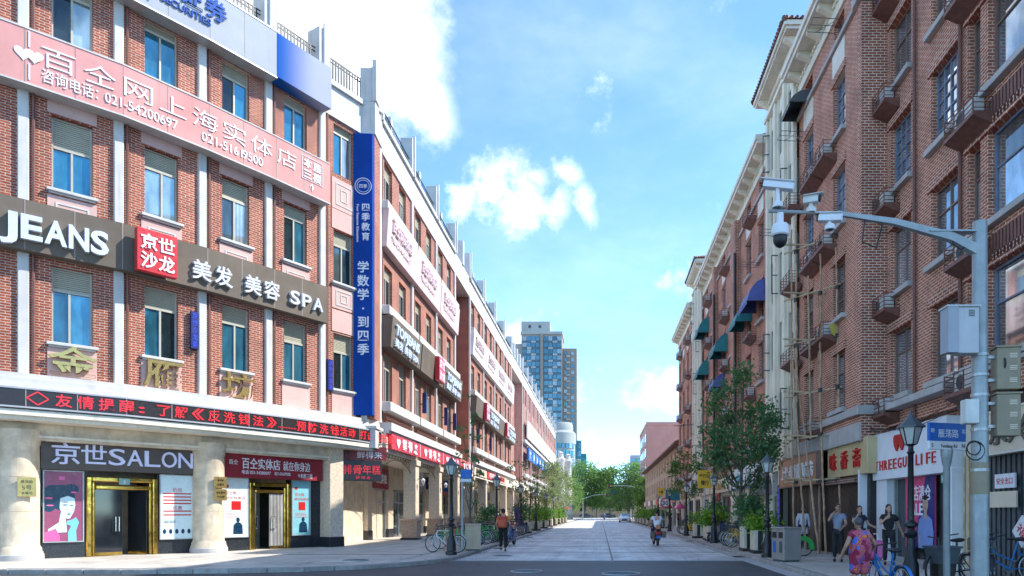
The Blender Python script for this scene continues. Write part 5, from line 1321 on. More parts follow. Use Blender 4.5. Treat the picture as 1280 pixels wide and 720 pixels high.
m = MB(); blob(m, oval(cx, 1.40, .165, .075), -.014); blob(m, oval(cx - .06, 1.25, .028, .012), -.014); blob(m, oval(cx + .06, 1.25, .028, .012), -.014); blob(m, oval(cx, 1.11, .05, .012), -.014); O('printed_hair', m.mesh('printed_hair', 'letter_black'), t)
# next shop: dark shutters, cream signboard
NS = empty('shuttered_shop', (AX, YB - 5.6, 0), -pi / 2); tag(NS, 'dark shuttered shop front at the right edge with folding gate', 'shop front')
O('cream_boarding', MB().box(-.95, -.04, .1, -.35, .3, 3.9).mesh('cream_boarding', 'sign_cream'), NS)
for k in range(3): O('batten', MB().tube((-.85 + k * .2, -.08, .3), (-.85 + k * .2, -.08, 3.0), .025, n=6).mesh('batten', 'bamboo_pale'), NS)
m = MB()
for k in range(30): m.box(-.3 + k * .19, -.02, .12, -.19 + k * .19, .06, 2.9)
m.box(-.3, .02, 2.9, 5.4, .1, 3.0); O('folding_gate', m.mesh('folding_gate', 'steel_dark'), NS)
O('back_wall', MB().box(-.35, .12, .1, 5.4, .3, 4.3).mesh('back_wall', 'led_black'), NS)
for (a, z, w, h, mt, lab, txt) in ((.6, 2.15, .75, .32, 'sign_white', 'small white notice on the dark folding gate', '安全出口'), (.4, 1.72, 1.0, .36, 'sign_cream', 'blank cream notice under the white notice on the gate', ''), (1.25, 1.2, .5, .5, 'sign_white', 'tilted pale notice on the dark folding gate', '福')):
    t = empty('notice_board', (AX - .14, YB - 5.6 - a, z), -pi / 2); tag(t, lab, 'notice')
    o = O('panel', MB().box(0, -.02, 0, w, .02, h).mesh('panel', mt), t, rot=(0, radians(45) if txt == '福' else 0, 0))
    if txt: m = MB(); text(m, txt, w * .1, h * .3, h * .5, .006, .02, width=w * .8); LT(m, 'letter_red', o)
box_sign('shop_sign', FRs(AX, YB - 5.5), .3, 5.2, 2.95, 3.85, .30, .2, 'sign_cream', 'cream signboard with dark brush characters at the right edge', [('永兴食品', .45, .22, .6, 2.8, 'sign_brown', .05, .02)], 'cream_trim')
t = empty('house_number_plate', FA.pt(4.48, .47, 2.36), -pi / 2); tag(t, 'small green house number plate on the white shop pier', 'plate')
O('plate', MB().box(-.11, 0, 0, .11, .02, .2).mesh('plate', 'shutter_green'), t); m = MB(); text(m, '18', -.08, .05, .13, .004, 0); LT(m, 'letter_white', t)
# cables along the front
for i, (za, zb, sag, lab) in enumerate(((4.5, 4.35, .35, 'upper'), (4.35, 4.55, .5, 'middle'), (4.2, 4.3, .25, 'lower'))):
    pts = []; n = 14
    for k in range(n + 1):
        s_ = k / n; pts.append((AX - .55 - .04 * i, 15.5 + 7.0 * s_, za + (zb - za) * s_ - sag * 4 * s_ * (1 - s_)))
    o = O('cable', MB().path(pts, .012, 4).mesh('cable', 'black_plastic')); tag(o, lab + ' black cable sagging along the brick front above the shops', 'cable', 'cables on the brick front')
# ================================================================ STREET FURNITURE
def lamp_proto():
    t = empty('street_lamp')
    b = MB(); b.lathe([(.20, 0), (.20, .10), (.16, .13), (.15, .46), (.115, .56), (.12, .60), (.085, .68), (.075, .98), (.12, 1.02), (.13, 1.08), (.085, 1.13), (.07, 1.17), (.125, 1.22), (.125, 1.27), (.065, 1.33), (.052, 2.62), (.08, 2.66), (.05, 2.70), (.05, 2.78), (.12, 2.82)], 12)
    O('post', b.mesh('post', 'iron_black', smooth=True), t)
    l = MB(); l.lathe([(.11, 2.82), (.205, 3.14)], 6); ln = O('lantern', l.mesh('lantern', 'lantern_glass'), t)
    f = MB()
    for k in range(6): a = 2 * pi * k / 6; f.tube((.115 * cos(a), .115 * sin(a), 2.82), (.212 * cos(a), .212 * sin(a), 3.15), .011, n=4)
    O('glazing_bars', f.mesh('glazing_bars', 'iron_black'), ln)
    c = MB(); c.lathe([(.27, 3.14), (.27, 3.17), (.16, 3.25), (.07, 3.35), (.06, 3.38), (.025, 3.41), (.03, 3.46), (.002, 3.50)], 6)
    O('cap', c.mesh('cap', 'steel_dark'), t)
    return t
lp = lamp_proto(); ordn = ('first', 'second', 'third', 'fourth', 'fifth', 'sixth', 'seventh', 'eighth', 'ninth')
lamps = [(5.55, 12.05 + 10.6 * k, 1, k) for k in range(6)] + [(-5.25, 24.1 + 10.6 * k, -1, k) for k in range(8)]
lamps[0] = (6.1, 13.4, 1, 0)
for i, (x, y, s, k) in enumerate(lamps):
    o = lp if i == 0 else copy_tree(lp); o.location = (x, y, .125); o.rotation_euler.z = R.uniform(0, 1)
    tag(o, 'black lantern lamp post on the %s kerb, %s from the camera' % ('right' if s > 0 else 'left', ordn[k]), 'street lamp', 'lantern lamp posts along both kerbs')

# camera gantry pole
t = empty('camera_pole', (6.62, 11.9, .12)); tag(t, 'grey steel pole with long arm carrying surveillance cameras, right edge', 'pole')
O('post', MB().lathe([(.20, 0), (.20, .05), (.15, .06), (.145, 1.2), (.118, 6.5), (.118, 6.55), (.0, 6.58)], 16).mesh('post', 'steel_grey', smooth=True), t)
O('rust_band', MB().lathe([(.148, 1.8), (.146, 2.35)], 16).mesh('rust_band', 'box_khaki', smooth=True), t)
a = MB(); a.path([(0, 0, 6.02), (-.5, 0, 6.28), (-1.5, 0, 6.55), (-2.5, 0, 6.70)], [.12, .095, .07, .045], 4); a.path([(-2.4, 0, 6.69), (-3.68, 0, 6.74)], .032, 8); a.box(-.9, -.08, 6.36, 0, .08, 6.39)
O('arm', a.mesh('arm', 'steel_grey', smooth=True), t)
for z in (2.2, 2.9, 3.5, 3.85, 4.2): O('clamp', MB().lathe([(.15, z), (.15, z + .05)], 14).mesh('clamp', 'galvanised'), t)
# cables on the pole
c = MB(); c.path([(-.45, -.03, 6.3), (-.5, -.05, 6.15), (-.35, -.05, 6.05), (-.14, -.06, 6.2)], .012, 5)
c.path([(-2.0, 0, 6.6), (-2.05, 0, 6.2), (-1.8, 0, 6.1), (-1.7, 0, 6.5)], .014, 5); c.torus((-.17, -.12, 2.6), .12, .012, 14, 5, 'y'); c.torus((-.15, -.13, 2.55), .16, .012, 14, 5, 'y'); c.torus((.32, -.05, 4.05), .16, .02, 14, 5, 'x')
O('cable', c.mesh('cable', 'black_plastic'), t)
def dev(name, loc, rz, label, cat): t_ = empty(name, loc, rz); tag(t_, label, cat); return t_
# grey cabinet
t = dev('equipment_cabinet', (6.12, 11.66, 4.30), radians(0), 'light grey equipment cabinet clamped to the camera pole', 'cabinet')
m = MB(); m.box(0, 0, .03, .36, .26, .82); O('casing', m.mesh('casing', 'box_grey', bevel=.01), t)
O('door', MB().prof([(-.02, .04), (-.02, .82), (.26, .82), (.26, .06)], -.18, -.0).mesh('door', 'sign_silver', fix=True), t)
O('lid', MB().box(-.20, -.03, .82, .38, .29, .85).mesh('lid', 'box_grey'), t)
v = MB()
for k in range(4): v.box(.18, -.008, .66 + k * .03, .28, 0, .675 + k * .03)
O('vent', v.mesh('vent', 'steel_dark'), t)
for i, (z, lab) in enumerate(((3.72, 'upper khaki control box on the right of the camera pole'), (2.92, 'lower khaki control box on the right of the camera pole'))):
    t = dev('control_box', (6.82, 11.72, z), radians(-8), lab, 'control box'); t['group'] = 'khaki control boxes'
    O('casing', MB().box(0, 0, 0, .38, .28, .72).mesh('casing', 'box_khaki', bevel=.012), t); O('lid', MB().box(-.02, -.02, .72, .40, .30, .75).mesh('lid', 'box_khaki'), t)
    v = MB()
    for j in range(3):
        for k in range(3): v.box(.20, -.008, .12 + j * .21 + k * .03, .32, 0, .135 + j * .21 + k * .03)
    O('vent', v.mesh('vent', 'sign_cream'), t); O('bracket', MB().box(-.14, .08, .15, 0, .16, .2).box(-.14, .08, .55, 0, .16, .6).mesh('bracket', 'galvanised'), t)
t = dev('junction_box', (6.30, 11.75, 3.14), 0, 'small pale junction box low on the camera pole', 'box'); O('casing', MB().box(0, 0, 0, .24, .2, .42).mesh('casing', 'ac_white', bevel=.015), t); O('strap', MB().box(.24, .07, .1, .34, .12, .14).mesh('strap', 'galvanised'), t)
# cameras on the arm
def bullet(loc, rz, tilt, L, label, mat_='sign_white', stem=.3):
    t = empty('surveillance_camera', loc, rz); tag(t, label, 'camera', 'surveillance cameras on the pole arm')
    L *= .85; h = MB(); h.prof([(-.075, 0), (-.075, .08), (-.04, .13), (.04, .13), (.075, .08), (.075, 0)], -L / 2, L / 2); h.box(-L / 2 - .08, -.09, .13, L / 2, .09, .145)
    o = O('housing', h.mesh('housing', mat_, fix=True, bevel=.006), t, (0, 0, stem), rot=(0, tilt, 0))
    O('lens', MB().lathe([(.055, -.03), (.055, .0), (.04, .01)], 14, (-L / 2, 0, .065), 'x').mesh('lens', 'black_plastic'), o)
    O('mount', MB().tube((0, 0, 0), (0, 0, stem + .03), .045, .035, 10).lathe([(.09, 0), (.09, .07), (.06, .1)], 12).mesh('mount', mat_), t)
bullet((3.10, 11.9, 6.92), radians(-18), radians(14), .62, 'large white box camera on top of the arm tip', stem=.32)
bullet((3.68, 11.9, 6.83), radians(150), radians(-4), .30, 'small black fronted camera standing on the arm', 'ac_white', .16)
bullet((3.98, 11.82, 6.50), radians(-25), radians(9), .46, 'white bullet camera slung below the arm', 'sign_white', .14)
t = empty('dome_camera', (3.14, 11.9, 6.20)); tag(t, 'white and black dome camera hanging from the arm tip', 'camera', 'surveillance cameras on the pole arm')
O('housing', MB().lathe([(.06, .62), (.06, .44), (.13, .42), (.15, .36), (.15, .24), (.13, .22)], 18).mesh('housing', 'sign_white', smooth=True), t); O('dome', MB().ell((0, 0, .17), (.125, .125, .15), 16, 10).mesh('dome', 'black_plastic', smooth=True), t); O('bracket', MB().path([(0, 0, .6), (0, 0, .72), (-.12, 0, .74)], .03, 8).mesh('bracket', 'steel_dark'), t)
# street name sign
t = empty('street_name_sign', (6.50, 12.8, .12)); tag(t, 'blue and white street name sign on a slim grey post', 'sign')
O('post', MB().lathe([(.065, 0), (.06, 2.35), (.085, 2.42), (.11, 2.62), (.11, 2.66)], 12).mesh('post', 'steel_grey', smooth=True), t)
pr = radians(16)
p = O('plate', MB().box(-.42, -.03, 2.82, .42, .03, 3.16).mesh('plate', 'sign_blue_bright', bevel=.006), t, rz=pr); q = O('plate', MB().box(-.42, -.03, 2.66, .42, .03, 2.82).mesh('plate', 'sign_white', bevel=.006), t, rz=pr)
m = MB(); text(m, '雁荡路', -.22, 2.90, .17, .006, .03, width=.46); text(m, '南', -.39, 2.98, .09, .006, .03); text(m, '北', .31, 2.98, .09, .006, .03); LT(m, 'letter_white', p)
m = MB(); text(m, 'Yandang Rd', -.17, 2.70, .09, .006, .03, width=.38); text(m, 'S', -.38, 2.70, .11, .006, .03); text(m, 'N', .31, 2.70, .11, .006, .03); LT(m, 'letter_black', q)
# left blue sign pole
t = empty('parking_sign', (-4.98 - .3, 26.2, .12)); tag(t, 'small blue plate on a grey pole beside the left litter bin', 'sign')
O('post', MB().tube((0, 0, 0), (0, 0, 3.05), .05, n=10).mesh('post', 'steel_grey'), t); p = O('plate', MB().box(-.06, -.04, 2.80, .34, .02, 3.14).mesh('plate', 'sign_blue_bright', bevel=.005), t, (0, -.06, 0), radians(14)); O('lower_plate', MB().box(-.06, -.04, 2.66, .34, .02, 2.78).mesh('lower_plate', 'sign_white'), t, (0, -.06, 0), radians(14))
# yellow warning sign, speed limit, teal signs on the right
def pole_sign(name, loc, h, label, mat_, w, hh, txt, tm, round_=False, border=None):
    t = empty(name, loc); tag(t, label, 'sign'); O('post', MB().tube((0, 0, 0), (0, 0, h), .045, n=10).mesh('post', 'galvanised'), t)
    if round_:
        pl = O('plate', MB().lathe([(w / 2, -.09), (w / 2, -.06)], 28, (0, 0, h - w / 2), 'y').mesh('plate', mat_), t)
        O('ring', MB().torus((0, -.095, h - w / 2), w / 2 - .06, .05, 28, 5, 'y').mesh('ring', 'sign_red'), pl)
    else: pl = O('plate', MB().box(-w / 2, -.09, h - hh, w / 2, -.06, h).mesh('plate', mat_, bevel=.006), t)
    m = MB()
    for (s, u, z, sz, wd) in txt: text(m, s, u, h - hh + z, sz, .006, .09, width=wd, bold=.02)
    if m.v: LT(m, tm, pl)
pole_sign('warning_sign', (5.85, 38.2, .12), 3.85, 'yellow square traffic sign half hidden by the street tree', 'sign_yellow', .80, 1.0, [('步行街', -.3, .60, .24, .6), ('慢行', -.22, .2, .28, .45)], 'letter_black')
pole_sign('speed_limit_sign', (5.5, 57.6, .12), 2.75, 'round speed limit sign with red ring above the right kerb', 'sign_white', .85, .85, [('30', -.26, .24, .5, .52)], 'letter_black', True)
pole_sign('arrow_sign', (5.4, 60.5, .12), 3.7, 'orange arrow sign above the speed limit sign', 'sign_yellow', .6, .7, [('➔', -.2, .2, .4, .4)], 'letter_black')
pole_sign('teal_sign', (6.6, 62.0, .12), 3.6, 'dark teal square sign beside the far lamp post', 'sign_teal', 1.3, 1.0, [], 'letter_white')
# litter bins
pm('bin_beige', (.50, .38, .26), .6, .1, 3, streak=.2)
pm('bin_metal', (.33, .31, .29), .45, .08, 3, metal=.4, streak=.15)
def bin_(loc, rz, label, mat_):
    t = empty('litter_bin', loc, rz); tag(t, label, 'litter bin', 'litter bins')
    O('casing', MB().box(-.34, -.3, .06, .34, .3, 1.0).mesh('casing', mat_, bevel=.012), t); O('foot', MB().box(-.30, -.26, 0, .30, .26, .06).mesh('foot', 'steel_dark'), t); O('lid', MB().box(-.36, -.32, 1.0, .36, .32, 1.05).mesh('lid', mat_, bevel=.01), t)
    for x in (-.17, .17):
        O('opening', MB().box(x - .11, -.312, .72, x + .11, -.295, .90).mesh('opening', 'black_plastic'), t)
        O('recycling_label', MB().box(x - .07, -.312, .28, x + .07, -.298, .62).mesh('recycling_label', 'sign_blue_bright' if x < 0 else 'steel_dark'), t)
bin_((5.66, 20.75, .12), radians(-72), 'grey metal litter bin with blue label on the right pavement', 'bin_metal')
bin_((-5.0, 26.9, .12), radians(100), 'beige litter bin behind the blue sign pole on the left pavement', 'bin_beige')
# cast iron dustbin / bollards are not shown; a wooden easel leans by the left lamp
t = empty('easel', (-5.75, 26.4, .12)); tag(t, 'wooden easel stand folded beside the left bicycles', 'easel')
for a, b in (((-.3, 0, 0), (.05, 0, 1.75)), ((.4, 0, 0), (.05, 0, 1.75)), ((.05, .6, 0), (.05, .05, 1.7))): O('leg', MB().tube(a, b, .025, n=6).mesh('leg', 'sign_terracotta'), t)
O('crossbar', MB().tube((-.2, 0, .55), (.28, 0, .55), .02, n=6).mesh('crossbar', 'sign_terracotta'), t)

# bamboo scaffold
t = empty('bamboo_scaffold', (7.75, 25.4, .12)); tag(t, 'tall bamboo pole scaffold lashed in front of the brick house', 'scaffold')
def bamboo(a, b, r, name='bamboo_pole', mat_='bamboo'):
    a = Vector(a); b = Vector(b); L = (b - a).length; n = max(2, int(L / .42)); pts = []; rs = []
    for k in range(n + 1):
        p = a + (b - a) * (k / n); j = Vector((R.uniform(-.012, .012), R.uniform(-.012, .012), 0)); pts += [p + j]; rs += [r * (1.0 - .25 * k / n) * (1.18 if k % 1 == 0 else 1)]
        if k < n: pts += [p + j + (b - a) * (.06 / L), p + j + (b - a) * (.5 / n)]; rs += [r * (1.0 - .25 * k / n) * .92] * 2
    O(name, MB().path(pts, rs, 7).mesh(name, mat_, smooth=True), t)
ups = [((.35, -.9, 0), (.18, -.7, 6.4)), ((.2, -.75, 5.2), (.22, -.75, 11.6)), ((-.15, -.2, 0), (-.55, .1, 7.2)), ((-.42, .0, 5.6), (-.45, .05, 12.6)), ((.7, -1.5, 0), (.62, -1.35, 5.6)), ((.66, -1.4, 4.4), (.55, -1.4, 10.8)), ((-.35, .6, 0), (-.5, .5, 6.5)), ((-.48, .5, 5.0), (-.5, .45, 12.2)), ((.0, -.3, 4.2), (-.1, -.3, 10.2)), ((.1, -.95, 0), (-.35, .9, 8.4)), ((.55, .4, 0), (.5, .3, 5.8)), ((.5, .3, 4.8), (.48, .3, 9.6))]
for a, b in ups: bamboo(a, b, .043)
for z in (2.6, 4.3, 5.9, 7.7, 9.4, 11.2):
    dz = R.uniform(-.12, .12)
    bamboo((-.75, .5, z + dz), (1.1, -1.5, z + dz + .1), .036, 'cross_pole', 'bamboo_pale'); bamboo((-.95, -.1, z + dz + .12), (1.2, -.15, z + dz + .05), .036, 'cross_pole', 'bamboo_pale')
    for (x, y) in ((.2, -.75), (-.45, .05), (.6, -1.4)): O('lashing', MB().lathe([(.075, z - .06), (.075, z + .08)], 8, (x, y, 0)).mesh('lashing', 'black_plastic'), t)
o = MB(); o.add([(0, 0, 0), (.25, -.02, .05), (.42, .03, -.28), (.30, .02, -.40), (.16, 0, -.34), (.7, -.02, -.1), (1.05, .0, -.42), (.62, .01, -.22)], [(0, 1, 2, 3), (0, 3, 4), (1, 5, 7, 2), (5, 6, 7)])
me = o.mesh('yellow_cloth', 'leaf_lime'); me.materials.clear(); me.materials.append(pm('cloth_yellow', (.62, .58, .12), .7, .1, 3))
o = O('yellow_cloth', me, None, (8.0, 23.9, 8.2), radians(20)); m2 = o.modifiers.new('solid', 'SOLIDIFY'); m2.thickness = .01; tag(o, 'yellow rag snagged on the railing of a brick house balcony', 'cloth')

# ================================================================ VEGETATION
def leaf_mesh(name, pts, size, mat_, rnd, droop=.3):
    vs = []; fs = []
    for p in pts:
        s = size * rnd.uniform(.6, 1.3); a = Vector((rnd.gauss(0, 1), rnd.gauss(0, 1), rnd.gauss(0, .8) - droop)).normalized(); n = a.orthogonal(); n.rotate(Matrix.Rotation(rnd.uniform(0, 6.28), 3, a)); b = a.cross(n).normalized()
        o = len(vs); p = Vector(p)
        vs += [p, p + a * s * .5 + b * s * .32 + n * s * .08, p + a * s, p + a * s * .5 - b * s * .32 + n * s * .08]; fs += [(o, o + 1, o + 2), (o, o + 2, o + 3)]
    me = bpy.data.meshes.new(name); me.from_pydata(vs, [], fs); me.materials.append(MATS[mat_]); return me
def tree(loc, h, cr, trunk_r, base, nleaf, lsize, leafm, barkm, label, seed, nclump=26, group=None, sparse=False, name='street_tree', cz=1.0):
    rnd = random.Random(seed); t = empty(name, loc); tag(t, label, 'tree', group)
    m = MB(); top = Vector((rnd.uniform(-.1, .1) * cr, rnd.uniform(-.1, .1) * cr, h * .86)); n = 8; pts = []; rs = []
    for k in range(n + 1):
        s = k / n; pts.append(Vector((0, 0, -.02)).lerp(top, s) + Vector((sin(s * 5 + seed) * .04 * h * .2, cos(s * 4 + seed) * .04 * h * .2, 0)) * (1 if k else 0)); rs.append(trunk_r * (1.25 if k == 0 else (1 - .85 * s)))
    m.path(pts, rs, 8)
    cents = []
    for k in range(nclump):
        for _ in range(30):
            d = Vector((rnd.uniform(-1, 1), rnd.uniform(-1, 1), rnd.uniform(-1, 1)))
            if d.length < 1: break
        d = d.normalized() * d.length ** .45
        zc = base + (h - base) * .5; c = Vector((d.x * cr * (1 - .25 * max(0, d.z)), d.y * cr * (1 - .25 * max(0, d.z)), zc + d.z * (h - base) * .5 * cz))
        cents.append(c)
        s = min(.95, max(.25, (c.z - .25 * (h - base)) / (h * .86))); p0 = pts[int(s * n)]
        midp = p0.lerp(c, .5) + Vector((0, 0, -.06 * h * rnd.random())); m.path([p0, midp, c], [trunk_r * .38 * (1.1 - s), trunk_r * .22, trunk_r * .08], 5)
    O('trunk', m.mesh('trunk', barkm, smooth=True), t)
    P = []; cl = cr * (.30 if not sparse else .22)
    for k in range(nleaf):
        c = cents[rnd.randrange(len(cents))]; g_ = Vector((rnd.gauss(0, 1), rnd.gauss(0, 1), rnd.gauss(0, .8)))
        P.append(c + g_ * cl * .62)
    O('crown', leaf_mesh('crown', P, lsize, leafm, rnd), t)
    return t
tree((5.75, 27.6, .12), 7.4, 1.38, .10, 2.3, 5000, .16, 'leaf_dark', 'bark', 'dark green street tree on the right pavement by the planters', 4, 44)
tree((5.95, 47.0, .12), 5.6, 1.2, .08, 2.3, 1300, .18, 'leaf_mid', 'bark', 'smaller street tree further along the right kerb', 41, 18)
# saplings along the left kerb
SAP = [(-5.55, 29.5, 7.0, .60, 230, 'leaf_dark', 'thin bare sapling rising past the brick recess'), (-5.6, 47, 6.4, .8, 260, 'leaf_mid', 'sparse sapling before the middle block'), (-5.6, 54, 6.0, .9, 300, 'leaf_mid', 'sparse sapling at the end of the middle block'), (-5.6, 61.5, 6.2, .9, 380, 'leaf_mid', 'sparse sapling under the small blue signs'), (-5.6, 69.5, 6.0, 1.0, 600, 'leaf_pale', 'sapling with pale leaves in front of the pink block')]
for i, (x, y, h, cr, n, lm, lab) in enumerate(SAP):
    tree((x, y, .12), h, cr, .06, 1.6 if i else 1.8, n, .15, lm, 'bark', lab, 60 + i, 16, 'saplings along the left kerb', True)
for i, (x, y, h, cr, lm, lab) in enumerate([(-5.6, 80, 7.4, 1.9, 'leaf_pale', 'pale bushy tree on the left kerb, nearest of the pale row'), (-5.7, 91, 7.8, 2.1, 'leaf_pale', 'pale bushy tree on the left kerb, second of the pale row'), (-5.8, 103, 7.6, 2.0, 'leaf_pale', 'pale bushy tree on the left kerb, third of the pale row'), (-5.8, 118, 7.6, 2.2, 'leaf_mid', 'green bushy tree at the far end of the left kerb')]):
    tree((x, y, .12), h, cr, .10, 2.2, 1700, .24, lm, 'bark_pale', lab, 80 + i, 26, 'bushy trees along the left kerb')
BIG = [(-13, 205, 15.5, 6.2), (-5, 214, 17.6, 6.6), (3, 212, 15.0, 6.2), (9, 206, 17.4, 6.2), (16, 214, 14.5, 6.0), (-20, 216, 14.5, 5.6), (6.5, 158, 10.5, 4.2), (9.2, 134, 8.6, 2.8), (-8, 176, 10.8, 3.4), (-1, 224, 15, 6.0)]
BL = ['leftmost tall', 'tallest left', 'central', 'tallest right', 'rightmost tall', 'half hidden far left', 'lower dark right', 'small right roadside', 'small left roadside', 'rear central']
for i, (x, y, h, cr) in enumerate(BIG):
    tree((x, y, 0), h, cr, .35 if h > 12 else .2, 3.2 if h > 12 else 2.4, 5200 if h > 12 else 3000, .62 if h > 12 else .42, 'leaf_plane' if i not in (6, 7, 4) else 'leaf_mid', 'bark_pale', BL[i] + ' plane tree closing the far end of the street', 100 + i, 46, 'plane trees at the far end', name='plane_tree', cz=1.0)
hedge = MB()
# planters with shrubs
def planter(loc, w, d, h, sh, leafm, label, seed, n=520, ls=.15, shr=.75):
    rnd = random.Random(seed); t = empty('planter', loc); tag(t, label, 'planter', 'planters with shrubs along the kerbs')
    b = MB(); b.box(-w / 2, -d / 2, .12, w / 2, d / 2, h); O('box', b.mesh('box', 'planter_cream', bevel=.015), t); O('base', MB().box(-w / 2 - .03, -d / 2 - .03, 0, w / 2 + .03, d / 2 + .03, .12).mesh('base', 'planter_black'), t)
    for k in (-1, 1): O('corner_slat', MB().box(k * w * .22 - .09, -d / 2 - .012, .13, k * w * .22 + .09, -d / 2, h - .02).mesh('corner_slat', 'planter_black'), t)
    cents = [Vector((rnd.uniform(-.5, .5) * w * 1.1, rnd.uniform(-.5, .5) * d * 1.1, h + rnd.uniform(.05, sh))) for _ in range(12)]
    P = [cents[rnd.randrange(12)] + Vector((rnd.gauss(0, .16), rnd.gauss(0, .16), rnd.gauss(0, .13))) * shr / .75 for _ in range(n)]
    O('shrub', leaf_mesh('shrub', P, ls, leafm, rnd, -.2), t)
    s = MB()
    for c in cents[:6]: s.tube((c.x * .3, c.y * .3, h - .05), c, .02, .006, 5)
    O('stems', s.mesh('stems', 'bark'), t)
planter((5.95, 25.0, .12), .75, .75, .85, .55, 'leaf_lime', 'cream planter with lime green shrub behind the grey litter bin', 1)
planter((5.85, 26.4, .12), .75, .75, .95, 1.3, 'leaf_dark', 'cream planter with tall dark green shrub below the street tree', 2, 900, .16, 1.0)
planter((5.95, 35.2, .12), .9, .8, .8, .7, 'leaf_lime', 'cream planter of lime shrubs by the yellow sign, first', 3, 700)
planter((6.1, 37.0, .12), .9, .8, .8, 1.2, 'leaf_dark', 'planter with dark bush under the yellow sign', 4, 800, .17, 1.1)
planter((5.95, 40.2, .12), .9, .8, .8, .6, 'leaf_lime', 'cream planter of lime shrubs behind the yellow sign', 5, 600)
for i in range(7): planter((5.9, 66 + i * 6.5, .12), 1.2, .8, .8, .9, 'leaf_lime' if i % 2 else 'leaf_mid', 'far planter on the right kerb, %s of seven towards the white car' % ordn[i], 20 + i, 420, .22, 1.1)
for i in range(8): planter((-5.6, 50 + i * 7.6, .12), 1.1, .8, .8, 1.1, 'leaf_lime' if i % 3 else 'leaf_dark', 'planter on the left kerb, %s of eight from the camera' % ordn[i], 40 + i, 480, .2, 1.15)
planter((-6.2, 38.0, .12), .8, .8, .8, 1.0, 'leaf_dark', 'planter with dark shrub behind the parked blue scooter', 55, 520, .17, 1.0)

# drain grates by the kerbs and leaf litter under the trees
for i, (x, y, lab) in enumerate(((LK + .32, 30.5, 'drain grate at the left kerb near the courier'), (LK + .32, 44.0, 'drain grate further along the left kerb'), (RK - .22, 24.6, 'drain grate at the right kerb near the planters'), (RK - .22, 38.0, 'drain grate further along the right kerb'))):
    t = empty('drain_grate', (x, y, .016)); tag(t, lab, 'drain grate', 'drain grates in the gutters')
    O('frame', MB().box(-.2, -.35, 0, .2, .35, .006).mesh('frame', 'steel_dark'), t)
    for k in range(7): O('bar', MB().box(-.16, -.31 + k * .095, .006, .16, -.27 + k * .095, .014).mesh('bar', 'iron_black'), t)
rl = random.Random(77); P = []
for _ in range(420):
    s_ = rl.choice((-1, 1)); P.append((rl.choice((LK + abs(rl.gauss(0, .7)), LK - abs(rl.gauss(0, .8)) - .2)) if s_ < 0 else rl.choice((RK - abs(rl.gauss(0, .6)), RK + .25 + abs(rl.gauss(0, .8)))), rl.uniform(19, 60), 0))
P = [(x, y, .13 if (x < LK or x > RK) else .016) for x, y, z in P]
vs = []; fs = []
for (x, y, z) in P:
    a = rl.uniform(0, 6.28); s_ = rl.uniform(.03, .07); o = len(vs); c_, d_ = cos(a) * s_, sin(a) * s_
    vs += [(x + c_, y + d_, z), (x - d_ * .5, y + c_ * .5, z + .012), (x - c_, y - d_, z), (x + d_ * .5, y - c_ * .5, z + .008)]; fs.append((o, o + 1, o + 2, o + 3))
me = bpy.data.meshes.new('leaf_litter'); me.from_pydata(vs, [], fs); me.materials.append(pm('dry_leaf', (.20, .14, .05), .8, .4, 9))
o = O('leaf_litter', me); kind(o, 'stuff'); tag(o, 'scattered dry leaves along both kerbs', 'leaves')
# ================================================================ BICYCLES, SCOOTERS, CAR
pm('bike_green', (.03, .36, .06), .4, .1, 4); pm('bike_yellow', (.72, .46, .02), .4, .1, 4); pm('bike_orange', (.62, .13, .05), .4, .1, 4); pm('bike_black', (.02, .02, .022), .4, .15, 5); pm('bike_blue', (.02, .16, .42), .4, .1, 4); pm('bike_silver', (.55, .56, .57), .35, .08, 4, metal=.5)
def wheel(parent, y, r, spoke='galvanised'):
    w = O('wheel', MB().torus((0, 0, 0), r - .018, .019, 26, 6).mesh('wheel', 'rubber', smooth=True), parent, (0, y, r))
    O('rim', MB().torus((0, 0, 0), r - .045, .012, 24, 4).mesh('rim', 'galvanised', smooth=True), w)
    s = MB()
    for k in range(14): a = 2 * pi * k / 14; s.tube((.025 if k % 2 else -.025, 0, 0), (0, (r - .05) * cos(a), (r - .05) * sin(a)), .0028, n=3, cap=False)
    s.lathe([(.03, -.04), (.03, .04)], 8, ax='x'); O('spokes', s.mesh('spokes', spoke), w)
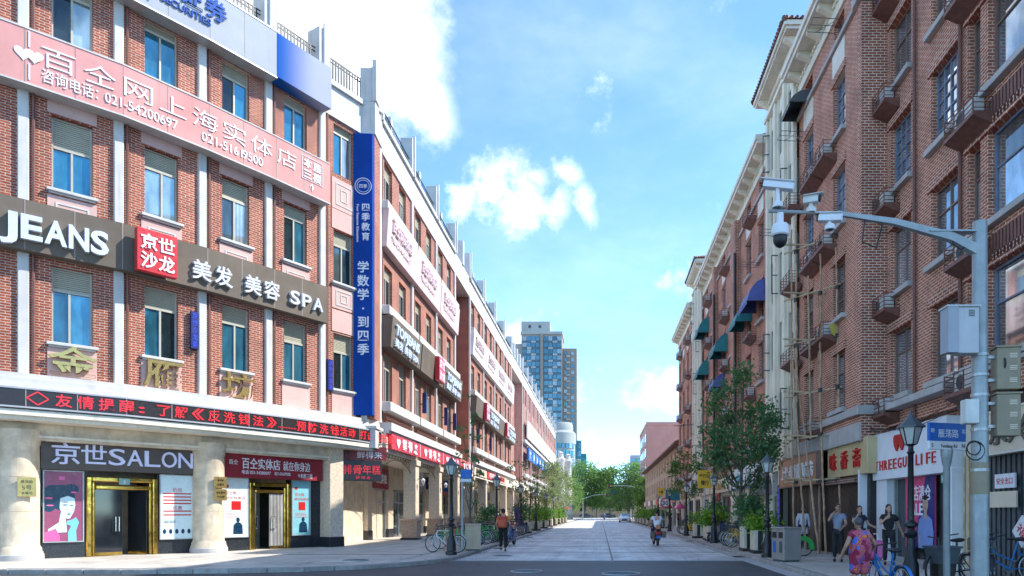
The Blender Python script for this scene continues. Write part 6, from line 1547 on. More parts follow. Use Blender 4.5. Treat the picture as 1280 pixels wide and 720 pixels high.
def bike_proto(col, r=.33, basket=True, guard=None, lady=True):
    t = empty('bicycle'); wb = .53
    wheel(t, -wb, r); wheel(t, wb, r)
    f = MB(); bb = (0, -.08, .30); st = (0, -.22, .80); hd = (0, .36, .82); hl = (0, .40, .62); rw = (0, -wb, r)
    if lady: f.path([hl, (0, .12, .42), (0, -.02, .32), bb], .024, 8); f.path([hd, (0, .18, .62), (0, -.12, .48)], .02, 8)
    else: f.tube(hl, bb, .024); f.tube(hd, st, .02)
    f.tube(bb, (0, -.24, .88), .02, n=8); f.tube(hl, hd, .026, n=8)
    for s in (-.06, .06): f.tube((s, -wb, r), (s * .5, -.08, .30), .011, n=6); f.tube((s, -wb, r), (s * .5, -.20, .72), .010, n=6)
    O('frame', f.mesh('frame', col, smooth=True), t)
    k = MB()
    for s in (-.06, .06): k.path([(s, wb, r), (s, wb - .05, r + .2), (s * .6, .43, .68), (0, .40, .70)], .012, 6)
    O('fork', k.mesh('fork', col, smooth=True), t)
    h = MB(); h.tube((0, .36, .82), (0, .34, .98), .016, n=8); h.path([(-.30, .16, 1.04), (-.26, .28, 1.03), (0, .35, .98), (.26, .28, 1.03), (.30, .16, 1.04)], .013, 6); O('handlebar', h.mesh('handlebar', 'bike_black', smooth=True), t)
    s = MB(); s.ell((0, -.30, .93), (.11, .15, .045), 12, 7); s.ell((0, -.14, .93), (.045, .13, .03), 8, 6); O('saddle', s.mesh('saddle', 'black_plastic', smooth=True), t)
    g_ = MB()
    for y, a0, a1 in ((-wb, radians(20), radians(200)), (wb, radians(10), radians(140))):
        pts = [(y + (r + .025) * cos(a0 + (a1 - a0) * k_ / 10), r + (r + .025) * sin(a0 + (a1 - a0) * k_ / 10)) for k_ in range(11)]
        for a, b in zip(pts, pts[1:]): g_.quad((-.035, a[0], a[1]), (.035, a[0], a[1]), (.035, b[0], b[1]), (-.035, b[0], b[1]))
    O('mudguard', g_.mesh('mudguard', guard or col), t)
    c = MB(); c.lathe([(.09, -.008), (.09, .008)], 14, (.05, -.08, .30), 'x'); c.tube((.06, -.08, .3), (.075, -.02, .14), .01, n=5); c.tube((-.06, -.08, .3), (-.075, -.14, .46), .01, n=5); c.box(.06, -.06, .12, .16, .02, .145); c.box(-.16, -.18, .45, -.06, -.10, .475); O('crank', c.mesh('crank', 'steel_dark'), t)
    if basket:
        b = MB(); x0, x1, y0, y1, z0, z1 = -.17, .17, .42, .68, .70, .94
        for z in (z0, (z0 + z1) / 2, z1): b.path([(x0, y0, z), (x1, y0, z), (x1, y1, z), (x0, y1, z)], .006, 4, True)
        for q in range(6):
            x = x0 + (x1 - x0) * q / 5; b.tube((x, y0, z0), (x, y0, z1), .004, n=3); b.tube((x, y1, z0), (x, y1, z1), .004, n=3); y = y0 + (y1 - y0) * q / 5; b.tube((x0, y, z0), (x0, y, z1), .004, n=3); b.tube((x1, y, z0), (x1, y, z1), .004, n=3)
        for q in range(5): b.tube((x0, y0 + .26 * q / 4, z0), (x1, y0 + .26 * q / 4, z0), .004, n=3)
        O('basket', b.mesh('basket', 'steel_dark'), t)
    return t
protos = {}
def bike(x, y, rz, col, label, lean=6, grp='parked bicycles', **kw):
    key = (col, tuple(sorted(kw.items())))
    if key not in protos: protos[key] = bike_proto(col, **kw); o = protos[key]
    else: o = copy_tree(protos[key])
    o.location = (x, y, .125); o.rotation_euler = (0, radians(lean), radians(rz)); tag(o, label, 'bicycle', grp); return o
# left pavement
bike(-5.75, 25.3, 72, 'bike_silver', 'silver bicycle with dark wheel standing left of the first lamp post', lady=False, basket=False)
for i in range(5): bike(-5.95 + .12 * (i % 2), (27.5, 29.0, 30.2, 31.6, 32.8)[i], 84 + (i * 37) % 20, 'bike_green', 'green shared bicycle in the left row, %s from the camera' % ordn[i])
for i in range(4): bike(-5.72 + .08 * (i % 2), 33.6 + i * .8, 62 + i * 11, 'bike_green', 'green shared bicycle near the dark planter, %s of four from the camera' % ordn[i], -5)
bike(-5.75, 37.0, 95, 'bike_black', 'black bicycle in the left row behind the green ones')
bike(-5.6, 38.9, 70, 'bike_black', 'dark bicycle nearest the parked blue scooter', lady=False)
for i in range(4): bike(-5.7, 42.4 + i * 1.0, 78 + i * 9, 'bike_orange', 'orange shared bicycle on the left kerb, %s from the camera' % ordn[i], basket=False)
for i in range(2): bike(-5.8, 46.8 + i * .8, 100, 'bike_blue', 'blue bicycle beyond the orange ones, %s of two' % ('nearer', 'farther')[i])
bike(-6.0, 58.0, 80, 'bike_silver', 'far silver bicycle under the saplings', lady=False, basket=False)
# right pavement
b = bike(6.38, 23.2, 88, 'bike_black', 'green and white shared bicycle behind the grey litter bin', 4, guard='bike_green', basket=False)
sk = MB()
for sx in (-.05, .05):
    pts = [(sx, -.53 + .36 * cos(a), .33 + .36 * sin(a)) for a in [pi * k / 10 for k in range(-1, 12)]]; pts += [(sx, -.53 + .2 * cos(a), .33 + .2 * sin(a)) for a in [pi * k / 10 for k in range(11, -2, -1)]]
    n_ = len(pts) // 2
    for k in range(n_ - 1): sk.quad(pts[k], pts[k + 1], pts[2 * n_ - 2 - k], pts[2 * n_ - 1 - k])
O('skirt_guard', sk.mesh('skirt_guard', 'bike_green'), b)
O('advert_patch', MB().box(.052, -.62, .55, .056, -.40, .66).mesh('advert_patch', 'bike_yellow'), b)
for i in range(3): bike(6.1, 28.9 + i * .75, 72 - i * 7, 'bike_yellow', 'yellow shared bicycle beside the dark planter, %s from the camera' % ordn[i])
bike(6.3, 31.4, 80, 'bike_black', 'black bicycle beyond the yellow ones on the right pavement')
for i in range(3): bike(6.2, 46 + i * .9, 85 + 8 * i, 'bike_yellow', 'far yellow bicycle on the right pavement, %s of three' % ordn[i])
bike(6.05, 22.9, 160, 'bike_black', 'black bicycle wheel half hidden by the right lamp post', lady=False, basket=False)
bike(7.0, 13.5, 120, 'bike_black', 'dark bicycle behind the street name post', basket=False)
bike(7.75, 13.4, 150, 'bike_black', 'black bicycle at the right edge behind the camera pole', lady=False)
bike(8.5, 14.3, 70, 'bike_blue', 'blue bicycle at the far right edge before the gate')
t = empty('storage_crate', (6.62, 13.2, .12), .2); tag(t, 'dark plastic crate at the street name post', 'crate')
O('tub', MB().add([(-.20, -.15, .50), (.20, -.15, .50), (.20, .15, .50), (-.20, .15, .50), (-.26, -.2, .82), (.26, -.2, .82), (.26, .2, .82), (-.26, .2, .82)], [(0, 3, 2, 1), (0, 1, 5, 4), (1, 2, 6, 5), (2, 3, 7, 6), (3, 0, 4, 7)]).mesh('tub', 'steel_dark'), t); O('stand', MB().box(-.18, -.12, 0, .18, .12, .5).mesh('stand', 'black_plastic'), t); O('rim', MB().box(-.28, -.22, .80, .28, -.19, .84).box(-.28, .19, .80, .28, .22, .84).box(-.28, -.19, .80, -.25, .19, .84).box(.25, -.19, .80, .28, .19, .84).mesh('rim', 'steel_dark'), t)
def scooter_proto(col, box=None, name='scooter'):
    t = empty(name); r = .22
    for y in (-.62, .64):
        w = O('wheel', MB().torus((0, 0, 0), r - .05, .05, 20, 8).mesh('wheel', 'rubber', smooth=True), t, (0, y, r)); O('hub', MB().lathe([(.05, -.05), (.13, -.03), (.13, .03), (.05, .05)], 12, ax='x').mesh('hub', 'steel_dark'), w)
    b = MB(); b.prof([(-.80, .42), (-.86, .66), (-.70, .76), (-.10, .72), (.02, .52), (.10, .34), (.42, .32), (.46, .26), (-.05, .22), (-.35, .24), (-.5, .40)], -.15, .15); O('body', b.mesh('body', col, fix=True, bevel=.05, smooth=True), t)
    s = MB(); s.prof([(.44, .28), (.40, .40), (.36, .95), (.42, 1.0), (.50, .62), (.60, .46), (.54, .28)], -.19, .19); O('leg_shield', s.mesh('leg_shield', col, fix=True, bevel=.04, smooth=True), t)
    g_ = MB(); g_.ell((0, .64, .44), (.09, .26, .07), 10, 7); O('front_fender', g_.mesh('front_fender', col, smooth=True), t)
    q = MB(); q.ell((0, -.36, .78), (.16, .44, .07), 14, 8); O('seat', q.mesh('seat', 'black_plastic', smooth=True), t)
    h = MB(); h.path([(-.36, .24, 1.02), (-.2, .36, 1.05), (0, .40, 1.02), (.2, .36, 1.05), (.36, .24, 1.02)], .018, 7); h.ell((0, .44, 1.02), (.12, .09, .09), 10, 7); O('handlebar', h.mesh('handlebar', 'black_plastic', smooth=True), t)
    for s_ in (-1, 1): m = MB(); m.tube((s_ * .22, .34, 1.05), (s_ * .30, .36, 1.24), .008, n=5); m.ell((s_ * .32, .36, 1.27), (.07, .015, .05), 8, 6); O('mirror', m.mesh('mirror', 'black_plastic'), t)
    l = MB(); l.box(-.10, -.90, .58, .10, -.86, .66); O('tail_light', l.mesh('tail_light', 'letter_red'), t)
    p = MB(); p.box(-.10, -.91, .36, .10, -.895, .50); O('number_plate', p.mesh('number_plate', 'sign_blue_bright'), t)
    for y in (.62,): f = MB(); [f.tube((s_, .66, .24), (s_ * .6, .46, .70), .02, n=6) for s_ in (-.08, .08)]; O('fork', f.mesh('fork', 'galvanised'), t)
    if box:
        b = MB(); b.box(-.2, -1.02, .80, .2, -.66, 1.08); O('top_box', b.mesh('top_box', box, bevel=.03), t)
    return t
pm('scooter_blue', (.03, .07, .16), .3, .1, 3, coat=.5); pm('scooter_black', (.02, .02, .022), .3, .1, 3, coat=.5); pm('scooter_red', (.16, .03, .03), .35, .15, 3, coat=.3)
s = scooter_proto('scooter_blue'); s.location = (-4.35, 33.2, .015); s.rotation_euler.z = radians(172); tag(s, 'dark blue scooter standing at the left kerb just past the courier', 'scooter')
s2 = copy_tree(s); s2.location = (6.25, 33.4, .125); s2.rotation_euler.z = radians(35); tag(s2, 'scooter parked right of the second right lamp post', 'scooter')
s3 = scooter_proto('scooter_black', 'black_plastic'); s3.location = (6.2, 34.4, .125); s3.rotation_euler.z = radians(60); tag(s3, 'black scooter with top box behind the right lamp post', 'scooter')
s4 = scooter_proto('scooter_red'); s4.location = (2.72, 33.3, .015); s4.rotation_euler.z = radians(4); tag(s4, 'dark red delivery scooter ridden away on the right side of the road', 'scooter')
for sx in (-.27, .0, .27):
    pn = O('pannier', MB().box(sx - .10, -.98 + abs(sx) * .3, .40 if sx else .80, sx + .10, -.62, .70 if sx else 1.02).mesh('pannier', 'sign_brown' if sx else 'sign_terracotta', bevel=.03), s4)
s5 = scooter_proto('bike_blue'); s5.location = (.9, 142, .015); tag(s5, 'tiny blue scooter far off in the middle of the road', 'scooter')
# white car, front towards the camera
def car_proto(col, name='car'):
    t = empty(name)
    S = [  # y, half width, z bottom, z belt, roof half width, z top
        (-2.25, .70, .42, .66, .62, .70), (-2.12, .84, .30, .74, .70, .80), (-1.3, .90, .22, .88, .74, .96), (-.75, .90, .22, .94, .68, 1.02), (.0, .91, .22, .95, .60, 1.45), (.9, .91, .22, .95, .60, 1.47), (1.6, .90, .24, .96, .62, 1.10), (2.1, .86, .32, .92, .66, .98), (2.25, .76, .45, .80, .6, .86)]
    vs = []; fs = []
    for (y, hw, zb, zl, rw, zt) in S:
        vs += [(-hw * .9, y, zb), (-hw, y, (zb + zl) / 2), (-hw * .98, y, zl), (-rw, y, zt), (0, y, zt + .03), (rw, y, zt), (hw * .98, y, zl), (hw, y, (zb + zl) / 2), (hw * .9, y, zb)]
    for i in range(len(S) - 1):
        for k in range(8): a = i * 9 + k; fs.append((a, a + 9, a + 10, a + 1))
    fs += [tuple(range(9)), tuple(reversed(range(len(S) * 9 - 9, len(S) * 9)))]
    O('body', MB().add(vs, fs).mesh('body', col, fix=True, smooth=True), t)
    w = MB(); w.quad((-.60, -.80, 1.0), (.60, -.80, 1.0), (.55, -.06, 1.44), (-.55, -.06, 1.44)); O('windscreen', w.mesh('windscreen', 'glass_far'), t, (0, -.03, .03))
    for s_ in (-1, 1):
        q = MB(); q.quad((s_ * .88, -.5, 1.0), (s_ * .88, 1.35, 1.0), (s_ * .64, .95, 1.42), (s_ * .64, -.02, 1.40)); O('side_window', q.mesh('side_window', 'glass_dark'), t, (s_ * .03, 0, .0))
        h = MB(); h.ell((s_ * .62, -2.16, .68), (.17, .10, .08), 10, 7); O('headlight', h.mesh('headlight', 'chrome', smooth=True), t)
        m = MB(); m.ell((s_ * 1.0, -.55, 1.02), (.10, .06, .07), 8, 6); O('mirror', m.mesh('mirror', col, smooth=True), t)
        for y in (-1.4, 1.4):
            wh = O('wheel', MB().lathe([(.20, -.10), (.32, -.10), (.33, 0), (.32, .10), (.20, .10)], 18, ax='x').mesh('wheel', 'rubber', smooth=True), t, (s_ * .82, y, .33)); O('rim', MB().lathe([(.20, -.105), (.20, .105)], 14, ax='x').mesh('rim', 'galvanised'), wh)
    g_ = MB(); g_.box(-.45, -2.28, .46, .45, -2.22, .62); O('grille', g_.mesh('grille', 'black_plastic', bevel=.02), t); g_ = MB(); g_.box(-.60, -2.24, .28, .60, -2.14, .40); O('air_intake', g_.mesh('air_intake', 'black_plastic', bevel=.02), t); O('number_plate', MB().box(-.22, -2.30, .42, .22, -2.285, .53).mesh('number_plate', 'sign_blue_bright'), t)
    return t
pm('car_white', (.72, .73, .75), .25, .04, 2, coat=.6); pm('car_dark', (.03, .035, .045), .25, .06, 2, coat=.6)
c1 = car_proto('car_white'); c1.location = (4.1, 112, .015); c1.rotation_euler.z = radians(-3); tag(c1, 'white car driving towards the camera by the right kerb', 'car')
c2 = car_proto('car_dark'); c2.location = (-4, 199, .0); c2.rotation_euler.z = radians(88); tag(c2, 'dark car crossing at the far junction, left one', 'car')
c3 = copy_tree(c2); c3.location = (2.5, 201, 0); tag(c3, 'dark car crossing at the far junction, right one', 'car')
c2['group'] = c3['group'] = 'dark cars at the far junction'
# far gantries with lights and direction sign
def gantry(x, y, side, h, L, label, sign):
    t = empty('traffic_gantry', (x, y, 0)); tag(t, label, 'traffic light')
    O('post', MB().tube((0, 0, 0), (0, 0, h), .14, .10, 10).mesh('post', 'galvanised'), t)
    O('arm', MB().path([(0, 0, h - .1), (side * L * .45, 0, h + .9), (side * L, 0, h + 1.05)], [.10, .08, .06], 8).mesh('arm', 'galvanised'), t)
    b = MB(); b.box(side * L - .55, -.2, h + .45, side * L + .55, .2, h + 1.35); s = O('signal_head', b.mesh('signal_head', 'black_plastic', bevel=.02), t)
    for k in range(3): O('signal_lens', MB().lathe([(.13, -.24), (.13, -.2)], 12, (side * L + (k - 1) * .34, 0, h + .9), 'y').mesh('signal_lens', ('letter_red', 'sign_yellow', 'bike_green')[k]), s)
gantry(10.0, 150, -1, 6.6, 7.6, 'grey signal arm with traffic light reaching from the right far kerb', 0)
gantry(-4.3, 172, 1, 5.2, 6.4, 'grey signal arm with traffic light on the left far kerb', 0)
t = empty('direction_sign', (7.6, 160, 0)); tag(t, 'blue direction sign on an arm before the plane trees', 'sign')
O('post', MB().tube((0, 0, 0), (0, 0, 5.3), .12, n=8).mesh('post', 'galvanised'), t); O('arm', MB().tube((0, 0, 5.2), (-3.6, 0, 6.3), .07, n=8).mesh('arm', 'galvanised'), t); O('plate', MB().box(-5.4, -.1, 5.9, -3.2, 0, 6.9).mesh('plate', 'sign_blue_bright'), t)
# ================================================================ BACKGROUND BUILDINGS
# apartment tower behind the left row
pm('tower_concrete', (.23, .205, .175), .75, .08, .15, streak=.15); pm('tower_grey', (.30, .29, .27), .75, .08, .15); pm('tower_top', (.30, .32, .31), .75, .1, .1)
TY = 330; TW = empty('apartment_tower', (-40, TY, 0)); tag(TW, 'tall grey apartment tower with blue window bands behind the left row', 'building')
O('shaft', MB().box(2.0, 0, 0, 21.5, 18, 88).mesh('shaft', 'tower_concrete'), TW); O('side_shaft', MB().box(21.5, 4, 0, 28.6, 18, 82).mesh('side_shaft', 'tower_concrete'), TW); O('left_shaft', MB().box(-3, 3, 0, 2.0, 18, 84).mesh('left_shaft', 'tower_grey'), TW)
O('lift_house', MB().box(1.5, 4, 88, 15.5, 14, 95.2).mesh('lift_house', 'tower_top'), TW); O('parapet', MB().box(1.6, -.4, 88, 21.9, 18, 89.2).mesh('parapet', 'tower_top'), TW)
O('pier', MB().box(11.2, -.9, 0, 12.6, 0, 88).mesh('pier', 'tower_concrete'), TW)
wa = MB().box(0, -.35, 0, 1.9, 0, 2.0).mesh('window', 'glass_far'); wb_ = MB().box(0, -.3, 0, 1.5, 0, 1.6).mesh('window', 'glass_far'); sp = MB().box(0, -.25, 0, 8.4, 0, 1.15).mesh('spandrel', 'sign_navy'); bal = MB().box(0, -.85, 0, 2.2, -.0, .9).mesh('balcony', 'tower_top')
pm('spandrel_blue', (.05, .10, .13), .5, .15, .4); sp.materials.clear(); sp.materials.append(MATS['spandrel_blue'])
for f in range(16):
    z = 38.6 + f * 3.08
    for x0 in (2.5, 12.9):
        O('spandrel', sp, TW, (x0, 0, z - 1.15))
        for k in range(4): O('window', wa, TW, (x0 + .1 + k * 2.1, 0, z))
        O('balcony', bal, TW, (x0 + 2.2 + (f % 2) * 2.1, 0, z - 1.1))
    if z < 80:
        O('window', wb_, TW, (22.4, 4, z)); O('window', wb_, TW, (25.9, 4, z)); O('balcony', bal, TW, (23.6, 4, z - 1.0), sc=(.8, 1, 1)); O('window', wb_, TW, (-1.6, 3, z))
for x in (5, 10): O('roof_window', MB().box(x, 3.9, 92, x + 1.2, 4.02, 93.4).mesh('roof_window', 'glass_dark'), TW)
# round fronted office
RO = empty('round_office', (-14.5, 250, 0)); tag(RO, 'pale round fronted office building below the tower', 'building')
O('drum', MB().lathe([(5.4, 0), (5.4, 26.5), (5.7, 26.6), (5.7, 30.5), (4.6, 31.5), (4.6, 33.5), (4.2, 34.4)], 32).mesh('drum', 'tower_top', smooth=True), RO)
for f in range(5):
    z = 12.5 + f * 3.1
    for k in range(9):
        a = radians(-150 + k * 15); w = MB().box(-.62, -.2, 0, .62, 0, 2.3).mesh('window', 'glass_far'); O('window', w, RO, (5.42 * cos(a), 5.42 * sin(a), z), a + pi / 2)
GB = empty('teal_office', (-6.6, 268, 0)); tag(GB, 'teal glass office block right of the round building', 'building')
O('block', MB().box(-6, 0, 0, -.8, 12, 30).box(-.8, 2, 0, 1.2, 12, 25).mesh('block', 'sign_teal'), GB)
for f in range(9):
    for k in range(3): O('window', MB().box(-5.7 + k * 1.7, -.12, 2 + f * 3.1, -4.3 + k * 1.7, 0, 4.2 + f * 3.1).mesh('window', 'glass_far'), GB)
# white paired posts of the far gateway on the left
for i, (x, y) in enumerate(((-8.6, 150), (-7.3, 156))):
    t = empty('gate_pillar', (x, y, 0)); tag(t, 'white stone pillar above the pale trees, %s of two' % ('left', 'right')[i], 'pillar', 'white stone pillars')
    O('shaft', MB().lathe([(.95, 0), (.95, 8), (.8, 8.2), (.75, 12.6), (1.0, 13.0), (1.0, 13.5), (.6, 13.7), (.5, 14.6), (.7, 14.8), (.0, 15.1)], 12).mesh('shaft', 'white_paint', smooth=True), t); O('base', MB().box(-1.1, -1.1, 0, 1.1, 1.1, 1.2).mesh('base', 'grey_stone'), t)
# salmon block and low shops on the far right
SM = empty('salmon_building', (10.2, 148, 0)); tag(SM, 'plain salmon pink block rising behind the low shops', 'building')
O('block', MB().box(0, 0, 0, 14, 26, 20.6).mesh('block', 'salmon_plaster'), SM); O('parapet', MB().box(-.15, -.15, 20.6, 14.1, 26, 21.3).mesh('parapet', 'salmon_plaster'), SM)
for f in range(5):
    for k in range(5): O('window', MB().box(-.15, 2 + k * 4.6, 4 + f * 3.3, 0, 4 + k * 4.6, 5.8 + f * 3.3).mesh('window', 'glass_right'), SM)
    O('balcony', MB().box(-.8, 2.4 + (f % 2) * 9, 3 + f * 3.3, 0, 5 + (f % 2) * 9, 3.9 + f * 3.3).mesh('balcony', 'ac_white'), SM)
GT = empty('glass_tower', (16.0, 300, 0)); tag(GT, 'pale blue office tower far behind the right hand trees', 'building')
O('block', MB().box(-2.5, 0, 0, 10, 10, 27).mesh('block', 'sign_silver'), GT)
for f in range(8): O('window_band', MB().box(-2.55, -.2, 5 + f * 2.7, 10, 0, 6.4 + f * 2.7).mesh('window_band', 'glass_far'), GT)
LS = empty('low_shop_house', (8.7, 132, 0), -pi / 2); tag(LS, 'low two storey brown shop house with tiled eave on the far right', 'building')
L_ = 132 - 73.0; hs = [(2 + k * 4.2, 3.4 + k * 4.2, z, z + 1.6) for k in range(13) for z in (4.6, 7.0)]
pm('tan_plaster', (.40, .29, .20), .8, .12, .8, streak=.25)
O('wall', facade(MB(), 0, L_, 3.2, 9.2, hs, .2).mesh('wall', 'tan_plaster'), LS)
for h in hs: o = O('window', MB().box(0, 0, 0, 1.4, .06, 1.6).box(.66, -.04, 0, .74, 0, 1.6).mesh('window', 'frame_brown'), LS, (h[0], .15, h[2])); O('pane', MB().box(.06, -.02, .06, .64, .0, 1.54).box(.76, -.02, .06, 1.34, 0, 1.54).mesh('pane', 'glass_right'), o)
O('roof', MB().prof([(-.8, 9.0), (-.8, 9.2), (4.5, 11.6), (10, 9.2), (10, 9.0)], -.3, L_ + .3).mesh('roof', 'roof_tile', fix=True), LS)
O('body', MB().box(.05, .3, 0, L_ - .05, 9.6, 9.1).mesh('body', 'tan_plaster'), LS)
for k in range(10):
    u = 1 + k * 5.5; O('shop_opening', MB().box(u, .1, .1, u + 4.4, .2, 2.8).mesh('shop_opening', 'glass_shop'), LS); O('fascia', MB().box(u - .2, -.25, 2.8, u + 4.6, .2, 3.6).mesh('fascia', ('sign_cream', 'sign_red', 'sign_white', 'sign_brown')[k % 4]), LS); O('pier', MB().box(u + 4.4, -.1, .1, u + 5.5, .2, 3.2).mesh('pier', 'cream_trim'), LS)
# far left low link and far closing facade behind the trees
FC = empty('far_wall', (-30, 236, 0)); tag(FC, 'dim building wall behind the plane trees at the street end', 'building')
O('wall', MB().box(0, 0, 0, 70, 2, 7).mesh('wall', 'tan_plaster'), FC); O('coping', MB().box(-.2, -.2, 7, 70.2, 2.2, 7.4).mesh('coping', 'grey_stone'), FC)
for k in range(16): O('window', MB().box(2 + k * 4.2, -.1, 2.2, 4 + k * 4.2, 0, 4.6).mesh('window', 'glass_dark'), FC)
# parasols
def parasol(x, y, col, label, h=2.7, r=1.2):
    t = empty('parasol', (x, y, .12)); tag(t, label, 'parasol', 'parasols on the pavements')
    O('pole', MB().tube((0, 0, 0), (0, 0, h), .03, n=8).mesh('pole', 'galvanised'), t); O('canopy', MB().lathe([(r, h - .55), (r * .98, h - .45), (r * .5, h - .15), (.04, h)], 8).mesh('canopy', col), t); O('base', MB().lathe([(.3, 0), (.3, .08), (.06, .14)], 12).mesh('base', 'black_plastic'), t)
parasol(-6.6, 128, 'sign_red', 'red parasol far down the left pavement'); parasol(7.2, 74, 'sign_red', 'red parasol on the right pavement behind the scooter rider', 2.5, .9); parasol(7.5, 64.0, 'sign_magenta', 'magenta parasol under the clock on the right', 2.4, .6)
t = empty('folded_parasol', (-5.5, 48.6, .12)); tag(t, 'navy folded parasol leaning on the left pavement', 'parasol')
O('canopy', MB().lathe([(.30, .25), (.36, .5), (.22, 1.3), (.04, 2.0)], 8).mesh('canopy', 'sign_navy'), t, rot=(0, radians(-16), 0)); O('pole', MB().tube((0, 0, 0), (0, 0, 2.2), .025, n=6).mesh('pole', 'steel_dark'), t, rot=(0, radians(-16), 0)); O('base', MB().box(-.3, -.3, 0, .3, .3, .08).mesh('base', 'black_plastic'), t)

# ================================================================ PEOPLE
pm('skin', (.50, .29, .20), .55, .08, 6); pm('skin_tan', (.38, .20, .13), .55, .08, 6); pm('hair_black', (.012, .010, .010), .45, .2, 20); pm('hair_grey', (.055, .055, .06), .5, .3, 20)
pm('cloth_black', (.014, .014, .016), .8, .2, 8, bump=.2); pm('cloth_white', (.70, .71, .78), .8, .06, 5, bump=.2); pm('cloth_greyblue', (.22, .25, .32), .8, .1, 6, bump=.2); pm('cloth_orange', (.75, .28, .03), .75, .1, 6, bump=.2); pm('cloth_navy', (.03, .035, .06), .8, .15, 6, bump=.2); pm('bag_orange', (.58, .09, .03), .5, .1, 5); pm('shoe_dark', (.03, .028, .03), .5, .2, 8); pm('cloth_maroon', (.14, .03, .05), .8, .15, 6); pm('eye_dark', (.01, .008, .008), .3, .1, 10); pm('lip', (.35, .10, .09), .5, .05, 10)
def floral():
    m, t, b = base_mat('cloth_floral'); o = t.node('ShaderNodeTexCoord').outputs['Object']
    v = t.node('ShaderNodeTexVoronoi'); t.link(o, v.inputs['Vector']); v.inputs['Scale'].default_value = 7.5
    cr = t.node('ShaderNodeValToRGB'); cr.color_ramp.interpolation = 'CONSTANT'; t.link(t.math('FRACT', t.math('MULTIPLY', v.outputs['Distance'], 3.4)), cr.inputs[0])
    sh = t.node('ShaderNodeSeparateColor'); t.link(v.outputs['Color'], sh.inputs[0])
    E_ = cr.color_ramp.elements; E_[0].color = (.68, .20, .02, 1); E_[1].position = .30; E_[1].color = (.30, .012, .06, 1)
    for p_, c_ in ((.55, (.60, .10, .25, 1)), (.80, (.12, .02, .16, 1))): e = E_.new(p_); e.color = c_
    c = t.mix(t.ramp(sh.outputs[0], .55, .6), cr.outputs[0], (.26, .012, .05)); c = t.mix(t.ramp(sh.outputs[1], .88, .9), c, (.05, .13, .50))
    t.link(c, b.inputs['Base Color']); b.inputs['Roughness'].default_value = .8; MATS['cloth_floral'] = m
floral()
def skin_mesh(name, V, E, rad, mat_, lev=2, root=0):
    me = bpy.data.meshes.new('sk'); me.from_pydata(V, E, []); o = bpy.data.objects.new('sk', me); COL.objects.link(o)
    o.modifiers.new('s', 'SKIN'); sl = me.skin_vertices[0].data
    for i, r in enumerate(rad): sl[i].radius = r if isinstance(r, tuple) else (r, r); sl[i].use_root = (i == root)
    o.modifiers.new('u', 'SUBSURF').levels = lev
    out = bpy.data.meshes.new_from_object(o.evaluated_get(bpy.context.evaluated_depsgraph_get())); bpy.data.objects.remove(o); bpy.data.meshes.remove(me)
    out.name = name
    if mat_.startswith('cloth'):
        from mathutils import noise as _n
        for v_ in out.vertices: c_ = v_.co; v_.co = c_ + v_.normal * (_n.noise(Vector((c_.x * 13, c_.y * 13, c_.z * 7))) * .014 + _n.noise(c_ * 31) * .006)
    out.materials.clear(); out.materials.append(MATS[mat_]); out.polygons.foreach_set('use_smooth', [True] * len(out.polygons)); return out
JB = dict(pel=(0, 0, .96), spi=(0, -.01, 1.12), che=(0, 0, 1.30), nek=(0, -.01, 1.46), hd0=(0, .01, 1.54),
          shL=(-.17, 0, 1.40), elL=(-.23, -.03, 1.13), wrL=(-.24, .05, .90), shR=(.17, 0, 1.40), elR=(.23, -.03, 1.13), wrR=(.24, .05, .90),
          hiL=(-.09, 0, .92), knL=(-.10, .03, .50), anL=(-.10, -.01, .09), hiR=(.09, 0, .92), knR=(.10, .03, .50), anR=(.10, -.01, .09))
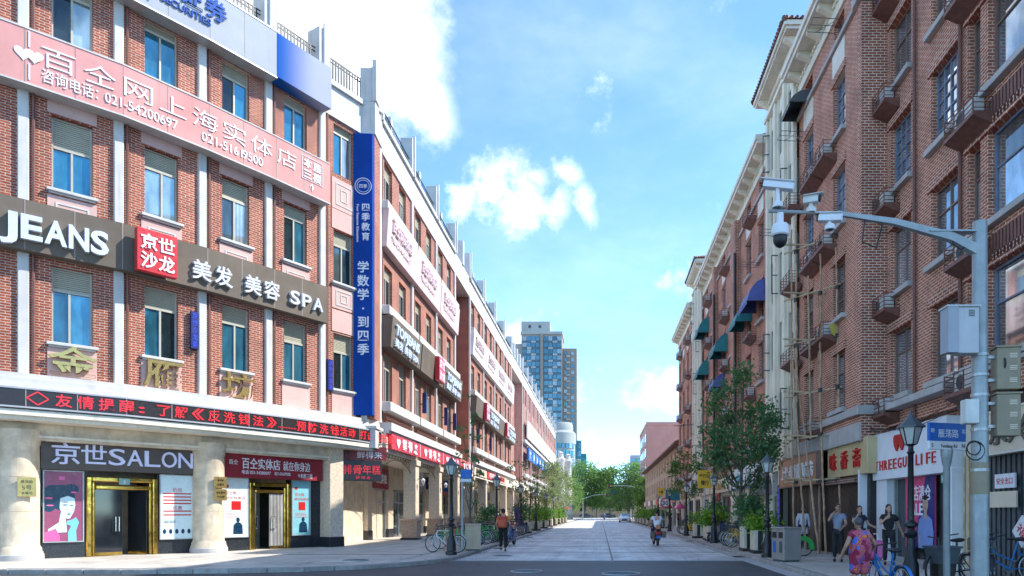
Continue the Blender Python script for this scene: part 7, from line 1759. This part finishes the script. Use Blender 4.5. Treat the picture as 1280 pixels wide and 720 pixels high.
def person(loc, rz, label, pose={}, shirt='cloth_black', trousers='cloth_black', hair='hair_black', skin='skin', scale=1., longhair=False, sleeve=1, dress=False, cap=None, head_turn=0., wide=1., coat=False, hair_name='hair'):
    J = {k: Vector(v) for k, v in JB.items()}; J.update({k: Vector(v) for k, v in pose.items()})
    t = empty('person', loc, radians(rz)); t.scale = (scale,) * 3; tag(t, label, 'person')
    names = list(J); ix = {n: i for i, n in enumerate(names)}
    E = [('pel', 'spi'), ('spi', 'che'), ('che', 'nek'), ('nek', 'hd0'), ('che', 'shL'), ('shL', 'elL'), ('elL', 'wrL'), ('che', 'shR'), ('shR', 'elR'), ('elR', 'wrR'), ('pel', 'hiL'), ('hiL', 'knL'), ('knL', 'anL'), ('pel', 'hiR'), ('hiR', 'knR'), ('knR', 'anR')]
    rad = dict(pel=.12, spi=.115, che=.125, nek=.052, hd0=.05, shL=.062, elL=.042, wrL=.028, shR=.062, elR=.042, wrR=.028, hiL=.088, knL=.056, anL=.036, hiR=.088, knR=.056, anR=.036)
    body = skin_mesh('body', [J[n] for n in names], [(ix[a], ix[b]) for a, b in E], [rad[n] * (wide if n in ('pel', 'spi', 'che') else 1) for n in names], skin)
    # head, hands and feet are added into the same mesh
    m = MB(); h0 = J['hd0']; hc = h0 + Vector((0, .015, .09)); m.ell(hc, (.074, .092, .115), 14, 10); m.ell(hc + Vector((0, .085, -.015)), (.014, .022, .024), 8, 6); m.ell(hc + Vector((0, .06, -.075)), (.045, .03, .03), 8, 6)
    for s in (-1, 1): m.ell(hc + Vector((s * .076, -.005, -.005)), (.012, .022, .03), 8, 6)
    ht = Matrix.Rotation(radians(head_turn), 4, 'Z'); m.v = [tuple(hc + ht @ (Vector(v) - hc)) for v in m.v]; nh = len(m.v)
    for el, wr in (('elL', 'wrL'), ('elR', 'wrR')):
        d = (J[wr] - J[el]).normalized(); w = J[wr]; side = Vector((1 if wr == 'wrL' else -1, 0, 0)); side = (side - d * side.dot(d)).normalized(); pn = d.cross(side)
        m.path([w - d * .02, w + d * .03, w + d * .085], [.027, .036, .034], 8)
        for k in range(4):
            a = w + d * .08 + side.cross(d) * 0 + pn * (k - 1.5) * .018; L = (.062, .074, .070, .052)[k]; m.path([a, a + d * L * .55 + side * .006, a + d * L * .9 + side * .026], [.0095, .0085, .007], 6)
        a = w + d * .025 + pn * -.034; m.path([a, a + d * .04 - pn * .022 + side * .012, a + d * .07 - pn * .018 + side * .026], [.012, .010, .008], 6)
    bm = bmesh.new(); bm.from_mesh(body); tmp = m.mesh('x', skin, smooth=True); bm.from_mesh(tmp); bm.to_mesh(body); bm.free(); bpy.data.meshes.remove(tmp)
    body.polygons.foreach_set('use_smooth', [True] * len(body.polygons))
    O('body', body, t)
    if dress:
        tor = ['pel', 'spi', 'che', 'shL', 'shR']; Ve = [J['pel'], J['spi'], J['che'], J['nek'] - Vector((0, 0, .06)), J['shL'], J['shR'], J['shL'].lerp(J['elL'], .45), J['shR'].lerp(J['elR'], .45), J['hiL'].lerp(J['knL'], .15), J['hiR'].lerp(J['knR'], .15), J['hiL'].lerp(J['knL'], .95), J['hiR'].lerp(J['knR'], .95)]
        sm_ = skin_mesh('dress', Ve, [(0, 1), (1, 2), (2, 3), (2, 4), (2, 5), (4, 6), (5, 7), (0, 8), (0, 9), (8, 10), (9, 11)], [.165 * wide, .15 * wide, .15 * wide, .075, .085, .085, .075, .075, .13, .13, .12, .12], shirt); O('dress', sm_, t)
    else:
        Ve = [J['pel'] + Vector((0, 0, -.10)), J['spi'], J['che'], J['nek'] - Vector((0, 0, .05)), J['shL'], J['shR']] ; Ee = [(0, 1), (1, 2), (2, 3), (2, 4), (2, 5)]; rr_ = [.138 * wide, .132 * wide, .142 * wide, .068, .076, .076]
        q = .55 if sleeve == 1 else 1.
        Ve += [J['shL'].lerp(J['elL'], q), J['shR'].lerp(J['elR'], q)]; Ee += [(4, 6), (5, 7)]; rr_ += [.068, .068] if q < 1 else [.056, .056]
        if sleeve == 2: Ve += [J['elL'].lerp(J['wrL'], .92), J['elR'].lerp(J['wrR'], .92)]; Ee += [(6, 8), (7, 9)]; rr_ += [.042, .042]
        if coat: n_ = len(Ve); Ve += [J['hiL'].lerp(J['knL'], .1), J['hiR'].lerp(J['knR'], .1), J['hiL'].lerp(J['knL'], .75), J['hiR'].lerp(J['knR'], .75)]; Ee += [(0, n_), (0, n_ + 1), (n_, n_ + 2), (n_ + 1, n_ + 3)]; rr_ += [.13, .13, .12, .12]
        O('shirt', skin_mesh('shirt', Ve, Ee, rr_, shirt), t)
        Ve = [J['pel'], J['hiL'], J['hiR'], J['knL'], J['knR'], J['knL'].lerp(J['anL'], .93), J['knR'].lerp(J['anR'], .93)]
        O('trousers', skin_mesh('trousers', Ve, [(0, 1), (0, 2), (1, 3), (2, 4), (3, 5), (4, 6)], [.130 * wide, .100, .100, .074, .074, .060, .060], trousers), t)
    for a, k in (('anL', 'knL'), ('anR', 'knR')):
        s = MB(); p = J[a]; s.ell((p.x, p.y + .05, p.z - .035), (.045, .135, .05), 10, 7); O('shoe', s.mesh('shoe', 'shoe_dark', smooth=True), t)
    hm = MB(); hm.ell((0, -.018, .028), (.084, .096, .104), 14, 10)
    hm.v = [(x, y if not (z < .02 and y > .0) else y - .05, z) for x, y, z in hm.v]
    if longhair: hm.ell((0, -.06, -.06), (.085, .06, .15), 12, 8); hm.ell((-.06, -.03, -.10), (.035, .06, .14), 8, 6); hm.ell((.06, -.03, -.10), (.035, .06, .14), 8, 6)
    hm.v = [tuple(hc + ht @ Vector(v)) for v in hm.v]; O(hair_name, hm.mesh('hair', hair, smooth=True), t)
    f = MB()
    for s in (-1, 1): f.ell((s * .03, .084, .012), (.013, .008, .007), 8, 5); f.ell((s * .03, .086, .036), (.020, .007, .004), 8, 4)
    f.v = [tuple(hc + ht @ Vector(v)) for v in f.v]; O('eyes', f.mesh('eyes', 'eye_dark'), t)
    f = MB(); f.ell((0, .086, -.062), (.022, .008, .007), 8, 5); f.v = [tuple(hc + ht @ Vector(v)) for v in f.v]; O('mouth', f.mesh('mouth', 'lip'), t)
    if cap:
        c = MB(); c.ell((0, -.01, .055), (.092, .105, .085), 14, 8); c.ell((0, .10, .04), (.075, .07, .012), 10, 5); c.v = [tuple(hc + ht @ Vector(v)) for v in c.v]; O('cap', c.mesh('cap', cap, smooth=True), t)
    return t, J
walk = dict(knL=(-.10, .16, .52), anL=(-.10, .06, .14), knR=(.10, .02, .50), anR=(.10, -.16, .11))
c_, J_ = person((-3.95, 27.85, .012), 3, 'courier in orange and yellow vest walking away along the left kerb', dict(walk, elL=(-.27, -.06, 1.15), wrL=(-.24, .06, .93), elR=(.27, -.04, 1.15), wrR=(.24, .10, .95)), 'cloth_orange', 'cloth_black', cap='cloth_black')
v = MB()
for s in (-1, 1): v.path([(s * .10, .10, 1.05), (s * .115, .15, 1.3), (s * .10, .02, 1.475), (s * .11, -.14, 1.42)], .028, 6)
O('shoulder_strap', v.mesh('shoulder_strap', 'cloth_black'), c_)
t = empty('backpack', (-3.95, 27.62, 1.0), radians(3)); tag(t, 'square orange red backpack worn by the courier', 'backpack')
O('bag', MB().box(-.18, -.13, 0, .18, .10, .46).mesh('bag', 'bag_orange', bevel=.04, smooth=True), t); O('pocket', MB().box(-.13, -.17, .05, .13, -.13, .24).mesh('pocket', 'bag_orange', bevel=.02), t); O('flap', MB().box(-.17, -.145, .33, .17, -.12, .45).mesh('flap', 'letter_red', bevel=.01), t)
# riders sit on the seat: pelvis low, legs forward
ride = dict(pel=(0, -.38, .92), spi=(0, -.37, 1.08), che=(0, -.33, 1.26), nek=(0, -.30, 1.42), hd0=(0, -.28, 1.50), shL=(-.19, -.32, 1.36), shR=(.19, -.32, 1.36), elL=(-.32, -.12, 1.16), elR=(.32, -.12, 1.16), wrL=(-.32, .15, 1.04), wrR=(.32, .15, 1.04), hiL=(-.10, -.32, .88), hiR=(.10, -.32, .88), knL=(-.17, .10, .80), knR=(.17, .10, .80), anL=(-.15, .12, .42), anR=(.15, .12, .42))
person((2.72, 33.3, .015), 4, 'scooter rider in a white shirt seen from behind', ride, 'cloth_white', 'cloth_navy', wide=1.2)
person((.9, 142, .015), 0, 'distant rider in blue on the tiny scooter', ride, 'bike_blue', 'cloth_navy')
# elderly woman on a bicycle seen from behind
rb = dict(pel=(0, -.30, 1.0), spi=(0, -.28, 1.14), che=(0, -.22, 1.30), nek=(0, -.17, 1.44), hd0=(0, -.13, 1.51), shL=(-.19, -.20, 1.38), shR=(.19, -.20, 1.38), elL=(-.34, -.08, 1.16), elR=(.34, -.08, 1.16), wrL=(-.32, .12, 1.05), wrR=(.32, .12, 1.05), hiL=(-.11, -.26, .96), hiR=(.11, -.26, .96), knL=(-.15, .02, .72), knR=(.15, .06, .84), anL=(-.12, -.10, .28), anR=(.12, -.08, .52))
person((4.72, 12.4, .005), 6, 'grey haired woman in a colourful floral dress walking away beside a bicycle', dict(elL=(-.32, -.06, 1.14), wrL=(-.36, .08, .93), elR=(.33, .0, 1.16), wrR=(.40, .22, 1.08), nek=(0, .03, 1.44), hd0=(0, .06, 1.51)), 'cloth_floral', 'cloth_floral', 'hair_grey', 'skin_tan', .88, dress=True, wide=1.45)
b2 = bike(5.22, 12.45, 6, 'bike_blue', 'blue bicycle pushed by the woman in the floral dress', 0, None); b2.location.z = .005
t = empty('shopping_bag', (5.20, 12.95, .72), .1); tag(t, 'pink shopping bag in the basket of the pushed blue bicycle', 'bag')
O('bag', MB().box(-.14, -.11, 0, .14, .11, .36).mesh('bag', 'print_pink', bevel=.04, smooth=True), t); O('handle', MB().path([(-.08, 0, .35), (-.06, 0, .48), (.06, 0, .48), (.08, 0, .35)], .01, 5).mesh('handle', 'sign_white'), t)
# standing group by the gold sign
person((7.15, 20.5, .126), 150, 'man in a grey blue short sleeved shirt raising a hand to his mouth', dict(elR=(.25, .16, 1.22), wrR=(.10, .20, 1.44), elL=(-.24, .05, 1.14), wrL=(-.16, .24, 1.02)), 'cloth_greyblue', 'cloth_black', skin='skin_tan', head_turn=25)
person((8.05, 21.2, .126), 185, 'woman in a navy top holding her hand to her face', dict(elR=(.26, .12, 1.2), wrR=(.09, .16, 1.50), elL=(-.27, .08, 1.15), wrL=(-.34, .28, 1.08)), 'cloth_navy', 'cloth_black', longhair=True, scale=.97, head_turn=-12)
person((8.12, 19.2, .126), 160, 'woman in loose black clothes standing by the white shop pier', dict(elL=(-.27, -.10, 1.14), wrL=(-.36, -.16, .93), elR=(.24, .14, 1.18), wrR=(.10, .22, 1.33), knL=(-.12, .04, .5), anL=(-.14, -.06, .09)), 'cloth_black', 'cloth_black', longhair=True, scale=.98, head_turn=20, wide=1.08)
person((8.0, 26.9, .126), 170, 'man in a long white coat standing behind the bamboo poles', {}, 'cloth_white', 'cloth_black', sleeve=2, coat=True)
person((7.7, 66.5, .126), 200, 'distant person in maroon under the clock on the right', {}, 'cloth_maroon', 'cloth_black')
person((7.1, 69, .126), 170, 'distant person in black near the red parasol on the right', {}, 'cloth_black', 'cloth_maroon', longhair=True)
